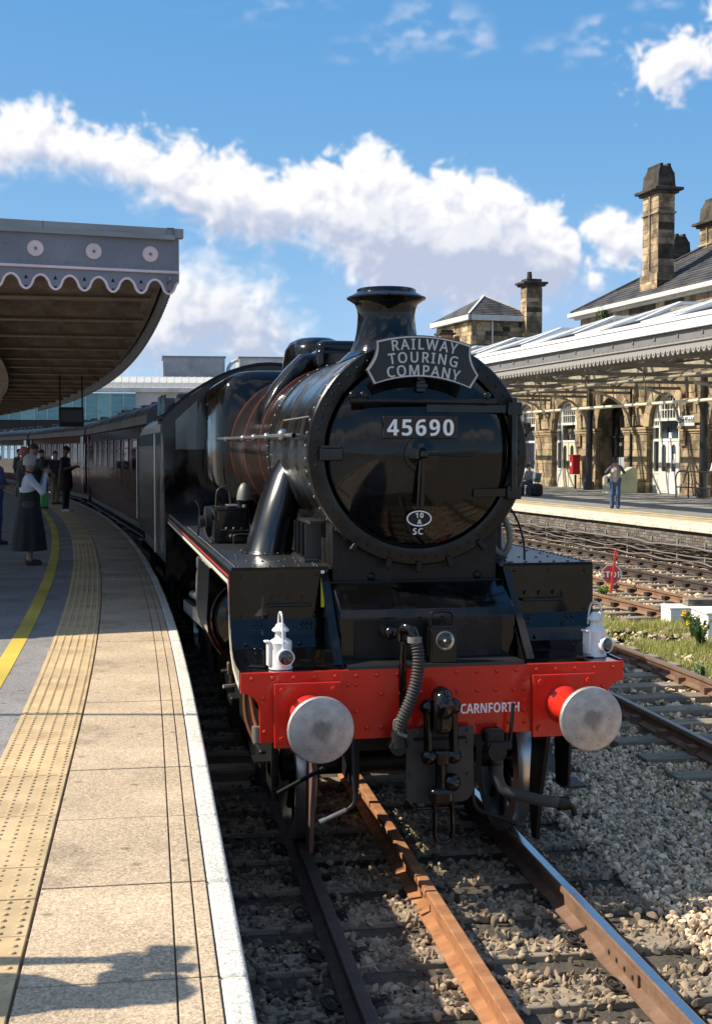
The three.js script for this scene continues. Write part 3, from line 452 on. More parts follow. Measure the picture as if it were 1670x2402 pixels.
  { const l = []; for (const a of [PI - 0.33]) for (let i = 0; i < 22; i++) l.push([0.737 * Math.cos(a), BY + 0.737 * Math.sin(a), -0.75 - i * 0.055, Math.cos(a), Math.sin(a), 0]); for (let i = 0; i < 9; i++) { const a = PI - 0.1 + i * 0.13; l.push([0.737 * Math.cos(a), BY + 0.737 * Math.sin(a), -2.36, Math.cos(a), Math.sin(a), 0]); } rivets(l, 0.009, mat(0, { lin: [0.13, 0.12, 0.11], roughness: 0.35, metalness: 0.5 }), loco); }
  // door hinges at the right, lug at the left, lugs below
  part('hinge', [cylY(0.022, 0.022, 0.62, 0.635, 2.72, -0.44, 14), rbox(0.62, 0.055, 0.02, 0.005, 0.335, 2.955, -0.435, 0, 0.10, 0), rbox(0.1, 0.09, 0.05, 0.01, 0.64, 2.955, -0.45), rbox(0.30, 0.055, 0.02, 0.005, 0.50, 2.40, -0.452, 0, 0.15, 0), rbox(0.1, 0.09, 0.05, 0.01, 0.64, 2.40, -0.46)], m.gloss, dr);
  part('door_lug', [rbox(0.15, 0.085, 0.05, 0.008, -0.595, 2.655, -0.46), box(0.13, 0.014, 0.055, -0.60, 2.705, -0.457)], m.gloss, loco);
  for (const a of [-2.2, -1.85, -1.57, -1.28, -0.95]) part('door_clamp', rbox(0.035, 0.075, 0.045, 0.008, 0.735 * Math.cos(a), BY + 0.755 * Math.sin(a), -0.5, 0, 0, a + PI / 2), m.saddle, loco);
  part('hand_rail', [cylX(0.017, 0.017, 0.93, 0.0, 3.0, -0.355, 16), cylX(0.026, 0.026, 0.10, -0.44, 3.0, -0.355, 16), cylX(0.022, 0.022, 0.09, 0.44, 3.0, -0.355, 16), ...[-0.47, -0.40, 0.42].map((x) => sph(0.03, x, 3.035, -0.36)), ...[-0.43, 0.43].map((x) => bar([x, 3.0, -0.355], [x, 2.99, -0.46], 0.016))], m.gloss, dr);
  part('lamp_bracket', [box(0.055, 0.13, 0.012, -0.01, 3.13, -0.41), rbox(0.07, 0.03, 0.05, 0.006, -0.01, 3.10, -0.39), cylZ(0.018, 0.018, 0.05, -0.01, 3.16, -0.385, 8)], m.gloss, dr);
  part('dart_boss', latheZ([[0, -0.35], [0.03, -0.352], [0.04, -0.365], [0.05, -0.372], [0.115, -0.376], [0.118, -0.39]], -0.01, 2.655, 40), m.gloss, dr);
  part('dart_handle', [bar([-0.01, 2.655, -0.335], [0.33, 2.65, -0.36], 0.0105, 10), sph(0.028, -0.01, 2.655, -0.335)], m.sooty, dr);
  part('dart_handle', [bar([-0.01, 2.655, -0.315], [-0.02, 2.30, -0.335], 0.013, 10), bar([-0.03, 2.62, -0.322], [-0.045, 2.31, -0.34], 0.010, 10), sph(0.03, -0.01, 2.655, -0.318)], m.gloss, dr);
  const np = part('number_plate', [rbox(0.50, 0.145, 0.014, 0.004, -0.02, 2.83, -0.372), ...[-0.24, 0.2].map((x) => cylZ(0.008, 0.008, 0.02, x, 2.892, -0.37, 8))], mat(0, { lin: [0.022, 0.013, 0.013], tex: T.grime, roughness: 0.5 }), dr);
  part('digits', text('45690', 0.105, 0.004, 'sans_bold', 0.012).translate(-0.02, 2.777, -0.3655), m.lettering, np);
  const sp = new THREE.Shape(); sp.absellipse(0, 0, 0.084, 0.052, 0, PI * 2); const hole = new THREE.Path(); hole.absellipse(0, 0, 0.076, 0.044, 0, PI * 2);
  const ov = new THREE.Shape(); ov.absellipse(0, 0, 0.088, 0.056, 0, PI * 2);
  const shed = part('shed_plate', [extrude(ov, 0.008, 0, 1, 32).translate(-0.02, 2.235, -0.415)], m.sooty, dr);
  sp.holes.push(hole);
  part('shed_lettering', [extrude(sp, 0.003, 0, 1, 32).translate(-0.02, 2.235, -0.407), text('10', 0.034, 0.002, 'sans_bold', 0.004).translate(-0.018, 2.239, -0.4065), text('A', 0.032, 0.002).translate(-0.018, 2.197, -0.4065), text('SC', 0.042, 0.003, 'sans_bold', 0.004).translate(-0.02, 2.128, -0.443)], m.lettering, shed);
  // --- chimney, barrel, firebox, dome ---
  part('chimney', [place(lathe([[0.285, 3.36], [0.262, 3.40], [0.238, 3.46], [0.222, 3.53], [0.213, 3.60], [0.210, 3.67], [0.216, 3.71], [0.230, 3.745], [0.262, 3.768], [0.288, 3.782], [0.290, 3.792], [0.262, 3.806], [0.225, 3.826], [0.217, 3.832], [0.216, 3.850], [0.206, 3.856], [0.170, 3.85], [0.165, 3.5]], 72), 0, 0, -1.5)], m.gloss, loco);
  part('chimney_saddle', ringLoft([0, 1].map((k) => { const o = []; for (let i = 0; i < 40; i++) { const a = i / 40 * PI * 2, r = k ? 0.275 : 0.36, x = r * Math.cos(a), z = -1.5 + r * Math.sin(a); o.push(V(x, k ? 3.395 : BY + Math.sqrt(0.742 * 0.742 - x * x), z)); } return o; }), false), m.gloss, loco);
  part('boiler', latheZ([[0.725, -5.75], [0.70, -2.55]], 0, BY + 0.035, 96), m.boiler, loco);
  for (const z of [-2.72, -3.35, -4.45, -5.6]) { const r = lerp(0.70, 0.725, (-2.55 - z) / 3.2), b = part('boiler_band', latheZ([[r, z - 0.035], [r + 0.005, z - 0.033], [r + 0.005, z + 0.033], [r, z + 0.035]], 0, BY + 0.035, 96), m.boiler, loco); for (const d of [-0.026, 0.026]) part('lining', latheZ([[r + 0.0045, z + d - 0.004], [r + 0.0062, z + d - 0.003], [r + 0.0062, z + d + 0.003], [r + 0.0045, z + d + 0.004]], 0, BY + 0.035, 96), m.bandLine, b); }
  const fb = (z, w, top) => { const o = []; for (let i = 0; i < 48; i++) { const a = i / 48 * PI * 2, c = Math.cos(a), s = Math.sin(a), e = s > 0 ? 0.36 : 0.8; o.push(V(w * Math.sign(c) * Math.pow(Math.abs(c), e), BY - 0.1 + (s > 0 ? top - BY + 0.1 : 0.75) * Math.sign(s) * Math.pow(Math.abs(s), e), z)); } return o; };
  part('firebox', ringLoft([fb(-5.70, 0.74, 3.40), fb(-5.78, 0.83, 3.50), fb(-5.92, 0.87, 3.52), fb(-8.05, 0.90, 3.50)]), m.gloss, loco);
  part('dome', ringLoft([[0.02, 0.30, 0.42], [0.14, 0.30, 0.42], [0.25, 0.285, 0.40], [0.31, 0.25, 0.36], [0.345, 0.18, 0.28], [0.355, 0.05, 0.1]].map(([y, w, l]) => { const o = []; for (let i = 0; i < 36; i++) { const a = i / 36 * PI * 2; o.push(V(w * Math.cos(a) * (1 + 0.15 * (0.35 - y)), 3.36 + y * 1.13, -4.7 + l * Math.sin(a))); } return o; })), m.gloss, loco);
  part('top_feed', [rbox(0.50, 0.20, 0.42, 0.06, 0.03, 3.47, -3.45), place(new THREE.CapsuleGeometry(0.07, 0.36, 8, 20).rotateZ(PI / 2), 0.03, 3.56, -3.32), cylY(0.018, 0.018, 0.1, 0.30, 3.58, -3.3, 8)], m.gloss, loco);
  for (const sgn of [-1, 1]) { const R = (x, y, nx, ny, w, h) => Array.from({ length: 20 }, (_, i) => { const a = i / 20 * PI * 2, c = Math.sign(Math.cos(a)) * Math.pow(Math.abs(Math.cos(a)), 0.7), d = Math.sin(a); return V(sgn * (x + nx * h * d), y + ny * h * d, -3.55 - 0.05 + w * c); });
    part('feed_pipe_cover', ringLoft([R(0.18, 3.45, 0.1, 1, 0.16, 0.09), R(0.27, 3.44, 0.5, 0.87, 0.18, 0.10), R(0.37, 3.35, 0.62, 0.78, 0.19, 0.095), R(0.50, 3.20, 0.75, 0.66, 0.20, 0.09), R(0.61, 3.04, 0.88, 0.48, 0.21, 0.075), R(0.67, 2.92, 0.95, 0.3, 0.21, 0.04)]), m.gloss, loco); }
  
  // --- outside steam pipes, handrails ---
  for (const sgn of [-1, 1]) {
    const rg = (cx, y, cz, rx, rz) => { const o = []; for (let i = 0; i < 32; i++) { const a = i / 32 * PI * 2; o.push(V(sgn * (cx + rx * Math.cos(a)), y, cz + rz * Math.sin(a))); } return o; };
    const sp2 = part('steam_pipe', ringLoft([rg(0.84, 1.92, -1.78, 0.19, 0.245), rg(0.835, 1.945, -1.78, 0.175, 0.23), rg(0.80, 2.1, -1.80, 0.165, 0.225), rg(0.74, 2.3, -1.84, 0.155, 0.215), rg(0.68, 2.5, -1.90, 0.13, 0.20), rg(0.60, 2.66, -1.95, 0.10, 0.17)]), m.satin, loco);
    const l = []; for (let i = 0; i < 14; i++) { const a = i / 14 * PI * 2; l.push([sgn * (0.84 + 0.20 * Math.cos(a)), 1.93, -1.78 + 0.255 * Math.sin(a), 0, 1, 0]); } rivets(l, 0.011, m.deck, sp2);
    const hr = part('hand_rail', tube([[sgn * 0.84, 2.83, -8.0], [sgn * 0.845, 2.80, -6], [sgn * 0.84, 2.785, -3], [sgn * 0.83, 2.78, -0.95], [sgn * 0.80, 2.78, -0.72]], 0.0165, 10, 30), m.steel, loco);
    part('hand_rail_knob', [-0.95, -1.8, -2.6, -3.4, -4.9, -6.5].flatMap((z) => [sph(z > -1 ? 0.042 : 0.028, sgn * 0.84, 2.785, z), bar([sgn * 0.84, 2.785, z], [sgn * 0.72, 2.785, z], 0.012, 6)]), m.steel, hr);
    if (sgn > 0) part('ejector_pipe', tube([[0.79, 2.71, -8], [0.79, 2.69, -4], [0.785, 2.68, -2.6], [0.77, 2.66, -1.2]], 0.03, 10, 24), m.smoke, loco);
    // cylinders under the running plate
    const prof = [[-0.66 * sgn, 1.80], [-1.27 * sgn, 1.80], ...[0, 1, 2, 3, 4, 5, 6, 7, 8].map((i) => { const a = PI - i / 8 * PI * 0.72; return [-(0.97 - 0.32 * Math.cos(a)) * sgn, 1.42 - 0.36 * Math.sin(a)]; }), [-0.66 * sgn, 1.2]].map(([x, y]) => [-x, y]);
    const cy = part('cylinder', extrude(shape(prof), 1.0, 0.004, 1).translate(0, 0, -2.85), m.gloss, loco);
    part('cylinder_cover', [latheZ([[0, -1.72], [0.2, -1.73], [0.26, -1.76], [0.27, -1.84]], sgn * 0.96, 1.42, 40), latheZ([[0.285, -1.835], [0.30, -1.80], [0.31, -1.835]], sgn * 0.96, 1.42, 40)], m.gloss, cy);
    part('drain_cock', [rbox(0.06, 0.1, 0.07, 0.01, sgn * 1.1, 1.03, -1.95), cylY(0.018, 0.018, 0.12, sgn * 1.1, 0.98, -1.95, 8), cylX(0.014, 0.014, 0.09, sgn * 1.13, 1.01, -1.95, 8)], m.brass, cy);
    part('motion_bracket', [box(0.04, 0.5, 0.5, sgn * 1.0, 1.55, -4.2), bar([sgn * 1.12, 1.42, -2.9], [sgn * 1.12, 1.2, -5.6], 0.045), rbox(0.1, 0.28, 0.4, 0.02, sgn * 1.1, 1.42, -3.7), beam([sgn * 1.14, 1.15, -3.8], [sgn * 1.14, 1.0, -6.4], 0.06, 0.12), tube([[sgn * 1.2, 1.74, -3.0], [sgn * 1.24, 1.66, -3.2], [sgn * 1.24, 1.45, -3.3], [sgn * 1.22, 1.2, -3.35]], 0.025, 8), rbox(0.12, 0.12, 0.5, 0.03, sgn * 1.18, 1.70, -3.35)], m.steel, loco);
  }
  // --- lubricator and sand filler beside the boiler ---
  { const g = new THREE.Group(); g.name = 'lubricator'; loco.add(g);
    part('reservoir', [rbox(0.24, 0.27, 0.36, 0.012, -1.0, 2.06, -2.95), box(0.27, 0.02, 0.4, -1.0, 2.205, -2.95), rbox(0.05, 0.18, 0.12, 0.01, -1.13, 2.02, -2.83)], m.gloss, g);
    part('ratchet_wheel', [cylX(0.13, 0.13, 0.05, -1.17, 2.08, -3.15, 28), cylX(0.05, 0.05, 0.1, -1.19, 2.08, -3.15, 16)], m.sooty, g);
    each('crank_handle', [tube([[-1.27, 2.26, -3.2], [-1.24, 2.2, -3.18], [-1.245, 2.05, -3.18], [-1.25, 1.96, -3.2]], 0.009, 6), tube([[-1.2, 2.08, -3.2], [-1.2, 1.98, -2.95], [-1.17, 1.92, -2.75]], 0.010, 6)], m.sooty, g);
    part('oil_pipe', [tube([[-1.1, 2.03, -2.755], [-1.0, 2.025, -2.755], [-0.8, 2.03, -2.75], [-0.7, 2.04, -2.72]], 0.009, 6), ...[-1.05, -0.99, -0.93].map((x) => sph(0.017, x, 2.04, -2.755, 8)), tube([[-1.0, 1.92, -2.70], [-1.0, 1.985, -2.70], [-0.99, 1.995, -2.70], [-0.88, 1.995, -2.70], [-0.87, 1.985, -2.70], [-0.87, 1.92, -2.70]], 0.006, 6), tube([[-0.95, 2.2, -3.4], [-0.98, 2.36, -3.42], [-1.06, 2.34, -3.4], [-1.08, 2.2, -3.4]], 0.008, 6)], mat(0, { lin: [0.10, 0.085, 0.065], tex: T.grime, roughness: 0.4, metalness: 0.6 }), g);
    part('filler_cap', [rbox(0.09, 0.014, 0.2, 0.004, -0.99, 2.225, -2.95), cylY(0.02, 0.02, 0.03, -0.9, 2.22, -2.8, 8)], m.steel, g);
    const s = part('sand_filler', [cylY(0.045, 0.055, 0.34, -0.86, 2.08, -3.2, 16), cylY(0.07, 0.05, 0.04, -0.86, 2.24, -3.2, 16)], m.sooty, loco);
    part('filler_lid', [place(new THREE.SphereGeometry(0.1, 16, 8, 0, PI * 2, 0, PI / 2).scale(0.62, 1.5, 0.7), -0.86, 2.255, -3.2)], m.silverPaint, s); }
  // --- cab ---
  { const g = new THREE.Group(); g.name = 'cab'; loco.add(g);
    const roof = []; for (let i = 0; i <= 16; i++) { const a = lerp(-1, 1, i / 16); roof.push([a * 1.3, 3.06 + 0.65 * (1 - Math.pow(Math.abs(a), 1.9))]); }
    const sh = shape([[-1.27, 1.1], ...roof, [1.27, 1.1]]);
    for (const [x, w] of [[-1.02, 0.26], [1.02, 0.26], [-0.75, 0.07], [0.75, 0.07]]) { const h = new THREE.Path(); const big = Math.abs(x) > 0.9, a = big ? 2.69 : 2.84, b = big ? 3.04 : 3.17, b2 = big ? 3.28 : 3.25; h.moveTo(x - w / 2, a); h.lineTo(x + w / 2, a); h.lineTo(x + w / 2, x < 0 ? b2 : b); h.lineTo(x - w / 2, x < 0 ? b : b2); h.closePath(); sh.holes.push(h); }
    part('front_sheet', extrude(sh, 0.02).translate(0, 0, -8.03), m.gloss, g);
    for (const x of [-1.02, 1.02, -0.75, 0.75]) part('window', box(Math.abs(x) > 0.9 ? 0.27 : 0.08, 0.62, 0.006, x, 2.99, -8.022), m.cabGlass, g);
    const r2 = [...roof.map(([x, y]) => [x, y + 0.004]), ...roof.slice().reverse().map(([x, y]) => [x * 1.012, y + 0.03])];
    part('roof', extrude(shape(r2), 2.15).translate(0, 0, -10.1), m.sooty, g);
    each('roof_rib', [-8.05, -9.0, -9.9].map((z) => extrude(shape([...roof.map(([x, y]) => [x, y + 0.02]), ...roof.slice().reverse().map(([x, y]) => [x * 1.01, y + 0.04])]), 0.04).translate(0, 0, z)), m.sooty, g);
    for (const sgn of [-1, 1]) { part('side_sheet', [box(0.014, 1.55, 0.75, sgn * 1.265, 2.12, -8.4), box(0.014, 1.2, 1.2, sgn * 1.265, 1.95, -9.35), box(0.014, 0.35, 1.2, sgn * 1.265, 3.2, -9.35), box(0.014, 0.5, 0.75, sgn * 1.265, 3.1, -8.4)], m.gloss, g); part('side_window', box(0.006, 0.55, 0.6, sgn * 1.262, 2.8, -9.1), m.cabGlass, g); part('hand_rail', bar([sgn * 1.31, 1.3, -9.98], [sgn * 1.31, 2.9, -9.98], 0.016), m.steel, g); }
    part('back_head', box(2.4, 2.0, 0.05, 0, 2.1, -8.4), m.sooty, g);
    
  }
  // --- wheels ---
  const wheel = (name, x, y, z, r, spokes) => { const g = new THREE.Group(); g.name = name; g.position.set(x, y, z); loco.add(g); const s = Math.sign(x);
    part('tyre', [[0.066, r - 0.004], [-0.066, r]].length && toCreasedNormals(new THREE.LatheGeometry([[r - 0.07, 0.066], [r - 0.006, 0.066], [r, 0.05], [r, -0.035], [r + 0.028, -0.045], [r + 0.028, -0.062], [r - 0.02, -0.068], [r - 0.07, -0.068]].map((p) => new THREE.Vector2(...p)), 64).rotateZ(-PI / 2 * s), 0.5), m.tyre, g);
    part('wheel_centre', [cylX(0.11, 0.11, 0.2, 0, 0, 0, 20), ...Array.from({ length: spokes }, (_, i) => { const a = i / spokes * PI * 2; return bar([0, 0.09 * Math.cos(a), 0.09 * Math.sin(a)], [0, (r - 0.06) * Math.cos(a), (r - 0.06) * Math.sin(a)], 0.028, 8); })], m.sooty, g); };
  for (const s of [-1, 1]) { for (const z of [-1.0, -2.95]) wheel('bogie_wheel', s * 0.752, 0.505, z, 0.505, 10); for (const z of [-4.65, -6.9, -9.2]) wheel('driving_wheel', s * 0.752, 1.03, z, 1.03, 18); }
  each('axle', [-1.0, -2.95].map((z) => cylX(0.08, 0.08, 1.5, 0, 0.505, z)).concat([-4.65, -6.9, -9.2].map((z) => cylX(0.1, 0.1, 1.5, 0, 1.03, z))), m.sooty, loco);
  part('bogie_frame', [box(0.04, 0.35, 2.9, -0.42, 0.62, -1.95), box(0.04, 0.35, 2.9, 0.42, 0.62, -1.95), box(0.9, 0.3, 0.5, 0, 0.7, -1.95), box(0.9, 0.5, 0.06, 0, 0.95, -0.5)], m.sooty, loco);
  for (const s of [-1, 1]) part('bogie_side', [box(0.03, 0.26, 2.5, s * 0.93, 0.60, -1.97), rbox(0.14, 0.26, 0.24, 0.02, s * 0.95, 0.51, -1.0), rbox(0.14, 0.26, 0.24, 0.02, s * 0.95, 0.51, -2.95)], m.sooty, loco);
  // --- coupling, guard plate and pipes at the front ---
  part('draw_plate', [(() => { const s = new THREE.Shape(); s.moveTo(-0.215, 0.95); s.lineTo(0.215, 0.95); s.lineTo(0.215, 0.58); s.absarc(0.135, 0.56, 0.08, 0, -PI / 2, true); s.lineTo(-0.135, 0.48); s.absarc(-0.135, 0.56, 0.08, -PI / 2, -PI, true); s.closePath(); const h = new THREE.Path(); h.moveTo(-0.17, 0.895); h.lineTo(0.17, 0.895); h.lineTo(0.17, 0.872); h.lineTo(-0.17, 0.872); h.closePath(); s.holes.push(h); return extrude(s, 0.012, 0.002).translate(0, 0, 0.055); })(), ...[[-0.14, 0.925], [-0.02, 0.925], [0.18, 0.93], [0.18, 0.85], [-0.19, 0.86], [-0.19, 0.66], [0.18, 0.65]].map(([x, y]) => cylZ(0.012, 0.012, 0.02, x, y, 0.075, 6))], mat(0, { lin: [0.055, 0.05, 0.042], tex: T.grime, roughness: 0.6, bump: T.bump, bs: 0.001 }), loco);
  { const g = new THREE.Group(); g.name = 'coupling'; loco.add(g);
    part('draw_hook', [rbox(0.09, 0.12, 0.12, 0.03, -0.02, 1.08, 0.05), tube([[-0.02, 1.06, 0.05], [-0.02, 1.06, 0.16], [-0.02, 1.10, 0.235], [-0.02, 1.165, 0.22], [-0.02, 1.175, 0.15]], 0.06, 10, 20), rbox(0.115, 0.24, 0.12, 0.045, -0.02, 1.06, 0.2)], m.gloss, g);
    part('pin', cylX(0.018, 0.018, 0.26, -0.02, 1.10, 0.14), m.gloss, g);
    for (const x of [-0.10, 0.06]) part('link', [bar([x, 1.1, 0.15], [x, 0.80, 0.17], 0.029, 10), sph(0.05, x, 0.795, 0.17), sph(0.052, x, 1.1, 0.15)], m.gloss, g);
    part('trunnion', [cylX(0.035, 0.035, 0.2, -0.02, 0.80, 0.17), rbox(0.09, 0.1, 0.08, 0.02, -0.02, 0.79, 0.17)], m.gloss, g);
    part('screw', [bar([-0.02, 0.78, 0.17], [-0.02, 0.5, 0.17], 0.032, 12), ...Array.from({ length: 16 }, (_, i) => cylY(0.037, 0.037, 0.006, -0.02, 0.76 - i * 0.012, 0.17, 12)), rbox(0.15, 0.11, 0.10, 0.035, -0.02, 0.55, 0.17), sph(0.06, 0.045, 0.63, 0.17)], m.gloss, g);
    part('tommy_bar', [cylX(0.012, 0.012, 0.30, -0.025, 0.475, 0.17)], m.gloss, g);
    part('shackle', tube([[-0.065, 0.52, 0.19], [-0.065, 0.40, 0.2], [-0.065, 0.31, 0.2], [-0.05, 0.275, 0.2], [-0.01, 0.262, 0.2], [0.03, 0.275, 0.2], [0.045, 0.31, 0.2], [0.045, 0.40, 0.2], [0.045, 0.52, 0.19]], 0.014, 10, 40), m.gloss, g);
  }
  { const g = new THREE.Group(); g.name = 'vacuum_pipe'; loco.add(g);
    part('standpipe', [bar([-0.225, 0.9, -0.02], [-0.225, 1.50, 0.02], 0.024, 12), box(0.06, 0.03, 0.04, -0.225, 1.49, 0.03), sph(0.045, -0.27, 1.53, -0.13), cylZ(0.045, 0.055, 0.1, -0.28, 1.535, -0.19)], m.gloss, g);
    part('swan_neck', tube([[-0.235, 1.50, 0.02], [-0.235, 1.555, 0.03], [-0.22, 1.585, 0.06], [-0.19, 1.57, 0.10], [-0.175, 1.52, 0.115]], 0.034, 14, 24), m.gloss, g);
    const path = new THREE.CatmullRomCurve3([[-0.175, 1.53, 0.115], [-0.158, 1.44, 0.135], [-0.165, 1.31, 0.15], [-0.20, 1.17, 0.15], [-0.255, 1.03, 0.13], [-0.275, 0.95, 0.11]].map((p) => V(...p)));
    const hg = new THREE.TubeGeometry(path, 150, 1, 16), p = hg.attributes.position; for (let i = 0; i < p.count; i++) { const k = i / 17 | 0, c = path.getPointAt(k / 150), d = V().fromBufferAttribute(p, i).sub(c).multiplyScalar(0.036 + 0.0055 * Math.sin(k / 150 * PI * 2 * 30)); p.setXYZ(i, c.x + d.x, c.y + d.y, c.z + d.z); } hg.computeVertexNormals();
    part('ribbed_hose', hg, m.rubber, g);
    each('hose_clip', [cylY(0.045, 0.045, 0.035, -0.176, 1.515, 0.116), tube([[-0.30, 0.95, 0.15], [-0.315, 0.97, 0.16], [-0.31, 1.03, 0.16], [-0.285, 1.03, 0.17]], 0.006, 6), box(0.06, 0.02, 0.03, -0.26, 0.935, 0.14, 0, 0, -0.4)], m.silverPaint, g);
    part('dummy_plug', [cylY(0.045, 0.06, 0.1, -0.275, 0.90, 0.10), cylZ(0.05, 0.05, 0.12, -0.28, 0.85, 0.08)], m.sooty, g);
  }
  { const g = new THREE.Group(); g.name = 'heating_pipe'; loco.add(g);
    part('valve', [rbox(0.13, 0.1, 0.12, 0.03, 0.345, 0.885, 0.06), cylZ(0.06, 0.05, 0.1, 0.35, 0.80, 0.1), rbox(0.17, 0.06, 0.06, 0.02, 0.37, 0.83, 0.1), rbox(0.018, 0.24, 0.03, 0.005, 0.465, 0.97, 0.07, 0, 0, -0.08)], m.sooty, g);
    part('hose', tube([[0.355, 0.82, 0.1], [0.36, 0.72, 0.11], [0.36, 0.63, 0.12], [0.39, 0.56, 0.14], [0.5, 0.525, 0.18], [0.62, 0.495, 0.2], [0.74, 0.475, 0.2]], 0.037, 14, 40), m.rubber, g);
    part('hose_end', [cylX(0.045, 0.042, 0.07, 0.76, 0.47, 0.2), tube([[0.79, 0.47, 0.2], [0.83, 0.43, 0.2], [0.84, 0.39, 0.2]], 0.02, 8), cylY(0.04, 0.04, 0.02, 0.355, 0.72, 0.11)], m.sooty, g);
    part('drip_pipe', tube([[0.25, 0.7, -0.05], [0.25, 0.45, -0.05], [0.27, 0.40, -0.03], [0.42, 0.34, 0], [0.52, 0.30, 0.02]], 0.016, 8, 24), m.sooty, g);
  }
  part('hose_coil', [tube([[0.64, 2.28, -0.85], [0.70, 2.18, -0.8], [0.72, 2.05, -0.78], [0.68, 1.96, -0.8], [0.62, 2.0, -0.82], [0.61, 2.12, -0.83], [0.65, 2.22, -0.84]], 0.022, 8, 40)], mat(0, { lin: [0.30, 0.28, 0.23], tex: T.grime, roughness: 0.7 }), loco);
  part('cable', tube([[0.66, 2.36, -0.75], [0.74, 2.2, -0.68], [0.78, 2.05, -0.66], [0.78, 1.93, -0.64]], 0.008, 6), m.sooty, loco);
  part('sanding_pipe', tube([[-0.565, 0.95, 0.10], [-0.57, 0.7, 0.16], [-0.572, 0.545, 0.2], [-0.60, 0.51, 0.2], [-0.70, 0.468, 0.2]], 0.012, 10, 40), m.sooty, loco);
  part('pipe_end', [bar([-0.62, 0.502, 0.2], [-0.78, 0.435, 0.2], 0.014, 10), bar([-0.75, 0.447, 0.2], [-0.785, 0.433, 0.2], 0.018, 10)], m.steel, loco);
  part('rigging_bar', bar([-0.74, 0.74, 0.1], [-0.98, 0.52, -0.2], 0.014), m.sooty, loco);
  each('conduit', [tube([[-1.16, 1.17, -0.12], [-1.14, 1.02, -0.1], [-1.12, 0.93, -0.06]], 0.016, 8), tube([[-1.19, 1.2, -0.2], [-1.18, 1.0, -0.2], [-1.13, 0.85, -0.14]], 0.014, 8)], mat(0, { lin: [0.35, 0.12, 0.05], tex: T.rust, roughness: 0.5, metalness: 0.5 }), loco);
  part('conduit_end', [cylY(0.035, 0.03, 0.1, -1.13, 0.93, -0.06), bar([-1.24, 1.2, -0.28], [-1.32, 1.2, -0.25], 0.012)], m.silverPaint, loco);
}

// --- the board on the smokebox door ---
{
  const t = thing('train_headboard', 'black curved headboard lettered RAILWAY TOURING COMPANY on the smokebox door', 'headboard', LW(-0.017, 3.255, -0.315), PH); t.rotation.z = -0.035;
  const s = new THREE.Shape(), arc = (x0, x1, y0, lift, n = 16) => { const o = []; for (let i = 0; i <= n; i++) { const u = i / n; o.push([lerp(x0, x1, u), y0 + lift * 4 * u * (1 - u)]); } return o; };
  const outline = (k) => [...arc(-0.315 + k, 0.315 - k, 0.118 - k, 0.045), ...arc(0, 1, 0, 1, 10).map(([u, h]) => [lerp(0.315 - k, 0.372 - k * 1.2, u) - 0.022 * h, lerp(0.118 - k, -0.075, u)]).slice(1), [0.322 - k, -0.165 + k], ...arc(0.322 - k, -0.322 + k, -0.165 + k, 0.062).slice(1), [-0.372 + k * 1.2, -0.075], ...arc(0, 1, 0, 1, 10).map(([u, h]) => [lerp(-0.372 + k * 1.2, -0.315 + k, u) + 0.022 * h, lerp(-0.075, 0.118 - k, u)]).slice(1, -1)];
  part('board', extrude(shape(outline(0)), 0.014, 0.002, 1).translate(0, 0, -0.012), mat(0, { lin: [0.012, 0.013, 0.016], roughness: 0.4, bump: T.bump, bs: 0.0008 }), t);
  const rim = shape(outline(0.004)); rim.holes.push(new THREE.Path(outline(0.013).map((p) => new THREE.Vector2(...p)))); part('rim', extrude(rim, 0.005).translate(0, 0, 0.003), m.boardLetter, t);
  const line = (str, size, y, R, gap) => { const ws = [...str].map((c) => fonts.sans_regular.data.glyphs[c].ha * size / fonts.sans_regular.data.resolution + gap), tot = ws.reduce((a, b) => a + b, 0); let x = -tot / 2; const l = []; [...str].forEach((c, i) => { const g = new TextGeometry(c, { font: fonts.sans_regular, size, depth: 0.005, curveSegments: 5, bevelEnabled: true, bevelSize: 0.0016, bevelThickness: 0.001, bevelSegments: 1 }); g.translate(-ws[i] / 2 + gap / 2, 0, 0); const a = -(x + ws[i] / 2) / R; g.rotateZ(a); g.translate(-R * Math.sin(a), y - R + R * Math.cos(a), 0.003); l.push(g); x += ws[i]; }); part('lettering', l, m.boardLetter, t); };
  line('RAILWAY', 0.066, 0.075, 1.15, 0.010); line('TOURING', 0.066, -0.009, 1.15, 0.010); line('COMPANY', 0.066, -0.093, 1.15, 0.008);
  part('hook', [box(0.03, 0.09, 0.012, 0, -0.08, -0.03), box(0.03, 0.012, 0.05, 0, -0.11, -0.045)], m.sooty, t);
}
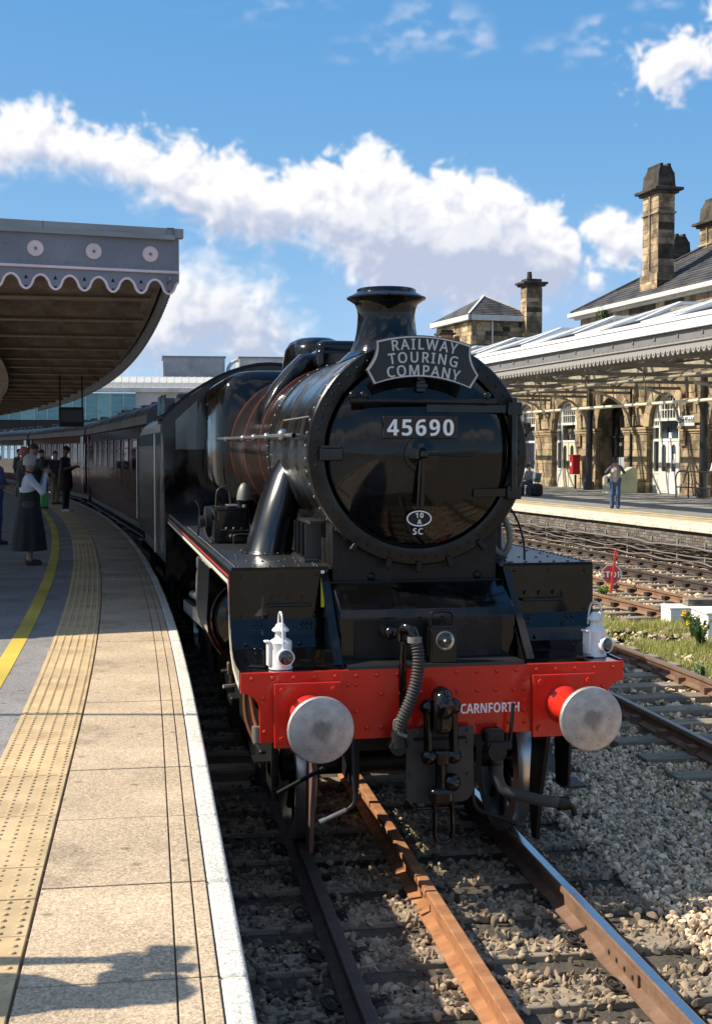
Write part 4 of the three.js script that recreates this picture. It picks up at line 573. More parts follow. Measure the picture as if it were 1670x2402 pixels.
// --- lamps standing on the front deck ---
function oilLamp(label, pos, turn) {
  const t = thing('oil_lamp', label, 'lamp', pos, turn, 'white lamps on the buffer beam deck');
  part('body', [place(lathe([[0.001, 0], [0.074, 0], [0.074, 0.012], [0.07, 0.02], [0.07, 0.16], [0.072, 0.165], [0.06, 0.178], [0.036, 0.192], [0.033, 0.2], [0.033, 0.235], [0.03, 0.24], [0.001, 0.24]], 28), 0, 0, 0), rbox(0.02, 0.15, 0.06, 0.004, -0.075, 0.095, 0.0), rbox(0.035, 0.012, 0.06, 0.004, -0.085, 0.172, 0), box(0.012, 0.03, 0.03, 0.075, 0.07, 0.02)], m.lampWhite, t);
  part('cowl', place(lathe([[0.03, 0.228], [0.05, 0.232], [0.055, 0.24], [0.046, 0.252], [0.034, 0.262], [0.028, 0.275], [0.018, 0.283], [0.001, 0.286]], 24), 0, 0, 0), m.lampWhite, t);
  part('carrying_handle', tube([[-0.002, 0.13, 0.072], [0, 0.2, 0.064], [0, 0.28, 0.055], [0, 0.335, 0.035], [0, 0.352, 0.0], [0, 0.335, -0.035], [0, 0.28, -0.055], [0, 0.2, -0.064]], 0.0065, 8, 40), m.lampWhite, t);
  const l = part('lens_hood', [cylZ(0.05, 0.053, 0.035, 0.012, 0.08, 0.078), cylZ(0.052, 0.052, 0.012, 0.012, 0.08, 0.093)], m.lampWhite, t);
  part('lens', place(new THREE.SphereGeometry(0.047, 20, 10, 0, PI * 2, 0, PI / 2).rotateX(PI / 2).scale(1, 1, 0.35), 0.012, 0.08, 0.095), m.lens, l);
  return t;
}
oilLamp('white oil lamp above the left buffer, nearest the platform', LW(-0.975, 1.325, -0.12), PH + 0.1);
oilLamp('white oil lamp above the right buffer, turned towards the ballast', LW(1.13, 1.325, -0.22), PH + 0.45).scale.setScalar(1.02);
{
  const t = thing('electric_headlamp', 'black box headlamp with a clear round lens at the middle of the deck', 'lamp', LW(0.05, 1.335, -0.09), PH);
  part('case', [rbox(0.175, 0.225, 0.12, 0.012, 0, 0.1125, 0), rbox(0.155, 0.03, 0.1, 0.006, 0, 0.228, 0)], m.gloss, t);
  part('carrying_handle', tube([[-0.075, 0.22, 0], [-0.073, 0.30, 0], [-0.055, 0.322, 0], [0.055, 0.322, 0], [0.073, 0.30, 0], [0.075, 0.22, 0]], 0.011, 10, 40), m.gloss, t);
  part('bezel', latheZ([[0.05, 0.058], [0.062, 0.062], [0.06, 0.072], [0.053, 0.074]], 0.005, 0.148, 40), m.steel, t);
  part('reflector', latheZ([[0.0, 0.03], [0.02, 0.034], [0.04, 0.05], [0.054, 0.07]], 0.005, 0.148, 40), mat(0, { lin: [0.9, 0.88, 0.84], roughness: 0.12, metalness: 1 }), t);
  part('bulb', sph(0.013, 0.005, 0.148, 0.05), mat(0, { lin: [0.8, 0.78, 0.7], roughness: 0.2, emissive: new THREE.Color(1, 0.9, 0.7), emissiveIntensity: 0.4 }), t);
  part('lens', place(new THREE.SphereGeometry(0.054, 24, 10, 0, PI * 2, 0, PI / 2).rotateX(PI / 2).scale(1, 1, 0.25), 0.005, 0.148, 0.07), mat(0, { lin: [1, 1, 1], transmission: 1, thickness: 0, roughness: 0.08 }), t);
  part('strap', [rbox(0.012, 0.05, 0.05, 0.003, 0.09, 0.19, 0.02), box(0.02, 0.018, 0.006, 0.07, 0.205, 0.062)], m.sooty, t);
}

// ---------- tender and carriages on the curve ----------
Object.assign(m, {
  maroon: mat(0, { lin: [0.055, 0.008, 0.011], roughness: 0.12, ior: 1.32, bump: T.wave, bs: 0.008 }),
  coachRoof: mat(0, { lin: [0.11, 0.11, 0.115], tex: T.grime, roughness: 0.5 }),
  tenderBlack: mat(0, { lin: [0.006, 0.006, 0.007], roughness: 0.12, ior: 1.36, bump: T.bump, bs: 0.006 }),
  coal: mat(0, { lin: [0.012, 0.012, 0.012], roughness: 0.5, bump: T.bump, bs: 0.03 }),
  coachGlass: mat(0, { lin: [0.012, 0.013, 0.015], roughness: 0.05, clearcoat: 1, clearcoatRoughness: 0.03 }),
});
const smallWheel = clean(mergeGeometries([new THREE.CylinderGeometry(0.46, 0.46, 0.13, 28).rotateZ(PI / 2), new THREE.CylinderGeometry(0.49, 0.49, 0.03, 28).rotateZ(PI / 2)].map((g) => g.toNonIndexed())));
{
  const c = P(-0.10, 13.9), t = thing('locomotive_tender', 'black tender coupled between the locomotive cab and the first maroon carriage', 'tender', [c.x, 0, c.z], pathTurn(13.9) + 0.012);
  const side = [[-1.26, 1.25], [-1.27, 2.75], [-1.24, 2.95], [-1.16, 3.10], [-1.02, 3.22], [-0.9, 3.27], [0.9, 3.27], [1.02, 3.22], [1.16, 3.10], [1.24, 2.95], [1.27, 2.75], [1.26, 1.25]];
  part('tank', extrude(shape(side), 6.6, 0.006, 1).translate(0, 0, -3.4), m.tenderBlack, t);
  part('underframe', [box(2.3, 0.3, 6.9, 0, 1.1, 0), box(0.05, 0.5, 6.4, -0.95, 0.8, 0), box(0.05, 0.5, 6.4, 0.95, 0.8, 0)], m.sooty, t);
  part('coal_heap', ringLoft([[-2.2, 0.5], [-1.5, 0.9], [0, 1.0], [1.8, 0.9], [2.6, 0.6]].map(([z, k]) => Array.from({ length: 14 }, (_, i) => { const a = i / 14 * PI * 2; return V(0.95 * k * Math.cos(a), 3.2 + 0.32 * k * Math.max(0, Math.sin(a)) + 0.05 * HASH[i * 31 + (z * 10 | 0) + 400], z); }))), m.coal, t);
  each('grab_rail', [-3.3, 3.35].map((z) => bar([-1.30, 1.4, z], [-1.30, 2.7, z], 0.016)), m.steel, t);
  part('vent_dome', place(new THREE.SphereGeometry(0.2, 16, 8, 0, PI * 2, 0, PI / 2), -0.5, 3.26, -2.7), m.sooty, t); part('vent_dome', place(new THREE.SphereGeometry(0.2, 16, 8, 0, PI * 2, 0, PI / 2), 0.35, 3.26, -2.7), m.sooty, t);
  part('step', [box(0.05, 0.7, 0.3, -1.2, 0.85, 3.1), box(0.2, 0.03, 0.32, -1.2, 0.55, 3.1)], m.sooty, t);
  for (const x of [-0.752, 0.752]) for (const z of [-2.2, 0, 2.2]) { const w = new THREE.Mesh(smallWheel, m.tyre); w.name = 'wheel'; w.position.set(x, 0.49, z); t.add(w); }
}
function carriage(s, label) {
  const LEN = 19.3, c = P(-0.02, s), t = thing('railway_carriage', label, 'carriage', [c.x, 0, c.z], pathTurn(s), 'maroon carriages curving away along the platform'); const h = LEN / 2;
  const bodyP = [[-1.27, 1.15], [-1.32, 1.5], [-1.335, 2.2], [-1.32, 2.9], [-1.29, 3.18], [1.29, 3.18], [1.32, 2.9], [1.335, 2.2], [1.32, 1.5], [1.27, 1.15]];
  part('body', extrude(shape(bodyP), LEN, 0.004, 1).translate(0, 0, -h), m.maroon, t);
  const rp = []; for (let i = 0; i <= 20; i++) { const a = i / 20 * PI; rp.push([-1.36 * Math.cos(a), 3.19 + 0.56 * Math.pow(Math.sin(a), 0.62)]); }
  const rf = part('roof', extrude(shape(rp), LEN + 0.06, 0.003, 1).translate(0, 0, -h - 0.03), m.coachRoof, t);
  each('roof_vent', [-7.5, -5, -2.5, 0, 2.5, 5, 7.5].map((z) => rbox(0.26, 0.14, 0.36, 0.04, -0.35, 3.80, z)), m.coachRoof, rf);
  each('roof_seam', [-6.5, -3, 0.4, 3.8, 7.2].map((z) => extrude(shape([...rp.map(([x, y]) => [x * 1.001, y + 0.001]), ...rp.slice().reverse().map(([x, y]) => [x * 1.006, y + 0.012])]), 0.03).translate(0, 0, z)), m.coachRoof, rf);
  part('underframe', [box(2.4, 0.2, LEN - 0.3, 0, 1.05, 0), box(1.6, 0.45, 5, 0, 0.75, 0)], m.sooty, t);
  for (const sx of [-1, 1]) {
    for (let i = 0; i < 8; i++) { const z = -7.3 + i * 2.06, w = part('window', rbox(0.03, 0.66, 1.15, 0.01, sx * 1.325, 2.56, z, 0, 0, sx * 0.02), m.coachGlass, t); part('window_frame', [box(0.036, 0.03, 1.2, sx * 1.327, 2.905, z), box(0.036, 0.03, 1.2, sx * 1.330, 2.215, z), box(0.036, 0.66, 0.03, sx * 1.329, 2.56, z - 0.59), box(0.036, 0.66, 0.03, sx * 1.329, 2.56, z + 0.59), box(0.036, 0.03, 1.15, sx * 1.328, 2.72, z)], m.maroon, w); }
    for (const z of [-8.95, -0.1 + 0.0, 8.95]) if (Math.abs(z) > 1) { const d = part('door', rbox(0.02, 1.95, 0.72, 0.004, sx * 1.332, 2.17, z), m.maroon, t); part('door_window', rbox(0.03, 0.62, 0.42, 0.01, sx * 1.332, 2.58, z), m.coachGlass, d); part('door_handle', box(0.04, 0.03, 0.12, sx * 1.36, 2.05, z + 0.22), m.brass, d); }
    part('footboard', box(0.16, 0.035, LEN - 1, sx * 1.30, 0.97, 0), m.sooty, t); each('step_board', [-8.9, -4.2, 0.5, 5.2, 8.9].map((z) => box(0.14, 0.025, 0.5, sx * 1.35, 0.90, z)), m.silverPaint, t);
  }
  each('gangway', [-1, 1].map((k) => rbox(1.1, 2.1, 0.3, 0.05, 0, 2.2, k * (h + 0.12))), m.blackMatt, t);
  for (const x of [-0.752, 0.752]) for (const b of [-6.6, 6.6]) for (const z of [-1.25, 1.25]) { const w = new THREE.Mesh(smallWheel, m.tyre); w.name = 'wheel'; w.position.set(x, 0.49, b + z); t.add(w); }
  each('bogie_side', [-6.6, 6.6].flatMap((b) => [-0.95, 0.95].map((x) => box(0.08, 0.3, 3.3, x, 0.6, b))), m.sooty, t);
}
carriage(27.6, 'first maroon carriage, directly behind the tender, with a glossy dark side');
carriage(47.6, 'second maroon carriage, with its grey roof seen past the people on the platform');
carriage(67.6, 'farthest maroon carriage, where the curved train meets the footbridge');

// ---------- canopy over this platform ----------
Object.assign(m, {
  canopyGrey: mat(0, { lin: [0.26, 0.27, 0.315], tex: T.blotch, roughness: 0.55 }),
  canopyCap: mat(0, { lin: [0.36, 0.375, 0.39], tex: T.blotch, roughness: 0.45 }),
  canopyWhite: mat(0, { lin: [0.98, 0.78, 0.78], tex: T.blotch, roughness: 0.5 }),
  canopyUnder: mat(0, { lin: [0.28, 0.215, 0.165], tex: T.grime, roughness: 0.9 }),
  canopySteel: mat(0, { lin: [0.42, 0.345, 0.28], tex: T.rust, roughness: 0.8 }),
  canopyBracket: mat(0, { lin: [0.5, 0.47, 0.42], tex: T.grime, roughness: 0.8 }),
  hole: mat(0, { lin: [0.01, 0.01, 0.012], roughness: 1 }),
});
const wave = (x, p, A) => { const c = Math.cos(x / p * PI * 2); return -A * Math.sign(c) * Math.pow(Math.abs(c), 0.62); };
{
  const can = thing('platform_canopy', 'grey station canopy with scalloped edge and white roundels above the left platform', 'canopy', [0, 0, 0], 0);
  const CW = -1.43;
  // the end facing the camera
  const e = new THREE.Group(); e.name = 'end_fascia'; e.position.set(-1.425, 0, -6.5); e.rotation.y = 0.2; can.add(e);
  const W = 7.6, pitch = 0.302, pts = [], inn = [];
  for (let i = 0; i <= 25 * 12 + 3; i++) { const x = -i / 12 * pitch, y = 4.435 + wave(x + 0.115, pitch, 0.075); pts.push([x, y]); }
  const N = pts.map((p, i) => { const a = pts[Math.max(0, i - 1)], b = pts[Math.min(pts.length - 1, i + 1)], d = [b[0] - a[0], b[1] - a[1]], l = Math.hypot(...d); return [p[0] + d[1] / l * 0.024, p[1] - d[0] / l * 0.024]; });
  const x0 = pts[pts.length - 1][0];
  part('fascia_panel', extrude(shape([[0, 4.985], ...pts, [x0, 4.985]]), 0.025).translate(0, 0, -0.03), m.canopyGrey, e);
  part('scallop_edging', extrude(shape([...pts, ...N.reverse()]), 0.012).translate(0, 0, -0.006), m.canopyWhite, e);
  part('moulding', [rbox(W, 0.032, 0.035, 0.01, -W / 2, 4.605, 0.005)], m.canopyWhite, e);
  part('coping', [rbox(W + 0.05, 0.105, 0.075, 0.006, -W / 2 + 0.02, 5.025, -0.012), box(W, 0.02, 0.02, -W / 2, 4.972, 0.0)], m.canopyCap, e);
  for (let i = 0; i < 12; i++) { const x = -0.315 - i * 0.605, r = part('roundel', latheZ([[0, 0.012], [0.02, 0.014], [0.03, 0.008], [0.045, 0.014], [0.06, 0.009], [0.072, 0.016], [0.083, 0.010], [0.086, -0.004]], x, 4.79, 36, 0.3), m.canopyWhite, e); part('roundel_boss', latheZ([[0, 0.03], [0.012, 0.026], [0.018, 0.014]], x, 4.79, 16), m.canopyGrey, r); }
  for (let i = 0; i < 25; i++) { const x = -0.115 - i * pitch, y = 4.385; const r = new THREE.CylinderGeometry(0.021, 0.021, 0.004, 18).rotateX(PI / 2); part('scallop_hole', place(r, x, y, -0.003), m.hole, e); part('pierced_triangle', extrude(shape([[-0.02, 0], [0.02, 0], [0, 0.042]]), 0.003).translate(x, 4.475, -0.0045), m.hole, e); }
  { const l = []; for (let i = 0; i < 72; i++) l.push([-0.08 - i * 0.101, 4.66 + (i % 2) * 0.004, -0.004, 0, 0.3, 1]); for (let i = 0; i < 11; i++) { l.push([-0.62 - i * 0.605, 4.83, -0.004, 0, 0, 1]); if (i % 2) l.push([-0.62 - i * 0.605, 4.655, -0.004, 0, 0, 1]); } rivets(l, 0.009, m.canopyGrey, e); }
  each('panel_joint', [-1.96, -4.4].map((x) => box(0.006, 0.36, 0.004, x, 4.79, -0.003)), m.hole, e); each('coping_joint', [-1.45, -3.6].map((x) => box(0.005, 0.105, 0.078, x, 5.025, -0.0115)), m.hole, e);
  // the edge along the track
  part('edge_fascia', sweep([[CW, 4.985], [CW, 4.52], [CW - 0.03, 4.52], [CW - 0.03, 4.985]], 6.56, 110, 1), m.canopyGrey, can);
  part('edge_coping', sweep([[CW + 0.03, 5.077], [CW + 0.03, 4.975], [CW - 0.05, 4.975], [CW - 0.05, 5.077]], 6.47, 110, 1), m.canopyCap, can);
  part('edge_moulding', sweep([[CW + 0.022, 4.62], [CW + 0.022, 4.59], [CW - 0.005, 4.59], [CW - 0.005, 4.62]], 6.56, 110, 1), m.canopyWhite, can);
  const tooth = clean(extrude(shape([[-0.151, 0.02], [-0.151, -0.02], [-0.11, -0.035], [-0.095, -0.07], [-0.075, -0.12], [-0.04, -0.15], [0, -0.16], [0.04, -0.15], [0.075, -0.12], [0.095, -0.07], [0.11, -0.035], [0.151, -0.02], [0.151, 0.02]]), 0.03).rotateY(PI / 2));
  for (let i = 0; i < 150; i++) { const s = 6.6 + i * 0.302, p = P(CW - 0.032, s), o = new THREE.Mesh(tooth, m.canopyGrey); o.name = 'valance_board'; o.position.set(p.x, 4.53, p.z); o.rotation.y = pathTurn(s); can.add(o); }
  // roof, boarding and steelwork
  part('end_roof', (() => { const g = extrude(shape([[-1.47, -6.44], [-1.47, -8.0], [-9.5, -8.0], [-9.05, -4.98]]), 0.05); return g.rotateX(PI / 2).translate(0, 5.0, 0); })(), m.canopyCap, can); part('roof_sheet', sweep([[CW - 0.06, 5.03], [-5.6, 5.42], [-9.6, 5.03], [-9.6, 4.97], [-5.6, 5.36], [CW - 0.06, 4.97]], 7.2, 110, 1.5), m.canopyCap, can);
  part('soffit', sweep([[CW - 0.05, 4.93], [-9.5, 4.93], [-9.5, 4.91], [-5.6, 4.93], [CW - 0.05, 4.91]], 6.75, 110, 1.5), m.canopyUnder, can);
  part('edge_girder', [sweep([[-1.56, 4.9], [-1.56, 4.62], [-1.58, 4.62], [-1.58, 4.9]], 6.8, 110, 1.5), sweep([[-1.5, 4.62], [-1.66, 4.62], [-1.66, 4.605], [-1.5, 4.605]], 6.8, 110, 1.5)], m.canopySteel, can);
  part('inner_girder', [sweep([[-4.0, 4.9], [-4.0, 4.42], [-4.02, 4.42], [-4.02, 4.9]], 6.8, 110, 1.5), sweep([[-3.9, 4.42], [-4.12, 4.42], [-4.12, 4.40], [-3.9, 4.40]], 6.8, 110, 1.5)], m.canopySteel, can);
  for (let i = 0; i < 36; i++) { const s = 8.2 + i * 2.75, p = P(-5.4, s); part('cross_girder', [box(7.6, 0.40, 0.02, 0, 4.70, 0), box(7.6, 0.02, 0.20, 0, 4.49, 0)].map((g) => place(g, p.x, 0, p.z, 0, pathTurn(s), 0)), m.canopySteel, can); for (const k of [0.9, 1.8]) { const p2 = P(-5.4, s + k); part('boarding_batten', place(box(7.5, 0.11, 0.09, 0, 4.86, 0), p2.x, 0, p2.z, 0, pathTurn(s), 0), m.canopyUnder, can); } }
  for (let i = 0; i < 6; i++) { const s = 9.5 + i * 8.25, a = pathTurn(s), p = P(-5.0, s); const col = new THREE.Group(); col.name = 'column'; col.position.set(p.x, PY, p.z); col.rotation.y = a; can.add(col);
    part('shaft', [cylY(0.085, 0.10, 3.5, 0, 1.75, 0), cylY(0.16, 0.2, 0.25, 0, 0.12, 0), cylY(0.15, 0.1, 0.16, 0, 2.55, 0)], m.canopyBracket, col);
    const arc = []; for (let k = 0; k <= 10; k++) { const b = k / 10 * PI / 2; arc.push([0.08 + 0.92 * Math.sin(b), 2.6 + 0.88 * (1 - Math.cos(b)), 0]); }
    part('arched_bracket', [...arc.slice(1).map((q2, k) => beam(arc[k], q2, 0.09, 0.05)), ...[1, -1].map((f) => tube(Array.from({ length: 13 }, (_, k) => { const b = k / 12 * PI * 2; return [0.34, 3.15 + 0.2 * Math.sin(b), 0.2 * Math.cos(b) * 0 + 0.001 * f].map((v, j) => (j === 0 ? 0.34 + 0.2 * Math.cos(b) : v)); }), 0.022, 6, 30))], m.canopyBracket, col);
  }
}
{
  const p = P(-2.35, 27), t = thing('information_screen', 'dark boxy information screen hanging below the canopy', 'screen', [p.x, 3.28, p.z], pathTurn(27));
  part('case', rbox(0.62, 0.5, 0.34, 0.02, 0, 0.25, 0), m.blackMatt, t); part('display', box(0.54, 0.3, 0.004, 0, 0.27, 0.172), mat(0, { lin: [0.03, 0.028, 0.03], roughness: 0.3 }), t); each('hanger', [-0.28, 0.28].map((x) => box(0.04, 0.9, 0.04, x, 0.92, 0)), m.blackMatt, t);
}

// ---------- footbridge across the tracks, in the distance ----------
{
  Object.assign(m, { teal: mat(0, { lin: [0.05, 0.20, 0.23], roughness: 0.1, clearcoat: 1, clearcoatRoughness: 0.05, bump: T.wave, bs: 0.03 }), teal2: mat(0, { lin: [0.10, 0.30, 0.33], roughness: 0.1, clearcoat: 1, clearcoatRoughness: 0.05, bump: T.wave, bs: 0.03 }), clad: mat(0, { lin: [0.62, 0.60, 0.60], tex: T.blotch, roughness: 0.5 }), bridgeRoof: mat(0, { lin: [0.72, 0.71, 0.66], tex: T.blotch, roughness: 0.5 }) });
  const b = thing('footbridge', 'pale footbridge with teal glazing and a ribbed barrel roof crossing behind the train', 'bridge', [0, 0, -100]);
  part('deck_beam', box(40, 0.72, 4.4, -8, 4.67, -2.2), m.blackMatt, b);
  part('end_wall', box(40, 2.3, 0.2, -8, 6.2, -4.3), m.clad, b);
  for (let i = 0; i < 15; i++) { const x = -17.2 + i * 1.0; const w = part('glazing_panel', box(0.94, 2.16, 0.06, x, 6.16, 0), i % 3 ? m.teal : m.teal2, b); each('transom', [5.6, 6.25, 6.9].map((y) => box(0.94, 0.045, 0.09, x, y, 0.0)), m.teal2, w); }
  each('mullion', Array.from({ length: 16 }, (_, i) => box(0.06, 2.2, 0.12, -17.7 + i, 6.16, 0.01)), m.clad, b);
  for (let i = 0; i < 4; i++) for (let j = 0; j < 2; j++) part('cladding_panel', box(3.7, 1.09, 0.06, -0.88 + i * 3.76, 5.63 + j * 1.13, 0), m.clad, b);
  part('gutter', rbox(40, 0.42, 0.5, 0.08, -8, 7.52, 0.1), m.bridgeRoof, b);
  const rib = []; for (let k = 0; k <= 8; k++) { const a = k / 8 * PI; rib.push([-2.2 - 2.3 * Math.cos(a), 7.74 + 0.95 * Math.sin(a)]); }
  const rg = clean(exXz([...rib, ...rib.slice().reverse().map(([z, y]) => [z, y - 0.08])], 0.50, -0.25, 0.02)), rg2 = clean(exXz([...rib.map(([z, y]) => [z, y + 0.05]), ...rib.slice().reverse().map(([z, y]) => [z, y - 0.02])], 0.09, -0.045));
  for (let i = 0; i < 62; i++) { const o = new THREE.Mesh(rg, m.bridgeRoof); o.name = 'roof_panel'; o.position.x = -27 + i * 0.6; b.add(o); const r2 = new THREE.Mesh(rg2, m.bridgeRoof); r2.name = 'roof_rib'; r2.position.x = -26.7 + i * 0.6; b.add(r2); }
  each('pier', [-22, 9].map((x) => box(1.2, 4.6, 3, x, 2.2, -2.2)), m.clad, b);
  part('floodlight', rbox(1.0, 0.8, 0.6, 0.06, -3.4, 5.5, 0.5), m.blackMatt, b);
  const t1 = thing('rooftop_plant_room', 'grey box on the roofline behind the footbridge, left of its twin', 'plant room', [2.0, 0, -112]);
  part('wall', box(5.4, 11.2, 5, 0.3, 5.3, 0), mat(0, { lin: [0.40, 0.42, 0.45], tex: T.blotch, roughness: 0.6 }), t1); part('cornice', box(5.6, 0.12, 5.2, 0.3, 10.9, 0), m.canopyGrey, t1); part('louvre', box(0.02, 0.5, 0.4, -2.41, 10.3, 1.6), m.canopyGrey, t1);
  const t2 = thing('rooftop_plant_room', 'white box with a curved duct on the roofline just left of the locomotive dome', 'plant room', [9.4, 0, -112]);
  part('wall', box(6.6, 11.2, 5, 0.2, 5.3, 0), m.clad, t2); part('cornice', box(6.8, 0.12, 5.2, 0.2, 10.9, 0), m.canopyGrey, t2); part('duct', place(new THREE.TorusGeometry(1.1, 0.16, 8, 16, PI / 2), -3.0, 9.6, 1.8, 0, PI, 0), m.clad, t2);
  const t3 = thing('station_block', 'low pale building seen under the footbridge at far left', 'building', [-20, 0, -135]);
  part('wall', box(34, 6.2, 6, 0, 3.0, 0), m.clad, t3); each('window', Array.from({ length: 9 }, (_, i) => box(1.6, 1.2, 0.05, -14 + i * 3.4, 4.6, 3.02)), m.teal, t3); part('parapet', box(34.4, 0.2, 6.4, 0, 6.2, 0), m.canopyGrey, t3);
}

// ---------- station building, canopy and furniture on the opposite platform ----------
Object.assign(m, {
  ashlar: mat(0, { lin: [0.60, 0.465, 0.295], tex: T.stone, bump: T.bump, bs: 0.006, roughness: 0.92 }),
  ashlar2: mat(0, { lin: [0.52, 0.405, 0.26], tex: T.stone, bump: T.bump, bs: 0.006, roughness: 0.92 }),
  ashlarDark: mat(0, { lin: [0.33, 0.26, 0.175], tex: T.stone, bump: T.bump, bs: 0.006, roughness: 0.95 }),
  soot: mat(0, { lin: [0.085, 0.073, 0.058], tex: T.stone, bump: T.bump, bs: 0.006, roughness: 0.95 }),
  joinery: mat(0, { lin: [0.74, 0.73, 0.67], roughness: 0.45 }),
  cream: mat(0, { lin: [0.70, 0.64, 0.46], roughness: 0.5 }),
  slate: mat(0, { lin: [0.085, 0.085, 0.092], tex: T.stone, roughness: 0.75 }),
  slate2: mat(0, { lin: [0.115, 0.11, 0.112], tex: T.stone, roughness: 0.75 }),
  pane: mat(0, { lin: [0.012, 0.013, 0.013], roughness: 0.08, clearcoat: 1, clearcoatRoughness: 0.05 }),
  steelCream: mat(0, { lin: [0.52, 0.47, 0.36], tex: T.grime, roughness: 0.7 }),
  steelDim: mat(0, { lin: [0.25, 0.21, 0.15], tex: T.grime, roughness: 0.8 }),
  valance: mat(0, { lin: [0.40, 0.385, 0.36], tex: T.blotch, roughness: 0.6 }),
  valanceGrey: mat(0, { lin: [0.24, 0.235, 0.23], tex: T.blotch, roughness: 0.6 }),
  roofGlass: mat(0, { lin: [0.9, 0.9, 0.88], transmission: 1, thickness: 0, roughness: 0.25 }),
});
const WT = 11.6;   // the façade stands this far behind the platform edge
const bayC = (i) => -10.75 + i * 5.25;
{
  const b = thing('station_building', 'long sandstone station building with arched doorways and white joinery', 'building', q(0, 0, 0), AR);
  const wall = new THREE.Group(); wall.name = 'facade'; b.add(wall);
  const TOP = 6.5, SP = 3.72, HW = 1.48, x0 = -46, x1 = 20;      // profile in (s, y), extruded in t
  const toT = (g, t) => { g.applyMatrix4(new THREE.Matrix4().set(0, 0, 1, t, 0, 1, 0, 0, 1, 0, 0, 0, 0, 0, 0, 1)); const ix = g.index; g = ix ? g.toNonIndexed() : g; const p = g.attributes.position, nn = g.attributes.normal; for (let i = 0; i < p.count; i += 3) for (const at of [p, nn]) { const a = [at.getX(i + 1), at.getY(i + 1), at.getZ(i + 1)]; at.setXYZ(i + 1, at.getX(i + 2), at.getY(i + 2), at.getZ(i + 2)); at.setXYZ(i + 2, ...a); } return g; };
  const shp = shape([[x0, FY - 0.1], [x1, FY - 0.1], [x1, TOP], [x0, TOP]]);
  for (let i = -6; i < 6; i++) { const c = bayC(i), h = new THREE.Path(); h.moveTo(c - HW, FY - 0.05); h.lineTo(c + HW, FY - 0.05); h.lineTo(c + HW, SP); h.absarc(c, SP, HW, 0, PI, false); h.closePath(); shp.holes.push(h); }
  part('wall', toT(extrude(shp, 0.55, 0, 1, 24), WT), m.ashlarDark, wall);
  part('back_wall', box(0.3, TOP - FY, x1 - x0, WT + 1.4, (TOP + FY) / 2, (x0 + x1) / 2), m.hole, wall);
  const r = rng(17), stones = [m.ashlar, m.ashlar2, mat(0, { lin: [0.66, 0.51, 0.325], tex: T.stone, bump: T.bump, bs: 0.006, roughness: 0.92 }), mat(0, { lin: [0.48, 0.37, 0.24], tex: T.stone, bump: T.bump, bs: 0.006, roughness: 0.92 })];
  for (let i = -4; i < 3; i++) {
    const c = bayC(i);
    // voussoirs round the arch
    for (let k = 0; k < 9; k++) { const a0 = k / 9 * PI + 0.012, a1 = (k + 1) / 9 * PI - 0.012, R0 = HW, R1 = HW + 0.5; part('voussoir', toT(extrude(shape([[c + R0 * Math.cos(a0), SP + R0 * Math.sin(a0)], [c + R1 * Math.cos(a0), SP + R1 * Math.sin(a0)], [c + R1 * Math.cos((a0 + a1) / 2) * 1.0, SP + R1 * Math.sin((a0 + a1) / 2)], [c + R1 * Math.cos(a1), SP + R1 * Math.sin(a1)], [c + R0 * Math.cos(a1), SP + R0 * Math.sin(a1)], [c + R0 * Math.cos((a0 + a1) / 2), SP + R0 * Math.sin((a0 + a1) / 2)]]), 0.14 + (k === 4 ? 0.05 : 0), 0.008, 1), WT - 0.13), stones[r() * 4 | 0], wall); }
    // pier to the near side of the bay, laid in courses, with its capital
    const pc = c + 2.625, pier = new THREE.Group(); pier.name = 'pier'; wall.add(pier);
    let y = FY; for (let k = 0; y < SP - 0.25; k++) { const h = k ? 0.36 : 0.5; const hh = Math.min(h, SP - 0.25 - y); for (const [a, w] of k % 2 ? [[-0.62, 1.0], [0.5, 1.24]] : [[-0.36, 1.52], [0.76, 0.72]]) part('stone', rbox(0.22 + (k ? 0 : 0.06), hh - 0.012, w - 0.012, 0.012, WT - 0.08, y + hh / 2, pc + a * 0.98, 0, 0, 0, 1), stones[r() * 4 | 0], pier); y += hh; }
    part('capital', [rbox(0.36, 0.10, 2.36, 0.03, WT - 0.1, SP - 0.2, pc), rbox(0.42, 0.12, 2.44, 0.02, WT - 0.1, SP - 0.07, pc), rbox(0.28, 0.05, 2.30, 0.02, WT - 0.1, SP - 0.31, pc)], m.ashlar, pier);
    for (let k = 0; k < 4; k++) for (const d of [-1, 1]) part('spandrel_stone', rbox(0.1, 0.42, 0.62 - k * 0.04, 0.012, WT - 0.04, SP + 0.28 + k * 0.44, pc + d * (0.28 - k * 0.02) + d * k * 0.06), stones[r() * 4 | 0], pier);
    each('corbel', [-0.5, 0.5].map((d) => rbox(0.4, 0.3, 0.34, 0.06, WT - 0.2, 4.7, pc + d)), m.ashlar2, pier);
    // infill of the arch: glazed screen with doors
    if (i === -1) continue;
    const T0 = WT + 0.14, f = new THREE.Group(); f.name = 'glazed_screen'; b.add(f);
    const door = i !== -3; const dw = 0.86;
    const bars = [box(0.1, 3.4, 0.1, T0, FY + 1.7, c - HW + 0.05), box(0.1, 3.4, 0.1, T0, FY + 1.7, c + HW - 0.05), box(0.1, 4.25, 0.12, T0 + 0.001, FY + 2.12, c - dw), box(0.1, 4.25, 0.12, T0 + 0.001, FY + 2.12, c + dw), box(0.12, 0.12, 2 * HW, T0 + 0.002, 3.12, c), box(0.12, 0.12, 2 * HW, T0 + 0.002, 4.02, c), box(0.12, 0.1, 2 * (HW - dw), T0 + 0.003, SP, c - HW + (HW - dw) / 2 - 0.3)];
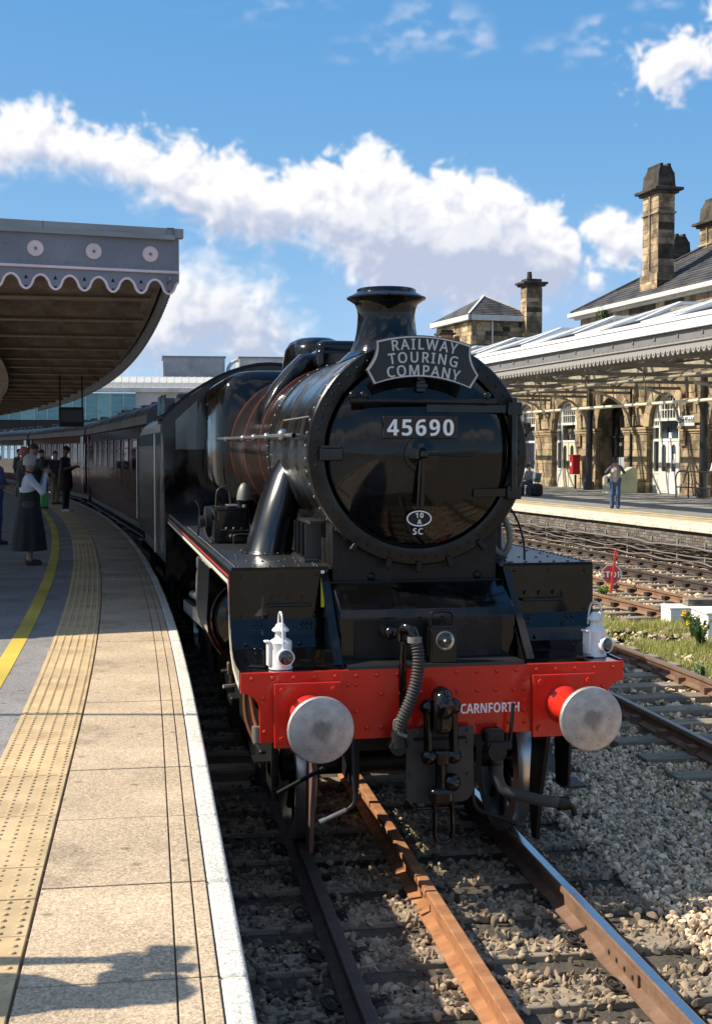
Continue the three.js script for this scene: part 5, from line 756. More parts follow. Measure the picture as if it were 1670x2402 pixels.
    const arch = []; for (let k = 0; k < 16; k++) { const a = k / 16 * PI, a2 = (k + 1) / 16 * PI; arch.push(beam([T0, SP + (HW - 0.06) * Math.sin(a), c + (HW - 0.06) * Math.cos(a)], [T0, SP + (HW - 0.06) * Math.sin(a2), c + (HW - 0.06) * Math.cos(a2)], 0.1, 0.13)); }
    part('frame', [...bars, ...arch], m.joinery, f);
    part('pane', toT(extrude(shape([[c - HW + 0.02, FY], [c + HW - 0.02, FY], [c + HW - 0.02, SP], ...Array.from({ length: 13 }, (_, k) => { const a = (k + 1) / 14 * PI; return [c + (HW - 0.04) * Math.cos(a), SP + (HW - 0.04) * Math.sin(a)]; }), [c - HW + 0.02, SP]]), 0.02), T0 + 0.04), m.pane, f);
    const gl = []; for (let k = -3; k <= 3; k++) { const z = c + k * 0.245, top = SP + Math.sqrt(Math.max(0, (HW - 0.1) ** 2 - (k * 0.245) ** 2)); if (Math.abs(k) !== 99) gl.push(box(0.05, top - 4.06, 0.035, T0, (top + 4.06) / 2, z)); } for (const k of [-1.12, 1.12]) { const top = SP + Math.sqrt(Math.max(0, (HW - 0.1) ** 2 - k * k)); gl.push(box(0.05, top - SP, 0.035, T0, (top + SP) / 2, c + k)); }
    gl.push(box(0.05, 0.035, 2 * HW - 0.4, T0 + 0.004, 4.45, c));
    each('glazing_bar', gl, m.joinery, f);
    for (const d of [-1, 1]) { const z = c + d * (HW + dw) / 2; part('side_panel', [rbox(0.09, 0.85, HW - dw - 0.1, 0.01, T0 + 0.004, FY + 0.42, z), box(0.1, 0.1, HW - dw, T0 + 0.006, FY + 0.92, z), rbox(0.03, 0.55, (HW - dw) * 0.5, 0.008, T0 - 0.05, FY + 0.42, z)], m.joinery, f); }
    const mt = i === -2 ? m.cream : m.joinery;
    if (door) for (const d of [-1, 1]) { const g = new THREE.Group(); g.name = 'door'; f.add(g); const z = c + d * dw / 2;
      const sh = shape([[z - 0.4, FY + 0.02], [z + 0.4, FY + 0.02], [z + 0.4, 3.04], [z - 0.4, 3.04]]), h = new THREE.Path(); h.moveTo(z - 0.2, FY + 0.98); h.lineTo(z + 0.2, FY + 0.98); h.lineTo(z + 0.2, 2.72); h.absarc(z, 2.72, 0.2, 0, PI, false); h.closePath(); sh.holes.push(h);
      part('leaf', toT(extrude(sh, 0.06), T0 - 0.06), mt, g); each('door_panel', [0.42].map((yy) => rbox(0.03, 0.62, 0.5, 0.008, T0 - 0.06, FY + yy, z)), mt, g); part('door_glass', box(0.01, 2.0, 0.42, T0 - 0.01, FY + 1.95, z), m.pane, g); part('handle', box(0.04, 0.4, 0.04, T0 - 0.09, FY + 1.15, c + d * 0.08), m.brass, g); }
    else part('sill_panel', rbox(0.1, 0.9, dw * 2, 0.01, T0, FY + 0.45, c), m.joinery, f);
    if (i === 0) { part('notice', box(0.006, 0.42, 0.2, T0 - 0.02, 2.3, c + 0.42), m.whiteClean, f); part('notice', box(0.006, 0.24, 0.32, T0 + 0.03, 3.32, c), m.whiteClean, f); }
    if (i === -2) { // lettered window over the bar door
      const k = part('window_lettering', [text('TAP', 0.24, 0.006, 'serif_bold', 0.03).rotateY(-PI / 2).translate(T0 + 0.03, 3.27, c), ...[...'SHEFFIELD'].map((ch, n) => { const a = (n - 4) * 0.155, g = new TextGeometry(ch, { font: fonts.serif_bold, size: 0.15, depth: 0.006, curveSegments: 3, bevelEnabled: false }); g.translate(-0.06, 0, 0); g.rotateZ(-a); g.translate(0.72 * Math.sin(a), 3.6 - 0.72 + 0.72 * Math.cos(a), 0); g.rotateY(-PI / 2); g.translate(T0 + 0.03, 0, c); return g.index ? g.toNonIndexed() : g; })], mat(0, { lin: [0.40, 0.30, 0.15], roughness: 0.5 }), f); }
    for (const d of [-0.45, 0.45]) if (i === -2 || i === -3) part('poster', box(0.006, 0.55, 0.4, T0 + 0.03, 1.75, c + d + (i === -3 ? 0.4 : 0)), m.valance, f);
  }
  { // the middle arch is an open recess with a glazed office front inside
    const c = bayC(-1), f = new THREE.Group(); f.name = 'office_front'; b.add(f); const T1 = WT + 0.7;
    part('screen', box(0.06, 4.6, 3.6, T1, FY + 2.3, c), m.pane, f); each('lower_panel', [-0.9, 0, 0.9].map((d) => rbox(0.05, 1.55, 0.86, 0.01, T1 - 0.05, FY + 0.8, c + d)), mat(0, { lin: [0.42, 0.47, 0.52], roughness: 0.5 }), f); each('mullion', [-0.45, 0.45, -1.35, 1.35].map((d) => box(0.05, 4.6, 0.05, T1 - 0.05, FY + 2.3, c + d)), m.blackMatt, f); part('transom', box(0.05, 0.07, 3.4, T1 - 0.06, 3.3, c), m.blackMatt, f); each('wall_light', [-0.5, 0.4].map((d) => box(0.02, 0.16, 0.28, T1 - 0.05, 2.95, c + d)), m.valance, f);
    part('side_cheek', [box(1.2, 4.4, 0.1, WT + 0.75, FY + 2.2, c - HW - 0.05), box(1.2, 4.4, 0.1, WT + 0.75, FY + 2.2, c + HW + 0.05)], m.ashlarDark, f);
  }
  // upper storey, slate roof and stacks
  const up = new THREE.Group(); up.name = 'upper_storey'; b.add(up); const UT = 12.0, EY = 9.5, sA = -20.6, sB = -6.6, depth = 9;
  part('wall', box(depth, EY - 6.4, sB - sA, UT + depth / 2, (EY + 6.4) / 2, (sA + sB) / 2), m.ashlarDark, up);
  for (let j = 0; j < 7; j++) for (let i = 0; i < 16; i++) { const w = 0.86, s = sB - 0.45 - i * w - (j % 2) * 0.4; if (s < sA + 0.4) continue; part('stone', rbox(0.06, 0.42, w - 0.02, 0.012, UT - 0.01, EY - 0.36 - j * 0.44, s, 0, 0, 0, 1), r() > 0.6 ? m.soot : r() > 0.5 ? m.ashlarDark : m.ashlar2, up); }
  for (let j = 0; j < 7; j++) for (let i = 0; i < 4; i++) part('stone', rbox(0.85, 0.42, 0.06, 0.012, UT + 0.5 + i * 0.87, EY - 0.36 - j * 0.44, sB + 0.01, 0, 0, 0, 1), r() > 0.6 ? m.soot : m.ashlar2, up);
  part('eaves', [rbox(0.55, 0.22, sB - sA + 1.2, 0.03, UT - 0.2, EY + 0.02, (sA + sB) / 2), rbox(depth + 0.4, 0.22, 0.55, 0.03, UT + depth / 2, EY + 0.02, sB + 0.22), rbox(depth, 0.22, 0.55, 0.03, UT + depth / 2, EY + 0.02, sA - 0.22), box(0.2, 0.12, sB - sA + 0.7, UT - 0.1, EY - 0.15, (sA + sB) / 2)], m.white, up);
  // hipped roof, its front slope slated course by course
  const run = depth / 2 + 0.3, RY = EY + 0.15 + 3.0; const A0 = [UT - 0.35, EY + 0.13, sA - 0.4], A1 = [UT - 0.35, EY + 0.13, sB + 0.4], A2 = [UT + depth, EY + 0.13, sB + 0.4], A3 = [UT + depth, EY + 0.13, sA - 0.4], R0 = [UT + run, RY, sA + run - 0.3], R1 = [UT + run, RY, sB - run + 0.3];
  const tri = (...v) => { const g = new THREE.BufferGeometry(); g.setAttribute('position', new THREE.Float32BufferAttribute(v.flat(), 3)); g.computeVertexNormals(); return g; };
  const roof = part('roof', [tri(A0, A1, R1), tri(A0, R1, R0), tri(A1, A2, R1), tri(A2, A3, R0), tri(A2, R0, R1), tri(A3, A0, R0)], m.slate, up);
  const courses = 17; for (let k = 0; k < courses; k++) { const u = k / courses, u2 = (k + 1.15) / courses; const p = (a, c2, w) => [lerp(a[0], c2[0], w), lerp(a[1], c2[1], w), lerp(a[2], c2[2], w)]; const lft = p(A0, R0, u), rgt = p(A1, R1, u), up1 = p(A1, R1, u2), up0 = p(A0, R0, u2); const lift = (v, d) => [v[0] - d * 0.5, v[1] + d, v[2]]; part('slate_course', [tri(lift(lft, 0.045), lift(rgt, 0.045), lift(up1, 0.012)), tri(lift(lft, 0.045), lift(up1, 0.012), lift(up0, 0.012)), tri(lft, rgt, lift(rgt, 0.045)), tri(lft, lift(rgt, 0.045), lift(lft, 0.045))], r() > 0.5 ? m.slate : m.slate2, roof); const e0 = p(A1, R1, u), e1 = p(A2, R1, u), f1 = p(A2, R1, u2), f0 = p(A1, R1, u2), l2 = (v, d) => [v[0], v[1] + d, v[2] + d * 0.5]; part('slate_course', [tri(l2(e0, 0.045), l2(e1, 0.045), l2(f1, 0.012)), tri(l2(e0, 0.045), l2(f1, 0.012), l2(f0, 0.012)), tri(e0, e1, l2(e1, 0.045))], r() > 0.5 ? m.slate : m.slate2, roof); }
  each('hip', [[A1, R1], [A0, R0], [R0, R1]].map(([a, c2]) => beam([a[0] - 0.02, a[1] + 0.06, a[2]], [c2[0] - 0.02, c2[1] + 0.08, c2[2]], 0.2, 0.06)), m.slate2, roof);
  function stack(t, s, y0, y1, wt, ws, small) {
    const g = new THREE.Group(); g.name = 'chimney_stack'; g.position.set(t, 0, s); b.add(g); const H = y1 - y0, n = Math.round(H / 0.32);
    part('core', box(wt * 0.94, H, ws * 0.94, 0, y0 + H / 2, 0), m.ashlarDark, g);
    for (let k = 0; k < n; k++) { const y = y0 + (k + 0.5) * H / n, h = H / n - 0.012, w = k < 3 ? 0.16 : 0, tone = () => (r() > 0.72 ? m.ashlarDark : stones[r() * 4 | 0]), a = k % 2 ? 0.36 : 0.62;
      for (const [lo, hi] of [[0, a], [a, 1]]) { part('stone', rbox(0.08, h, (hi - lo) * (ws + w) - 0.012, 0.012, -(wt + w) / 2 + 0.03, y, ((lo + hi) / 2 - 0.5) * (ws + w), 0, 0, 0, 1), tone(), g); }
      part('stone', rbox((wt + w), h, 0.08, 0.012, 0, y, (ws + w) / 2 - 0.03, 0, 0, 0, 1), r() > 0.3 ? (r() > 0.5 ? m.ashlarDark : m.soot) : stones[3], g); }
    part('flue_rib', rbox(0.09, H - 1.2, 0.09, 0.02, -wt / 2 - 0.05, y0 + H / 2 + 0.55, 0.02), m.ashlar, g); if (!small) part('string_course', rbox(wt + 0.14, 0.1, ws + 0.14, 0.02, 0, y1 - 0.85, 0), m.ashlar2, g);
    part('cornice', [rbox(wt + 0.3, 0.12, ws + 0.3, 0.03, 0, y1 + 0.06, 0), rbox(wt + 0.6, 0.14, ws + 0.6, 0.03, 0, y1 + 0.19, 0)], m.soot, g);
    part('cap', ringLoft([[1.08, 1.05, 0.26], [1.02, 1.0, 0.4], [0.95, 0.95, 0.95], [0.86, 0.9, 1.0], [0.62, 0.84, 1.24]].map(([a, c2, y]) => { const X = wt * 0.52 * a, Z = ws * 0.5 * c2; return [V(-X, y1 + y, -Z), V(X, y1 + y, -Z), V(X, y1 + y, Z), V(-X, y1 + y, Z)]; })), m.soot, g);
    each('flue_opening', [-0.25, 0.25].map((k) => box(0.06, 0.55, 0.16, -wt * 0.42, y1 + 0.72, k * ws)), m.hole, g);
    each('ridge_roll', [[-0.12], [0.12]].map(([k]) => rbox(0.16, 0.22, ws * 0.84, 0.03, k * 1.6, y1 + 1.27, 0, 0, 0, 0)), m.soot, g);
    part('flashing', box(wt + 0.24, 0.14, ws + 0.24, 0, y0 + 0.06, 0), m.canopyCap, g);
  }
  stack(12.75, -13.9, 9.75, 14.35, 0.82, 1.5); stack(16.9, -15.9, 11.3, 13.45, 0.9, 1.5); stack(16.5, -19.2, 10.2, 12.15, 0.9, 1.5, true);
  part('fern', Array.from({ length: 40 }, (_, i) => { const a = HASH[i + 50] * PI * 2, e = HASH[i + 90]; return place(new THREE.ConeGeometry(0.05, 0.3 + e * 0.3, 3).scale(1, 1, 0.25), UT - 0.25 - 0.25 * e, EY - 0.2 + 0.45 * (HASH[i + 140] - 0.3), -17.3 + 0.3 * Math.cos(a), HASH[i + 9] * 2 - 1, a, HASH[i + 7] * 2 - 1); }), mat(0, { lin: [0.05, 0.10, 0.02], roughness: 0.8 }), up, 'stuff');
  each('rainwater_pipe', [[-17, 6.6, 9.4]].map(([s, a, c2]) => bar([UT - 0.1, a, s], [UT - 0.1, c2, s], 0.05)), m.canopyCap, up);
}
// ---------- the canopy in front of it ----------
{
  const c = thing('platform_canopy', 'white-edged glazed canopy with small scallops along the sandstone station building', 'canopy', q(0, 0, 0), AR);
  const s0 = -34, s1 = 22, L = s1 - s0, mid = (s0 + s1) / 2;
  part('fascia_panel', box(0.04, 0.42, L, -0.36, 5.43, mid), m.valanceGrey, c); part('moulding', rbox(0.06, 0.04, L, 0.01, -0.40, 5.34, mid), m.valance, c);
  rivets(Array.from({ length: 110 }, (_, i) => [-0.381, 5.40, s1 - i * 0.3, -1, 0, 0]), 0.018, m.valanceGrey, c); each('bracket_stud', Array.from({ length: 26 }, (_, i) => rbox(0.05, 0.09, 0.07, 0.015, -0.39, 5.52, s1 - 0.6 - i * 1.2)), m.valanceGrey, c);
  part('gutter', [rbox(0.10, 0.26, L, 0.02, -0.44, 5.77, mid), rbox(0.12, 0.05, L, 0.015, -0.46, 5.905, mid)], m.whiteClean, c);
  part('roof_edge', [(() => { const g = box(0.62, 0.04, L, 0, 0, mid); return place(g, -0.14, 6.0, 0, 0, 0, 0.35); })()], m.white, c);
  const tooth = clean(extrude(shape([[-0.125, 0.24], [-0.125, 0.10], [-0.085, 0.06], [-0.06, 0.0], [-0.03, -0.035], [0.03, -0.035], [0.06, 0.0], [0.085, 0.06], [0.125, 0.10], [0.125, 0.24]]), 0.025).rotateY(PI / 2));
  for (let i = 0; i < 150; i++) { const o = new THREE.Mesh(tooth, m.valance); o.name = 'valance_board'; o.position.set(-0.385, 5.09, s1 - 0.13 - i * 0.252); o.castShadow = true; c.add(o); if (i < 100) { const h = new THREE.Mesh(holeGeo(), m.hole); h.name = 'hole'; h.position.set(-0.003, 0.045, 0); o.add(h); } }
  // sloping slated strip and ridge-and-furrow glazing
  const slope = (t) => 6.1 + (t - 0.15) * 0.27;
  part('roof_slope', [place(box(4.2, 0.05, L, 0, 0, mid), 2.2, slope(2.2) + 0.0, 0, 0, 0, Math.atan(0.27))].slice(0, 0).concat(Array.from({ length: 14 }, (_, i) => place(box(4.2, 0.05, 1.0, 0, 0, 0), 2.2, slope(2.2), s1 - 2.35 - i * 4.5 + 0.0, 0, 0, Math.atan(0.27)))), m.slate2, c);
  part('rear_gutter', box(0.6, 0.12, L, 11.3, 6.72, mid), m.canopyCap, c);
  for (let i = 0; i < 13; i++) {
    const sc = s1 - 17.87 + 13.5 - i * 4.55 - 0.0, g = new THREE.Group(); g.name = 'skylight'; g.position.z = sc - 0.0; c.add(g); const w = 1.9;
    const F = [1.0, 6.33, 0], A = [4.0, 7.3, 0], Bk = [11.0, 7.3, 0], L0 = [1.3, 6.33, -w], L1 = [11.0, 6.75, -w], R0 = [1.3, 6.33, w], R1 = [11.0, 6.75, w];
    const tri = (...v) => { const k = new THREE.BufferGeometry(); k.setAttribute('position', new THREE.Float32BufferAttribute(v.flat(), 3)); k.computeVertexNormals(); return k; };
    each('glass_pane', [[0, 0.33], [0.33, 0.66], [0.66, 1]].flatMap(([a, b2]) => [-1, 1].map((d) => { const p = (u) => [[lerp(4, 11, u), 7.28, 0], [lerp(1.3, 11, u), lerp(6.34, 6.74, u), d * w]]; const [a0, a1] = p(a), [b0, b1] = p(b2); return mergeGeometries([tri(a0, a1, b1), tri(a0, b1, b0)]); })), m.roofGlass, g);
    part('hip_pane', [tri([4, 7.28, 0], [1.3, 6.34, -w], [1.3, 6.34, w])], m.roofGlass, g);
    each('bar', [[[1.3, 6.36, -w], A], [[1.3, 6.36, w], A], [A, Bk], [[1.3, 6.36, -w], [11, 6.77, -w]], [[1.3, 6.36, w], [11, 6.77, w]], [[1.3, 6.36, -w], [1.3, 6.36, w]], [[6.3, 7.3, 0], [4.5, 6.49, -w]], [[6.3, 7.3, 0], [4.5, 6.49, w]], [[1.3, 6.36, 0], A]].map(([a, b2]) => beam(a, b2, 0.10, 0.08)), m.whiteClean, g);
  }
  // ironwork below
  part('front_girder', [box(0.02, 0.4, L, 0.1, 5.75, mid), box(0.2, 0.02, L, 0.1, 5.55, mid)], m.steelDim, c);
  for (const [t, y, rad] of [[2.6, 5.62, 0.07], [5, 5.45, 0.08], [8, 5.5, 0.07]]) part('purlin', box(rad * 1.4, rad * 2.4, L, t, y, mid), t === 5 ? m.steelCream : m.steelDim, c);
  part('conduit', bar([5, 4.27, s0 + 8], [5, 4.27, s1], 0.055, 10), mat(0, { lin: [0.74, 0.68, 0.54], roughness: 0.5 }), c, null, 'long pale pipe hung under the canopy'); part('conduit', bar([4.4, 5.06, s0], [4.4, 5.06, s1], 0.05, 8), m.steelCream, c);
  for (let i = 0; i < 12; i++) { const s = s1 - 4.0 - i * 4.55; each('rafter', [beam([-0.3, 5.78, s], [11.5, 6.5, s], 0.12, 0.24)], m.steelDim, c); each('truss_tie', [beam([0.2, 5.3, s], [11.4, 5.3, s], 0.1, 0.12)], m.steelDim, c); each('truss_strut', [[2, 5.9, 3.6, 5.3], [5.2, 5.3, 3.6, 6.05], [5.2, 5.3, 6.8, 6.25], [8.4, 5.3, 6.8, 6.25], [8.4, 5.3, 10, 6.4]].map(([a, y, d, y2]) => beam([a, y, s], [d, y2, s], 0.09, 0.09)), m.steelDim, c); each('hanger', [bar([5, 4.27, s], [5, 5.4, s], 0.022, 6), bar([4.4, 5.06, s + 1], [4.4, 5.7, s + 1], 0.02, 6)], m.steelDim, c);
    each('curved_bracket', [0, 1, 2, 3, 4].map((k) => { const a = k / 5 * PI / 2, a2 = (k + 1) / 5 * PI / 2; return beam([11.3 - 1.9 * (1 - Math.cos(a)), 3.9 + 1.4 * Math.sin(a), s + 0.05], [11.3 - 1.9 * (1 - Math.cos(a2)), 3.9 + 1.4 * Math.sin(a2), s + 0.05], 0.1, 0.1); }), m.steelCream, c); }
  each('light_fitting', [-8, -12.4, -16.5, -21, -25].map((s) => rbox(0.16, 0.09, 1.9, 0.03, 9.0, 4.55, s)), m.valance, c);
  for (const s of [-6.45, -17.13, -27.45]) part('column', [cylY(0.15, 0.17, 5.2, 10.9, FY + 2.6, s, 16), cylY(0.24, 0.28, 0.4, 10.9, FY + 0.2, s, 16), cylY(0.22, 0.16, 0.3, 10.9, 4.4, s, 16)], m.black, c);
  each('rainwater_pipe', [-7.4, -18.1, -13.7].map((s) => bar([11.35, FY, s], [11.35, 5.6, s], 0.055, 10)), m.blackMatt, c);
}
function holeGeo() { return holeGeo.g ??= clean(new THREE.CylinderGeometry(0.02, 0.02, 0.004, 10).rotateZ(PI / 2)); }

// ---------- house with hipped roof beyond the canopy ----------
{
  const h = thing('stone_house', 'square stone house with a low hipped slate roof and chimney, behind the headboard', 'house', [19.05, 0, -77], 0.16);
  const w = 4.05, d = 6.2, EY = 11.35, r = rng(77);
  const Wc = [w / 2 + 0.55, EY / 2, -d / 2 + 0.2];
  part('wall', box(w, EY, d, w / 2 + 0.3, EY / 2, -d / 2), m.ashlarDark, h);
  for (let j = 0; j < 11; j++) { const y = EY - 0.35 - j * 0.3; let z = 0; while (z > -d + 0.2) { const L = 0.45 + r() * 0.5; part('stone', rbox(0.06, 0.285, Math.min(L, d + z) - 0.015, 0.012, 0.29, y, z - Math.min(L, d + z) / 2, 0, 0, 0, 1), r() > 0.8 ? m.ashlar2 : mat2(r), h); z -= L; } let x = 0.3; while (x < w + 0.1) { const L = Math.min(0.5 + r() * 0.5, w + 0.3 - x); part('stone', rbox(L - 0.015, 0.285, 0.06, 0.012, x + L / 2, y, 0.01, 0, 0, 0, 1), r() > 0.55 ? m.ashlarDark : r() > 0.4 ? m.ashlar2 : m.soot, h); x += L; } }
  part('eaves', [rbox(w + 0.7, 0.36, 0.3, 0.03, w / 2 + 0.3, EY + 0.05, 0.2), rbox(0.3, 0.36, d + 0.7, 0.03, 0.05, EY + 0.05, -d / 2), rbox(0.3, 0.36, d + 0.7, 0.03, w + 0.55, EY + 0.05, -d / 2)], m.white, h);
  const tri = (...v) => { const g = new THREE.BufferGeometry(); g.setAttribute('position', new THREE.Float32BufferAttribute(v.flat(), 3)); g.computeVertexNormals(); return g; };
  const A = [-0.05, EY + 0.24, 0.3], B = [w + 0.65, EY + 0.24, 0.3], C = [w + 0.65, EY + 0.24, -d - 0.3], D = [-0.05, EY + 0.24, -d - 0.3], E1 = [w / 2 + 0.1, EY + 1.75, -2.2], F1 = [w / 2 + 0.5, EY + 1.75, -3.6];
  const roof = part('roof', [tri(A, B, E1), tri(B, C, F1), tri(B, F1, E1), tri(C, D, F1), tri(D, A, E1), tri(D, E1, F1)], m.slate, h);
  for (let k = 0; k < 11; k++) { const u = k / 11, u2 = (k + 1.1) / 11, p = (a, c, t) => [lerp(a[0], c[0], t), lerp(a[1], c[1], t), lerp(a[2], c[2], t)], up = (v, q2) => [v[0], v[1] + q2, v[2] + q2 * 0.5], a = p(A, E1, u), b = p(B, E1, u), b2 = p(B, E1, u2), a2 = p(A, E1, u2); part('slate_course', [tri(up(a, 0.04), up(b, 0.04), up(b2, 0.01)), tri(up(a, 0.04), up(b2, 0.01), up(a2, 0.01)), tri(a, b, up(b, 0.04))], r() > 0.5 ? m.slate2 : m.slate, roof); }
  each('hip', [[A, E1], [B, E1]].map(([a, b]) => beam([a[0], a[1] + 0.04, a[2]], [b[0], b[1] + 0.05, b[2]], 0.14, 0.06)), m.white, roof);
  part('rainwater_pipe', bar([1.75, 5, 0.1], [1.75, EY - 0.1, 0.1], 0.06), m.white, h);
  const ch = new THREE.Group(); ch.name = 'chimney_stack'; ch.position.set(w + 0.45, 0, 0.25); h.add(ch);
  part('shaft', box(1.1, 5.6, 0.9, 0, EY - 0.6, 0), m.ashlarDark, ch);
  for (let k = 0; k < 17; k++) { part('stone', rbox(1.14, 0.30, 0.06, 0.012, 0, EY - 3.2 + k * 0.32, 0.45, 0, 0, 0, 1), r() > 0.5 ? m.ashlarDark : r() > 0.4 ? m.ashlar2 : m.soot, ch); part('stone', rbox(0.06, 0.30, 0.92, 0.012, -0.55, EY - 3.2 + k * 0.32, 0, 0, 0, 0, 1), r() > 0.3 ? m.ashlar : m.ashlar2, ch); }
  part('cornice', [rbox(1.5, 0.14, 1.3, 0.03, 0, EY + 2.26, 0), rbox(1.75, 0.16, 1.5, 0.03, 0, EY + 2.40, 0), rbox(1.1, 0.22, 0.9, 0.04, 0, EY + 2.58, 0)], m.soot, ch); part('chimney_pot', cylY(0.15, 0.19, 0.55, -0.15, EY + 2.9, 0, 14), m.soot, ch);
  const c2 = new THREE.Group(); c2.name = 'chimney_stack'; c2.position.set(-0.55, 0, -2.6); h.add(c2); part('shaft', rbox(0.9, 4, 0.9, 0.03, 0, EY - 2.8, 0), m.ashlar2, c2); part('cornice', [rbox(1.15, 0.14, 1.15, 0.03, 0, EY - 0.85, 0), rbox(0.9, 0.2, 0.9, 0.03, 0, EY - 0.68, 0)], m.soot, c2);
}
function mat2(r) { mat2.l ??= [[0.68, 0.50, 0.28], [0.58, 0.43, 0.25], [0.76, 0.58, 0.35]].map((c) => mat(0, { lin: c, tex: T.stone, bump: T.bump, bs: 0.006, roughness: 0.92 })); return mat2.l[r() * 3 | 0]; }

// ---------- furniture ----------
{
  const g = thing('grit_bin', 'pale green lidded grit bin standing between the recess and the double doors', 'bin', q(10.3, FY, -12.35), AR);
  const p = [[-0.55, 0], [0.55, 0], [0.55, 1.12], [0.35, 1.12], [-0.55, 0.62]];
  const bin = mat(0, { lin: [0.68, 0.72, 0.50], tex: T.blotch, roughness: 0.6 });
  part('box', extrude(shape(p), 1.15, 0.015, 2).translate(0, 0, -0.9), bin, g); part('lid', place(rbox(1.05, 0.05, 1.22, 0.02, 0, 0, 0), -0.1, 0.90, -0.33, 0, 0, 0.507), bin, g); part('hasp', box(0.02, 0.18, 0.06, -0.575, 0.55, -0.3), m.blackMatt, g); part('label_plate', box(0.012, 0.2, 0.3, -0.572, 0.35, -0.1), m.whiteClean, g);
  const b = thing('post_box', 'red post box on the stone pier beside the cream bar door', 'post box', q(10.95, FY, -18.9), AR);
  part('box', rbox(0.40, 0.92, 0.44, 0.04, 0, 1.18, 0), mat(0, { lin: [0.46, 0.02, 0.018], roughness: 0.4 }), b); part('aperture', box(0.03, 0.05, 0.26, -0.195, 1.5, 0), m.hole, b); part('hood', rbox(0.46, 0.06, 0.50, 0.025, 0, 1.66, 0), mat(0, { lin: [0.46, 0.02, 0.018], roughness: 0.4 }), b); part('notice_plate', box(0.012, 0.18, 0.15, -0.205, 1.22, 0), m.whiteClean, b); part('post', box(0.08, 0.7, 0.08, 0.05, 0.35, 0), m.blackMatt, b);
  const s = thing('station_sign', 'white station name sign reading Sheffield on the pier right of the double doors', 'sign', q(11.2, 3.80, -8.36), AR + PI / 2 * 0 );
  part('panel', rbox(0.05, 0.42, 1.3, 0.01, 0, 0.1, 0), m.whiteClean, s); part('lettering', text('Sheffield', 0.22, 0.006, 'sans_bold').rotateY(-PI / 2).translate(-0.028, 0.02, 0), m.blackMatt, s); part('bracket', box(0.35, 0.04, 0.04, 0.2, 0.25, 0), m.blackMatt, s);
  for (const [lab, sc] of [['small square stone-coloured plaque on the pier under the Sheffield sign', -8.9], ['small square stone-coloured plaque on the pier above the red post box', -19.3]]) { const k = thing('wall_plaque', lab, 'plaque', q(11.32, 2.95, sc), AR, 'plaques on the piers'); part('panel', rbox(0.06, 0.62, 0.52, 0.02, 0, 0.2, 0), m.ashlar2, k); part('lettering', [box(0.004, 0.05, 0.34, -0.032, 0.12, 0), box(0.004, 0.05, 0.3, -0.032, 0.04, 0)], m.soot, k); }
  const rl = thing('guard_railing', 'black tubular guard railing by the right edge, in front of the double doors', 'railing', q(10.2, FY, -6.4), AR);
  const pipe = (pts, name) => part(name, tube(pts, 0.03, 8, 30), m.black, rl);
  pipe([[-0.1, 0, -0.8], [-0.1, 0.9, -0.8], [-0.1, 1.02, -0.65], [-0.1, 1.05, -0.4], [-0.1, 1.05, 2.6]], 'top_rail'); pipe([[-0.1, 0.42, -0.78], [-0.1, 0.42, 2.6]], 'lower_rail'); each('post', [0.2, 1.4, 2.5].map((z) => bar([-0.1, 0, z], [-0.1, 1.05, z], 0.03)), m.black, rl); pipe([[0.9, 0, -1.6], [0.9, 0.95, -1.6], [0.75, 1.05, -1.6], [0, 1.05, -0.8]], 'return_rail');
  const be = thing('platform_bench', 'blue-grey metal bench by the far platform, beside the smokebox edge', 'bench', q(5.3, FY, -11.6), AR);
  const bm = mat(0, { lin: [0.16, 0.20, 0.24], roughness: 0.5, metalness: 0.3 });
  part('seat', rbox(0.45, 0.04, 2.2, 0.015, 0, 0.45, 0), bm, be); part('backrest', rbox(0.05, 0.4, 2.2, 0.015, 0.24, 0.75, 0, 0, 0, -0.15), bm, be); each('leg', [-0.95, 0.95].flatMap((z) => [-0.18, 0.2].map((x) => bar([x, 0, z], [x, 0.45, z], 0.025))), m.black, be); each('armrest', [-1.05, 0, 1.05].map((z) => tube([[-0.2, 0.45, z], [-0.2, 0.66, z], [0.22, 0.68, z]], 0.02, 6)), m.black, be);
}

// ---------- people ----------
const skinM = mat(0xffffff, { vertexColors: true, roughness: 0.75 });
const cloth = (c, o = {}) => mat(0, { lin: c, tex: T.fabric, roughness: 0.9, ...o });
function tint(g, c) { g = g.index ? g.toNonIndexed() : g; const n = g.attributes.position.count, a = new Float32Array(n * 3); for (let i = 0; i < n; i++) a.set(c, i * 3); g.setAttribute('color', new THREE.BufferAttribute(a, 3)); for (const k of Object.keys(g.attributes)) if (!['position', 'normal', 'color'].includes(k)) g.deleteAttribute(k); return g; }
const mcube = new MarchingCubes(60, new THREE.MeshBasicMaterial(), false, false, 60000); mcube.isolation = 0;
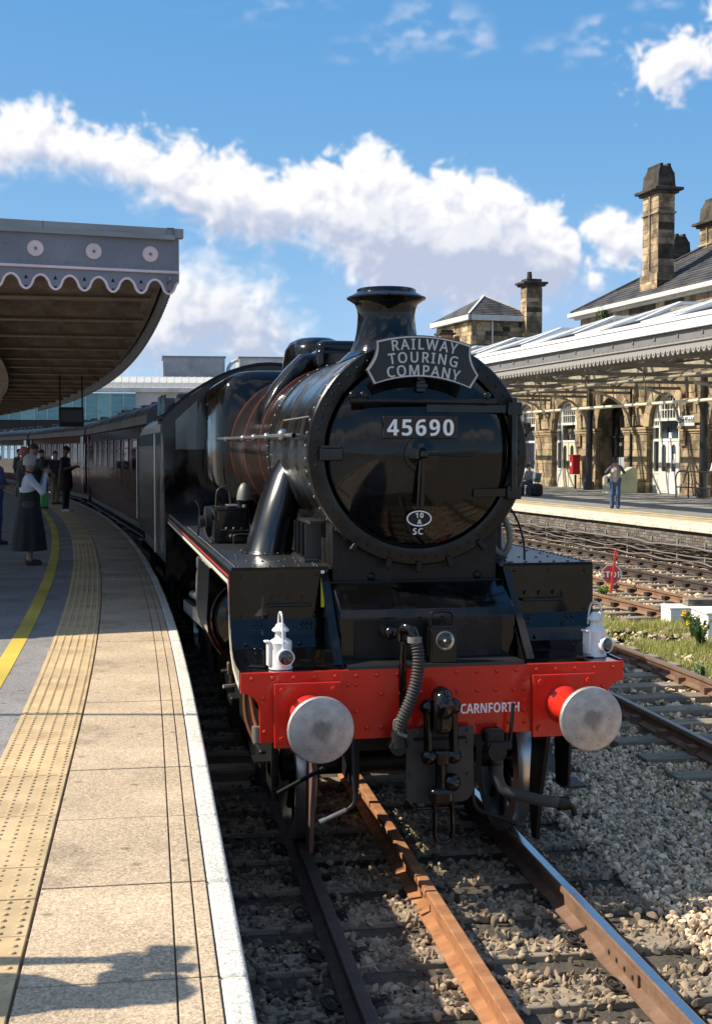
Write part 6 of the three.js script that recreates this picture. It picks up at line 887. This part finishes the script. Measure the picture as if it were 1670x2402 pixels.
// one continuous skin over tapered bones; every vertex takes the colour of its nearest bone
function bodySkin(bones, lo, hi, k = 0.035) {
  const n = 60, f = mcube.field, h = n / 2, px = new Float64Array(3), B = bones.map(([a, b, ra, rb, c]) => { const d = [b[0] - a[0], b[1] - a[1], b[2] - a[2]]; return { a, d, l: d[0] * d[0] + d[1] * d[1] + d[2] * d[2] || 1e-9, ra, rb, c }; });
  const D = (x, y, z, b) => { const u = x - b.a[0], v = y - b.a[1], w = z - b.a[2], t = clamp((u * b.d[0] + v * b.d[1] + w * b.d[2]) / b.l, 0, 1); return Math.hypot(u - b.d[0] * t, v - b.d[1] * t, w - b.d[2] * t) - lerp(b.ra, b.rb, t); };
  const X = (i, j) => lo[j] + (hi[j] - lo[j]) * ((i - h) / h + 1) / 2;
  for (let z = 0; z < n; z++) for (let y = 0; y < n; y++) for (let x = 0; x < n; x++) { const p = X(x, 0), q2 = X(y, 1), r = X(z, 2); let s = 0; for (const b of B) { const d = D(p, q2, r, b); if (d < 0.25) s += Math.exp(-d / k * 2.2); } f[x + y * n + z * n * n] = s > 0 ? Math.log(s) * k / 2.2 : -0.3; }
  mcube.update();
  const cnt = mcube.count, src = mcube.positionArray, pos = new Float32Array(cnt * 3), col = new Float32Array(cnt * 3);
  for (let i = 0; i < cnt; i++) { for (let j = 0; j < 3; j++) pos[i * 3 + j] = lo[j] + (hi[j] - lo[j]) * (src[i * 3 + j] + 1) / 2; }
  let g = new THREE.BufferGeometry(); g.setAttribute('position', new THREE.BufferAttribute(pos, 3)); g = mergeVertices(g, 1e-4); g.computeVertexNormals(); g = g.toNonIndexed();
  const q3 = g.attributes.position; const c2 = new Float32Array(q3.count * 3);
  for (let i = 0; i < q3.count; i += 3) { const x = (q3.getX(i) + q3.getX(i + 1) + q3.getX(i + 2)) / 3, y = (q3.getY(i) + q3.getY(i + 1) + q3.getY(i + 2)) / 3, z = (q3.getZ(i) + q3.getZ(i + 1) + q3.getZ(i + 2)) / 3; let bd = 9, bc; for (const b of B) { const d = D(x, y, z, b); if (d < bd) { bd = d; bc = b.c; } } for (let k2 = 0; k2 < 3; k2++) c2.set(bc, (i + k2) * 3); }
  g.setAttribute('color', new THREE.BufferAttribute(c2, 3)); return g;
}
function hand(w, dir, c, curl = 0.8, side = 1) { // palm and five separate fingers
  const out = [], d = V(...dir).normalize(), up = Math.abs(d.y) > 0.9 ? V(0, 0, 1) : V(0, 1, 0), s = V().crossVectors(d, up).normalize(), n = V().crossVectors(s, d).normalize();
  const at = (a, b, e) => V(...w).addScaledVector(d, a).addScaledVector(s, b).addScaledVector(n, e).toArray();
  out.push(bar(at(0, 0.012, 0), at(0.085, 0.016, 0), 0.024, 8), bar(at(0, -0.012, 0), at(0.085, -0.016, 0), 0.024, 8));
  [[0.068, -0.033], [0.078, -0.011], [0.074, 0.011], [0.058, 0.031]].forEach(([L, o]) => { const k = L * 0.55; const a = at(0.085, o, 0), b = at(0.085 + k * Math.cos(curl * 0.6), o, -k * Math.sin(curl * 0.6)), e = at(0.085 + k * Math.cos(curl * 0.6) + k * 0.8 * Math.cos(curl * 1.6), o, -k * Math.sin(curl * 0.6) - k * 0.8 * Math.sin(curl * 1.6)); out.push(bar(a, b, 0.009, 6), bar(b, e, 0.008, 6), sph(0.009, ...b, 6), sph(0.008, ...e, 6)); });
  const t0 = at(0.02, -side * 0.03, 0), t1 = at(0.055, -side * 0.055, -0.015), t2 = at(0.08, -side * 0.05, -0.035); out.push(bar(t0, t1, 0.011, 6), bar(t1, t2, 0.0095, 6), sph(0.01, ...t1, 6), sph(0.0095, ...t2, 6));
  return out.map((g) => tint(g, c));
}
function person(label, pos, turn, o) {
  const t = thing('person', label, 'person', pos, turn, o.group); const S = (o.h ?? 1.75) / 1.75; t.scale.setScalar(S);
  const sk = o.skin ?? [0.42, 0.24, 0.17], top = o.top, tr = o.legs, sh = o.shoes ?? [0.03, 0.03, 0.03], sl = o.sleeve ?? top, fat = o.fat ?? 1, lean = o.lean ?? 0, sit = o.sit, B = [];
  const hip = sit ? 0.52 : 0.95, T0 = sit ? hip - 0.95 : 0;
  const y = (v) => v + T0, fz = (v) => lean * Math.max(0, v - 0.95);
  const P3 = (x, v, z = 0) => [x, y(v), z + fz(v)];
  // trunk
  B.push([P3(-0.09, 0.97), P3(0.09, 0.97), 0.115 * fat, 0.115 * fat, o.belt ?? tr], [P3(0, 1.02, 0.01), P3(0, 1.22, 0.01), 0.135 * fat, 0.135 * fat, top], [P3(-0.06, 1.25), P3(-0.085, 1.38), 0.115 * fat, 0.085, top], [P3(0.06, 1.25), P3(0.085, 1.38), 0.115 * fat, 0.085, top], [P3(-0.16, 1.42), P3(0.16, 1.42), 0.062, 0.062, top], [P3(0, 1.42, 0), P3(0, 1.54, 0.015), 0.06, 0.052, sk]);
  if (o.coat) B.push([P3(0, 1.1), P3(0, o.coat, 0), 0.16 * fat, 0.19 * fat, top]);
  // legs
  const st = o.stance ?? 0.1;
  for (const d of [-1, 1]) {
    if (sit) { const kx = d * 0.13; B.push([[d * 0.09, hip, 0], [kx, hip + 0.02, 0.42], 0.09, 0.07, tr], [[kx, hip + 0.02, 0.42], [kx, 0.10, 0.44], 0.065, 0.045, tr], [[kx, 0.05, 0.42], [kx, 0.045, 0.62], 0.045, 0.035, sh]); }
    else { const stp = (o.step ?? 0) * d, kn = [d * st * 0.95, 0.5, stp * 0.5 + 0.02], an = [d * st, 0.09, stp]; const lc = o.shorts ? sk : tr; B.push([[d * 0.09, 0.92, 0], kn, 0.095, o.wide ? 0.08 : 0.064, tr], [kn, an, o.shorts ? 0.055 : o.wide ? 0.078 : 0.06, o.shorts ? 0.038 : o.wide ? 0.07 : 0.047, lc], [[an[0], 0.045, an[2] - 0.03], [an[0] + d * 0.02, 0.038, an[2] + 0.16], 0.048, 0.036, sh]); }
  }
  // arms: [elbow, wrist] for the left (-) and right (+)
  const geos = [];
  for (const [d, a] of [[-1, o.left], [1, o.right]]) { const s = P3(d * 0.185, 1.41), e = a?.[0] ? [a[0][0], y(a[0][1]), a[0][2]] : P3(d * 0.25, 1.12, -0.02), w = a?.[1] ? [a[1][0], y(a[1][1]), a[1][2]] : [d * 0.27, y(0.88), 0.05 + fz(0.95)]; const slv = o.shortSleeve ? sk : sl; B.push([s, e, 0.06, 0.045, sl], [e, w, 0.044, 0.03, slv]); geos.push(...hand(w, [w[0] - e[0], w[1] - e[1], w[2] - e[2]], sk, a ? 1.0 : 0.5, d)); }
  const lo = [-0.55, -0.02, -0.5], hi = [0.55, 1.66, 0.75]; geos.push(bodySkin(B, lo, hi));
  // head with its face
  const hx = 0, hy = y(1.655), hz = 0.03 + fz(1.62), nod = o.nod ?? 0, yaw = o.yaw ?? 0, put = (g) => { g.applyMatrix4(new THREE.Matrix4().makeRotationFromEuler(new THREE.Euler(nod, yaw, 0, 'YXZ'))); return g.translate(hx, hy, hz); };
  const hg = new THREE.SphereGeometry(1, 28, 20), hp = hg.attributes.position; for (let i = 0; i < hp.count; i++) { let a = hp.getX(i), b = hp.getY(i), c = hp.getZ(i); const j = Math.max(0, -b); a *= 0.074 * (1 - 0.25 * j * j); c = c * 0.092 * (1 - 0.12 * j) + (c > 0 ? j * 0.012 : 0); hp.setXYZ(i, a, b * 0.118, c); } hg.computeVertexNormals();
  geos.push(tint(put(hg), sk), tint(put(new THREE.ConeGeometry(0.015, 0.045, 8).translate(0, -0.008, 0.096)), sk), ...[-1, 1].flatMap((d) => [tint(put(new THREE.SphereGeometry(0.018, 8, 6).scale(0.5, 1.3, 0.9).translate(d * 0.075, -0.005, -0.005)), sk), tint(put(new THREE.SphereGeometry(0.0095, 8, 6).translate(d * 0.029, 0.012, 0.083)), [0.03, 0.025, 0.02]), tint(put(new THREE.BoxGeometry(0.028, 0.005, 0.01).translate(d * 0.029, 0.034, 0.084)), o.hair ?? [0.04, 0.03, 0.02])]), tint(put(new THREE.BoxGeometry(0.042, 0.007, 0.012).translate(0, -0.052, 0.082)), [sk[0] * 0.7, sk[1] * 0.4, sk[2] * 0.4]));
  const body = part('body', geos, skinM, t);
  if (o.hair && !o.bald) { const g = new THREE.SphereGeometry(1, 30, 18, 0, PI * 2, 0, o.hairLong ? 1.95 : 1.45), p = g.attributes.position; for (let i = 0; i < p.count; i++) { const v = V().fromBufferAttribute(p, i), f = v.z > 0.35 && v.y < 0.35 ? 0.9 : 1, k = (o.hairVol ?? 1.06) + 0.06 * (HASH[(i * 37) & 65535] - 0.5); p.setXYZ(i, v.x * 0.080 * k * f, v.y * 0.123 * k + 0.008, v.z * 0.097 * k * f - 0.008); } g.computeVertexNormals(); part('hair', put(g), cloth(o.hair), t); }
  if (o.cap) { const c = cloth(o.cap); part('cap', [put(new THREE.SphereGeometry(0.093, 20, 10, 0, PI * 2, 0, PI / 2).scale(0.95, 0.9, 1.08).translate(0, 0.035, -0.005)), put(new THREE.CylinderGeometry(0.075, 0.075, 0.008, 20, 1, false, -PI / 2, PI).scale(1, 1, 1.1).translate(0, 0.038, 0.07))], c, t); }
  if (o.mask) part('face_mask', put(new THREE.SphereGeometry(0.082, 18, 10, 0, PI, PI * 0.42, PI * 0.36).scale(0.95, 1.1, 1.15).translate(0, 0.0, 0.01)), cloth(o.mask), t);
  t.updateMatrixWorld(true); t.userData.local = (p) => V(...p).applyMatrix4(t.matrixWorld).toArray();
  return t;
}
const toWorld = (t, p) => t.userData.local(p);
function heldCamera(label, t, p, turn, big = 1) {
  const w = toWorld(t, p), c = thing('hand_camera', label, 'camera', w, turn);
  part('camera_body', [rbox(0.14 * big, 0.095 * big, 0.06 * big, 0.012, 0, 0, 0), rbox(0.06 * big, 0.035 * big, 0.05 * big, 0.008, 0, 0.06 * big, 0)], m.blackMatt, c); part('lens_barrel', [cylZ(0.04 * big, 0.036 * big, 0.11 * big, 0, 0, 0.08 * big, 18), cylZ(0.043 * big, 0.043 * big, 0.03 * big, 0, 0, 0.13 * big, 18)], m.blackMatt, c); part('front_glass', cylZ(0.034 * big, 0.034 * big, 0.003, 0, 0, 0.146 * big, 18), m.lens, c); part('eyepiece', rbox(0.03, 0.02, 0.02, 0.005, 0, 0.06 * big, -0.03 * big), m.blackMatt, c);
  return c;
}
function phone(label, t, p, turn, tilt, lit) { const w = toWorld(t, p), c = thing('mobile_phone', label, 'phone', w, turn); c.rotation.order = 'YXZ'; c.rotation.x = tilt; part('case', rbox(0.072, 0.148, 0.009, 0.004, 0, 0, 0), m.blackMatt, c); part('screen', box(0.066, 0.138, 0.001, 0, 0, -0.0052), mat(0, { lin: [0.2, 0.22, 0.25], roughness: 0.15, emissive: new THREE.Color(0.8, 0.9, 1), emissiveIntensity: lit }), c); }
const aim = { left: [[-0.30, 1.24, 0.17], [-0.09, 1.50, 0.24]], right: [[0.30, 1.24, 0.17], [0.10, 1.50, 0.24]] };
{
  // the woman photographing the train
  const w = person('white-haired woman in a pale blue shirt and long dark pinafore dress photographing the train', [-3.58, PY, -12.63], 1.72, { h: 1.66, top: [0.56, 0.63, 0.74], legs: [0.42, 0.24, 0.17], shorts: true, belt: [0.05, 0.06, 0.055], shoes: [0.05, 0.035, 0.03], fat: 1.12, hair: [0.62, 0.62, 0.64], hairVol: 1.14, hairLong: true, nod: 0.05, left: [[-0.27, 1.18, 0.20], [-0.10, 1.47, 0.27]], right: [[0.27, 1.18, 0.20], [0.11, 1.47, 0.27]] });
  const ring = (y, rx, rz, z = 0, fold = 0) => Array.from({ length: 48 }, (_, i) => { const a = i / 48 * PI * 2, k = 1 + fold * Math.sin(a * 9 + y * 2) + fold * 0.6 * Math.sin(a * 5 + 1); return V(rx * k * Math.cos(a), y, rz * k * Math.sin(a) + z); });
  const dress = cloth([0.035, 0.042, 0.038]);
  part('pinafore_dress', ringLoft([ring(1.26, 0.165, 0.145, 0.02), ring(1.15, 0.18, 0.165, 0.015), ring(1.0, 0.20, 0.175, 0.01, 0.01), ring(0.8, 0.235, 0.205, 0, 0.03), ring(0.55, 0.27, 0.235, 0, 0.05), ring(0.24, 0.305, 0.265, 0, 0.07)]), dress, w);
  each('shoulder_strap', [-1, 1].map((d) => tube([[d * 0.11, 1.26, 0.15], [d * 0.13, 1.42, 0.10], [d * 0.13, 1.485, 0.0], [d * 0.12, 1.42, -0.10], [d * 0.08, 1.26, -0.14]], 0.014, 6)), dress, w); part('camera_strap', tube([[0.12, 1.5, 0.25], [0.13, 1.5, 0.05], [0.06, 1.53, -0.06], [-0.1, 1.5, 0.0], [-0.13, 1.46, 0.2]], 0.01, 6), m.blackMatt, w);
  heldCamera('black camera held to the eye of the white-haired woman', w, [0, 1.66, 0.22], 1.72, 1.1);
  // others along this platform
  const bm = person('man in black clothes and white trainers looking down at his phone by the platform edge', [-4.11, PY, -30.3], 1.25, { h: 1.84, top: [0.008, 0.008, 0.009], legs: [0.01, 0.01, 0.011], shoes: [0.55, 0.55, 0.55], skin: [0.17, 0.09, 0.06], hair: [0.02, 0.015, 0.012], shortSleeve: true, coat: 0.72, fat: 1.08, nod: 0.45, left: [[-0.27, 1.13, 0.03], [-0.12, 1.22, 0.28]], right: [[0.27, 1.13, 0.03], [0.05, 1.22, 0.30]] });
  phone('pale phone in the hands of the man in black', bm, [-0.02, 1.29, 0.36], 1.25, 0.7, 0.6);
  person('person at the left frame edge in a face mask, purple top and blue jeans', [-4.58, PY, -17.1], 1.1, { h: 1.72, top: [0.10, 0.09, 0.20], legs: [0.02, 0.06, 0.20], hair: [0.03, 0.025, 0.02], mask: [0.42, 0.60, 0.70], left: [[-0.26, 1.12, 0.05], [-0.08, 1.10, 0.28]], right: [[0.26, 1.12, 0.05], [0.06, 1.12, 0.30]] });
  person('tall man in a dark flat cap just behind the white-haired woman', [-4.12, PY, -19.9], 2.3, { h: 1.86, top: [0.045, 0.045, 0.05], legs: [0.02, 0.02, 0.03], cap: [0.09, 0.07, 0.06], hair: [0.12, 0.09, 0.07], left: [[-0.29, 1.2, 0.1], [-0.1, 1.45, 0.22]], right: [[0.29, 1.2, 0.1], [0.1, 1.45, 0.22]] });
  person('ruddy man with thinning hair left of the man in the cap', [-4.48, PY, -21.5], 1.9, { h: 1.82, top: [0.015, 0.015, 0.02], legs: [0.02, 0.02, 0.025], skin: [0.40, 0.17, 0.11], hair: [0.16, 0.09, 0.05], bald: true });
  const bs = person('person in a light blue shirt holding up a glowing phone, beyond the woman', [-4.95, PY, -32.5], 1.7, { h: 1.74, top: [0.20, 0.27, 0.38], legs: [0.02, 0.02, 0.03], hair: [0.05, 0.04, 0.03], ...aim });
  phone('glowing phone raised by the person in the light blue shirt', bs, [0, 1.52, 0.34], 1.7, 0, 2.5);
  person('bystander in tan trousers right of the light blue shirt', [-4.75, PY, -35.5], 0.8, { h: 1.7, top: [0.04, 0.04, 0.05], legs: [0.22, 0.17, 0.11], hair: [0.10, 0.08, 0.06] });
  person('bystander in a dark coat half hidden by the woman in the pinafore', [-4.75, PY, -25.0], 1.4, { h: 1.78, top: [0.014, 0.014, 0.016], legs: [0.012, 0.012, 0.014], coat: 0.7, hair: [0.03, 0.025, 0.02] });
  person('distant bystander in grey near the train at the left', [-6.6, PY, -43], 1.0, { h: 1.76, top: [0.10, 0.10, 0.11], legs: [0.02, 0.02, 0.025], hair: [0.05, 0.04, 0.03] });
  const hb = thing('shoulder_bag', 'bright green bag hanging beside the white-haired woman', 'bag', [-3.83, PY + 0.62, -18.9], 0.4); part('pouch', rbox(0.16, 0.30, 0.10, 0.03, 0, 0.15, 0), cloth([0.14, 0.55, 0.16]), hb); part('strap', tube([[-0.06, 0.28, 0], [-0.05, 0.6, 0.02], [0, 0.75, 0.02], [0.05, 0.6, 0.02], [0.06, 0.28, 0]], 0.012, 6), m.blackMatt, hb);
  // two who stand to the left, out of the picture, and throw their shadows into it
  const cp = person('person left of the frame whose hatted shadow falls across the paving', [-3.62, PY, 3.52], 2.8, { h: 1.78, top: [0.1, 0.1, 0.14], legs: [0.03, 0.03, 0.05], hair: [0.05, 0.04, 0.03], cap: [0.1, 0.08, 0.06], fat: 1.25, left: [[-0.30, 1.26, 0.22], [-0.10, 1.54, 0.28]], right: [[0.30, 1.26, 0.22], [0.11, 1.54, 0.28]] });
  heldCamera('camera whose pointed shadow lies on the paving', cp, [0, 1.62, 0.24], 2.8, 1.3);
  person('person left of the frame whose slim shadow crosses the yellow line', [-4.38, PY, -5.02], 1.4, { h: 1.74, top: [0.08, 0.1, 0.1], legs: [0.03, 0.03, 0.05], hair: [0.05, 0.04, 0.03] });
  // opposite platform
  const fp = person('man in a beige jacket and jeans photographing from the far platform edge', q(2.9, FY, 1.8), -0.36, { h: 1.68, top: [0.40, 0.335, 0.29], sleeve: [0.06, 0.07, 0.10], legs: [0.05, 0.095, 0.19], wide: true, shoes: [0.02, 0.02, 0.03], hair: [0.02, 0.017, 0.015], fat: 1.12, ...aim });
  part('t_shirt', rbox(0.11, 0.34, 0.03, 0.012, 0, 1.25, 0.148), cloth([0.82, 0.72, 0.70]), fp);
  heldCamera('black camera held up by the man in the beige jacket', fp, [0, 1.62, 0.24], -0.36, 1.15);
  const bg = thing('shoulder_bag', 'pale canvas bag at the hip of the man in the beige jacket', 'bag', toWorld(fp, [-0.32, 0.82, 0.0]), -0.36); part('pouch', rbox(0.14, 0.30, 0.24, 0.04, 0, 0.15, 0), cloth([0.55, 0.46, 0.42]), bg); part('strap', tube([[0, 0.3, -0.08], [0.08, 0.6, -0.04], [0.13, 0.66, 0.0], [0.08, 0.6, 0.06], [0, 0.3, 0.08]], 0.014, 6), m.blackMatt, bg);
  person('seated person in dark blue with a cap on the far platform bench', q(5.18, FY, -10.9), AR - PI / 2 + 0.25, { h: 1.72, sit: true, top: [0.16, 0.18, 0.19], legs: [0.05, 0.08, 0.15], cap: [0.03, 0.03, 0.04], hair: [0.05, 0.04, 0.03], shoes: [0.35, 0.35, 0.35], nod: 0.3, left: [[-0.24, 1.12, 0.1], [-0.06, 1.12, 0.3]], right: [[0.24, 1.12, 0.1], [0.08, 1.12, 0.3]] });
  person('seated companion in navy leaning forward on the far platform bench', q(5.15, FY, -11.9), AR - PI / 2, { h: 1.66, sit: true, lean: 0.3, top: [0.02, 0.03, 0.06], legs: [0.05, 0.09, 0.17], hair: [0.02, 0.018, 0.015], nod: 0.4 });
  const lug = (label, p, c, s) => { const b = thing('travel_bag', label, 'bag', p, AR); part('hold', rbox(0.34 * s, 0.42 * s, 0.75 * s, 0.12 * s, 0, 0.21 * s, 0, 0, 0, 0, 3), cloth(c), b); part('pocket', rbox(0.08 * s, 0.25 * s, 0.5 * s, 0.03, -0.19 * s, 0.16 * s, 0), cloth(c), b); each('handle', [-0.05, 0.05].map((d) => tube([[d, 0.4 * s, -0.15], [d, 0.52 * s, -0.08], [d, 0.52 * s, 0.08], [d, 0.4 * s, 0.15]], 0.014, 6)), m.blackMatt, b); };
  lug('large dark holdall on the ground beside the seated people', q(4.95, FY, -9.75), [0.022, 0.022, 0.03], 1.25); lug('smaller navy bag under the knees of the seated people', q(4.55, FY, -10.6), [0.03, 0.022, 0.05], 1.0);
  person('person in a white t-shirt and dark shorts at the right frame edge', q(9.1, FY, -2.35), -1.2, { h: 1.74, top: [0.72, 0.72, 0.74], legs: [0.012, 0.012, 0.016], shorts: true, shortSleeve: true, shoes: [0.6, 0.6, 0.6], hair: [0.05, 0.04, 0.03], left: [[-0.26, 1.12, 0.05], [-0.05, 1.12, 0.27]], right: [[0.26, 1.12, 0.05], [0.05, 1.14, 0.28]] });
}

// ---------- trackside details ----------
{
  const t = thing('stop_sign', 'red octagonal STOP board on a leaning red post beside the rusty siding', 'sign', [7.28, -0.22, -16.9], -0.25); t.scale.setScalar(0.62);
  const oct = (r) => Array.from({ length: 8 }, (_, i) => [r * Math.cos((i + 0.5) * PI / 4), r * Math.sin((i + 0.5) * PI / 4)]);
  const redS = mat(0, { lin: [0.60, 0.09, 0.10], tex: T.blotch, roughness: 0.55 });
  part('rim', extrude(oct(0.34), 0.012).translate(0, 0.70, 0), mat(0, { lin: [0.72, 0.62, 0.60], roughness: 0.5 }), t); part('board', extrude(oct(0.305), 0.012).translate(0, 0.70, 0.003), redS, t); part('lettering', text('STOP', 0.19, 0.004, 'sans_bold', 0.01).translate(0, 0.605, 0.0155), m.lettering, t);
  part('post', place(rbox(0.075, 1.52, 0.045, 0.01, 0.0, 0.76, 0.06), -0.03, 0, 0, 0, 0, -0.11), mat(0, { lin: [0.72, 0.05, 0.045], roughness: 0.5 }), t); part('base_plate', box(0.4, 0.03, 0.3, 0, 0.02, 0), m.iron, t); part('stay', bar([0.2, 0.0, -0.2], [0.16, 0.5, 0.0], 0.02), m.iron, t);
}
function weed(label, pos, s, flowers, seed, group) {
  const w = thing('weed', label, 'plant', pos, seed), r = rng(seed * 97), leaf = [], stem = [], fl = [];
  for (let k = 0; k < 9; k++) { const a = r() * PI * 2, h = s * (0.55 + r() * 0.5), lx = Math.cos(a) * s * 0.28 * (0.4 + r()), lz = Math.sin(a) * s * 0.28 * (0.4 + r()); stem.push(tube([[0.03 * Math.cos(a), 0, 0.03 * Math.sin(a)], [lx * 0.4, h * 0.5, lz * 0.4], [lx, h, lz]], 0.006, 5, 6));
    for (let i = 0; i < 26; i++) { const u = 0.15 + r() * 0.85, b = r() * PI * 2, g = new THREE.PlaneGeometry(0.022, 0.085 * (1.2 - 0.4 * u), 1, 2); g.translate(0, 0.035, 0); leaf.push(place(g, lx * u * u, h * u, lz * u * u, 0.7 + r() * 0.7, b, r() - 0.5)); }
    if (k < flowers) for (let i = 0; i < 7; i++) { const b = r() * PI * 2; fl.push(place(new THREE.CylinderGeometry(0.02, 0.008, 0.014, 7), lx + 0.06 * (r() - 0.5), h + 0.05 * r(), lz + 0.06 * (r() - 0.5), r() - 0.5, b, r() - 0.5)); } }
  part('stem', stem, mat(0, { lin: [0.10, 0.14, 0.04], roughness: 0.8 }), w, 'stuff'); part('foliage', leaf, mat(0, { lin: [0.09, 0.17, 0.03], roughness: 0.7, transmission: 0.3, thickness: 0 }), w, 'stuff'); if (fl.length) part('flower_heads', fl, mat(0, { lin: [0.85, 0.62, 0.02], roughness: 0.7 }), w, 'stuff');
}
weed('bushy weed with yellow flowers in front of the white cabinet with the grey end', [6.75, -0.22, -11.9], 0.34, 6, 1); weed('tall thin-leaved weed left of the white box at the right edge', [6.05, -0.22, -9.8], 0.55, 2, 2); weed('small bright weed in the shadow between the tracks', [4.86, -0.22, -7.1], 0.3, 0, 3); weed('single yellow-headed weed in front of the STOP board', [6.9, -0.22, -16.2], 0.26, 5, 4); weed('low dark weed between the cabinet and the grass', [6.45, -0.22, -10.9], 0.36, 1, 5);
{
  const r = rng(44), g = new THREE.PlaneGeometry(0.012, 1, 1, 3); { const p = g.attributes.position; g.translate(0, 0.5, 0); for (let i = 0; i < p.count; i++) { const y = p.getY(i); p.setXYZ(i, p.getX(i) * (1 - y * 0.85), y, 0.35 * y * y); } g.computeVertexNormals(); }
  const list = [], cols = [], c = new THREE.Color();
  const dens = (x, z) => fbm(x * 0.9 + 40, z * 0.9 + 40, 1 << 16, 3, 8);
  for (let i = 0; i < 60000; i++) { const z = -16 + r() * 11.5, u = r(), x = lerp(4.95, 7.3, Math.pow(u, 0.9)) - z * z / 560 + 0.35; const n = dens(x, z); if (n < 0.30 + r() * 0.14 || (z < -14 && r() > 0.25) || (z > -7.4 && r() > 0.25)) continue; const h = 0.06 + 0.13 * r() * sstep(0.35, 0.6, n); list.push(MX(x, -0.23, z, (r() - 0.5) * 0.7, r() * 6.3, (r() - 0.5) * 0.7, 1, h, h)); const k = r(); cols.push(c.clone().setRGB(lerp(0.27, 0.50, k), lerp(0.33, 0.43, k), lerp(0.06, 0.14, k))); }
  for (let i = 0; i < 1200; i++) { const z = -11 + r() * 9.5, x = lerp(2.4, 4.9, r()); if (dens(x * 1.7, z * 1.7) < 0.55) continue; const h = 0.05 + 0.1 * r(); list.push(MX(x, -0.23, z, (r() - 0.5), r() * 6.3, (r() - 0.5), 1, h, h)); cols.push(c.clone().setRGB(0.25, 0.30, 0.07)); }
  const gr = instanced('grass', g, mat(0xffffff, { roughness: 0.8, transmission: 0.3, thickness: 0 }), list, scene, cols); gr.userData.label = 'yellow-green grass growing between the tracks'; gr.userData.category = 'grass';
  // earth patch under the grass
  const s = new THREE.Shape(); s.moveTo(4.9, 5.2); s.bezierCurveTo(5.6, 6, 6.4, 7, 7.2, 9.6); s.bezierCurveTo(7.6, 12, 7.2, 15, 6.6, 16.5); s.bezierCurveTo(5.4, 15, 4.6, 12, 4.55, 9.5); s.closePath();
  part('soil', place(new THREE.ShapeGeometry(s, 24).rotateX(PI / 2).scale(1, 1, -1).rotateY(0), 0, -0.236, 0), m.earth, scene, 'structure');
}
{
  const a = thing('trackside_cabinet', 'white low cabinet with a grey end among the yellow flowers', 'cabinet', [6.98, -0.24, -12.6], -0.1);
  part('case', rbox(0.42, 0.32, 0.55, 0.015, -0.1, 0.16, 0), m.whiteClean, a); part('end_plate', rbox(0.34, 0.26, 0.04, 0.008, 0.28, 0.14, 0.22), m.canopyCap, a); part('lid', rbox(0.45, 0.025, 0.58, 0.01, -0.1, 0.33, 0), m.whiteClean, a);
  const b = thing('trackside_cabinet', 'white box with a black slot at the right edge of the photo', 'cabinet', [6.92, -0.24, -10.9], -0.1);
  part('case', rbox(0.8, 0.46, 0.8, 0.02, 0, 0.23, 0), m.whiteClean, b); part('slot', box(0.1, 0.02, 0.006, -0.15, 0.33, 0.401), m.hole, b); part('lid', rbox(0.84, 0.03, 0.84, 0.01, 0, 0.47, 0), m.whiteClean, b);
  const d = thing('timber_baulk', 'dark timber beam lying behind the white box at the right edge', 'beam', [7.75, -0.2, -12.55], -0.08);
  part('beam', rbox(1.5, 0.2, 0.28, 0.015, 0, 0.32, 0), m.sleeper2, d); each('block', [-0.5, 0.5].map((x) => rbox(0.25, 0.22, 0.4, 0.015, x, 0.11, 0)), m.sleeper, d);
}
{
  // cables hung along the far platform wall
  const c = thing('trackside_cables', 'tangle of grey and black cables slung on brackets along the far platform wall', 'cables', q(0, 0, 0), AR), r = rng(21), cm = [[0.035, 0.03, 0.028], [0.11, 0.09, 0.075], [0.18, 0.15, 0.13], [0.06, 0.05, 0.045]].map((l) => mat(0, { lin: l, roughness: 0.8 }));
  for (let k = 0; k < 27; k++) { const y0 = 0.34 - (k % 11) * 0.055, t0 = -0.10 - 0.14 * (k / 11 | 0) - r() * 0.12, pts = []; for (let s = 19; s > -14; s -= 0.6) pts.push([t0 + (r() - 0.5) * 0.08, y0 + (r() - 0.5) * (k % 5 ? 0.045 : 0.13) - 0.05 * Math.abs(Math.sin(s * 1.3 + k)), s]); part('cable', tube(pts, 0.012 + r() * 0.013, 5, pts.length * 3), cm[k & 3], c); }
  each('cable_bracket', Array.from({ length: 24 }, (_, i) => rbox(0.05, 0.75, 0.05, 0.005, -0.30, 0.07, 18.5 - i * 1.35)), m.valance, c);
  const l = thing('loudspeaker', 'dark speaker hung under the far canopy, at the right rim of the smokebox', 'speaker', q(5, 3.72, -11.0), AR); part('horn', [cylX(0.12, 0.22, 0.34, -0.05, 0, 0, 18), sph(0.14, 0.15, 0, 0)], m.black, l); part('hanger', bar([0, 0.1, 0], [0, 0.55, 0], 0.015), m.black, l);
  const lp = thing('lamp_post', 'slender lamp post left of the frame whose thin shadow crosses the platform', 'lamp post', [-6.6, PY, -1.52]); part('pole', cylY(0.028, 0.035, 5.7, 0, 2.85, 0, 12), m.canopyCap, lp); part('base', cylY(0.07, 0.08, 0.4, 0, 0.2, 0, 12), m.canopyCap, lp); part('lantern', rbox(0.16, 0.1, 0.3, 0.03, 0, 5.72, 0.1), m.canopyCap, lp);
}
renderer.render(scene, camera);
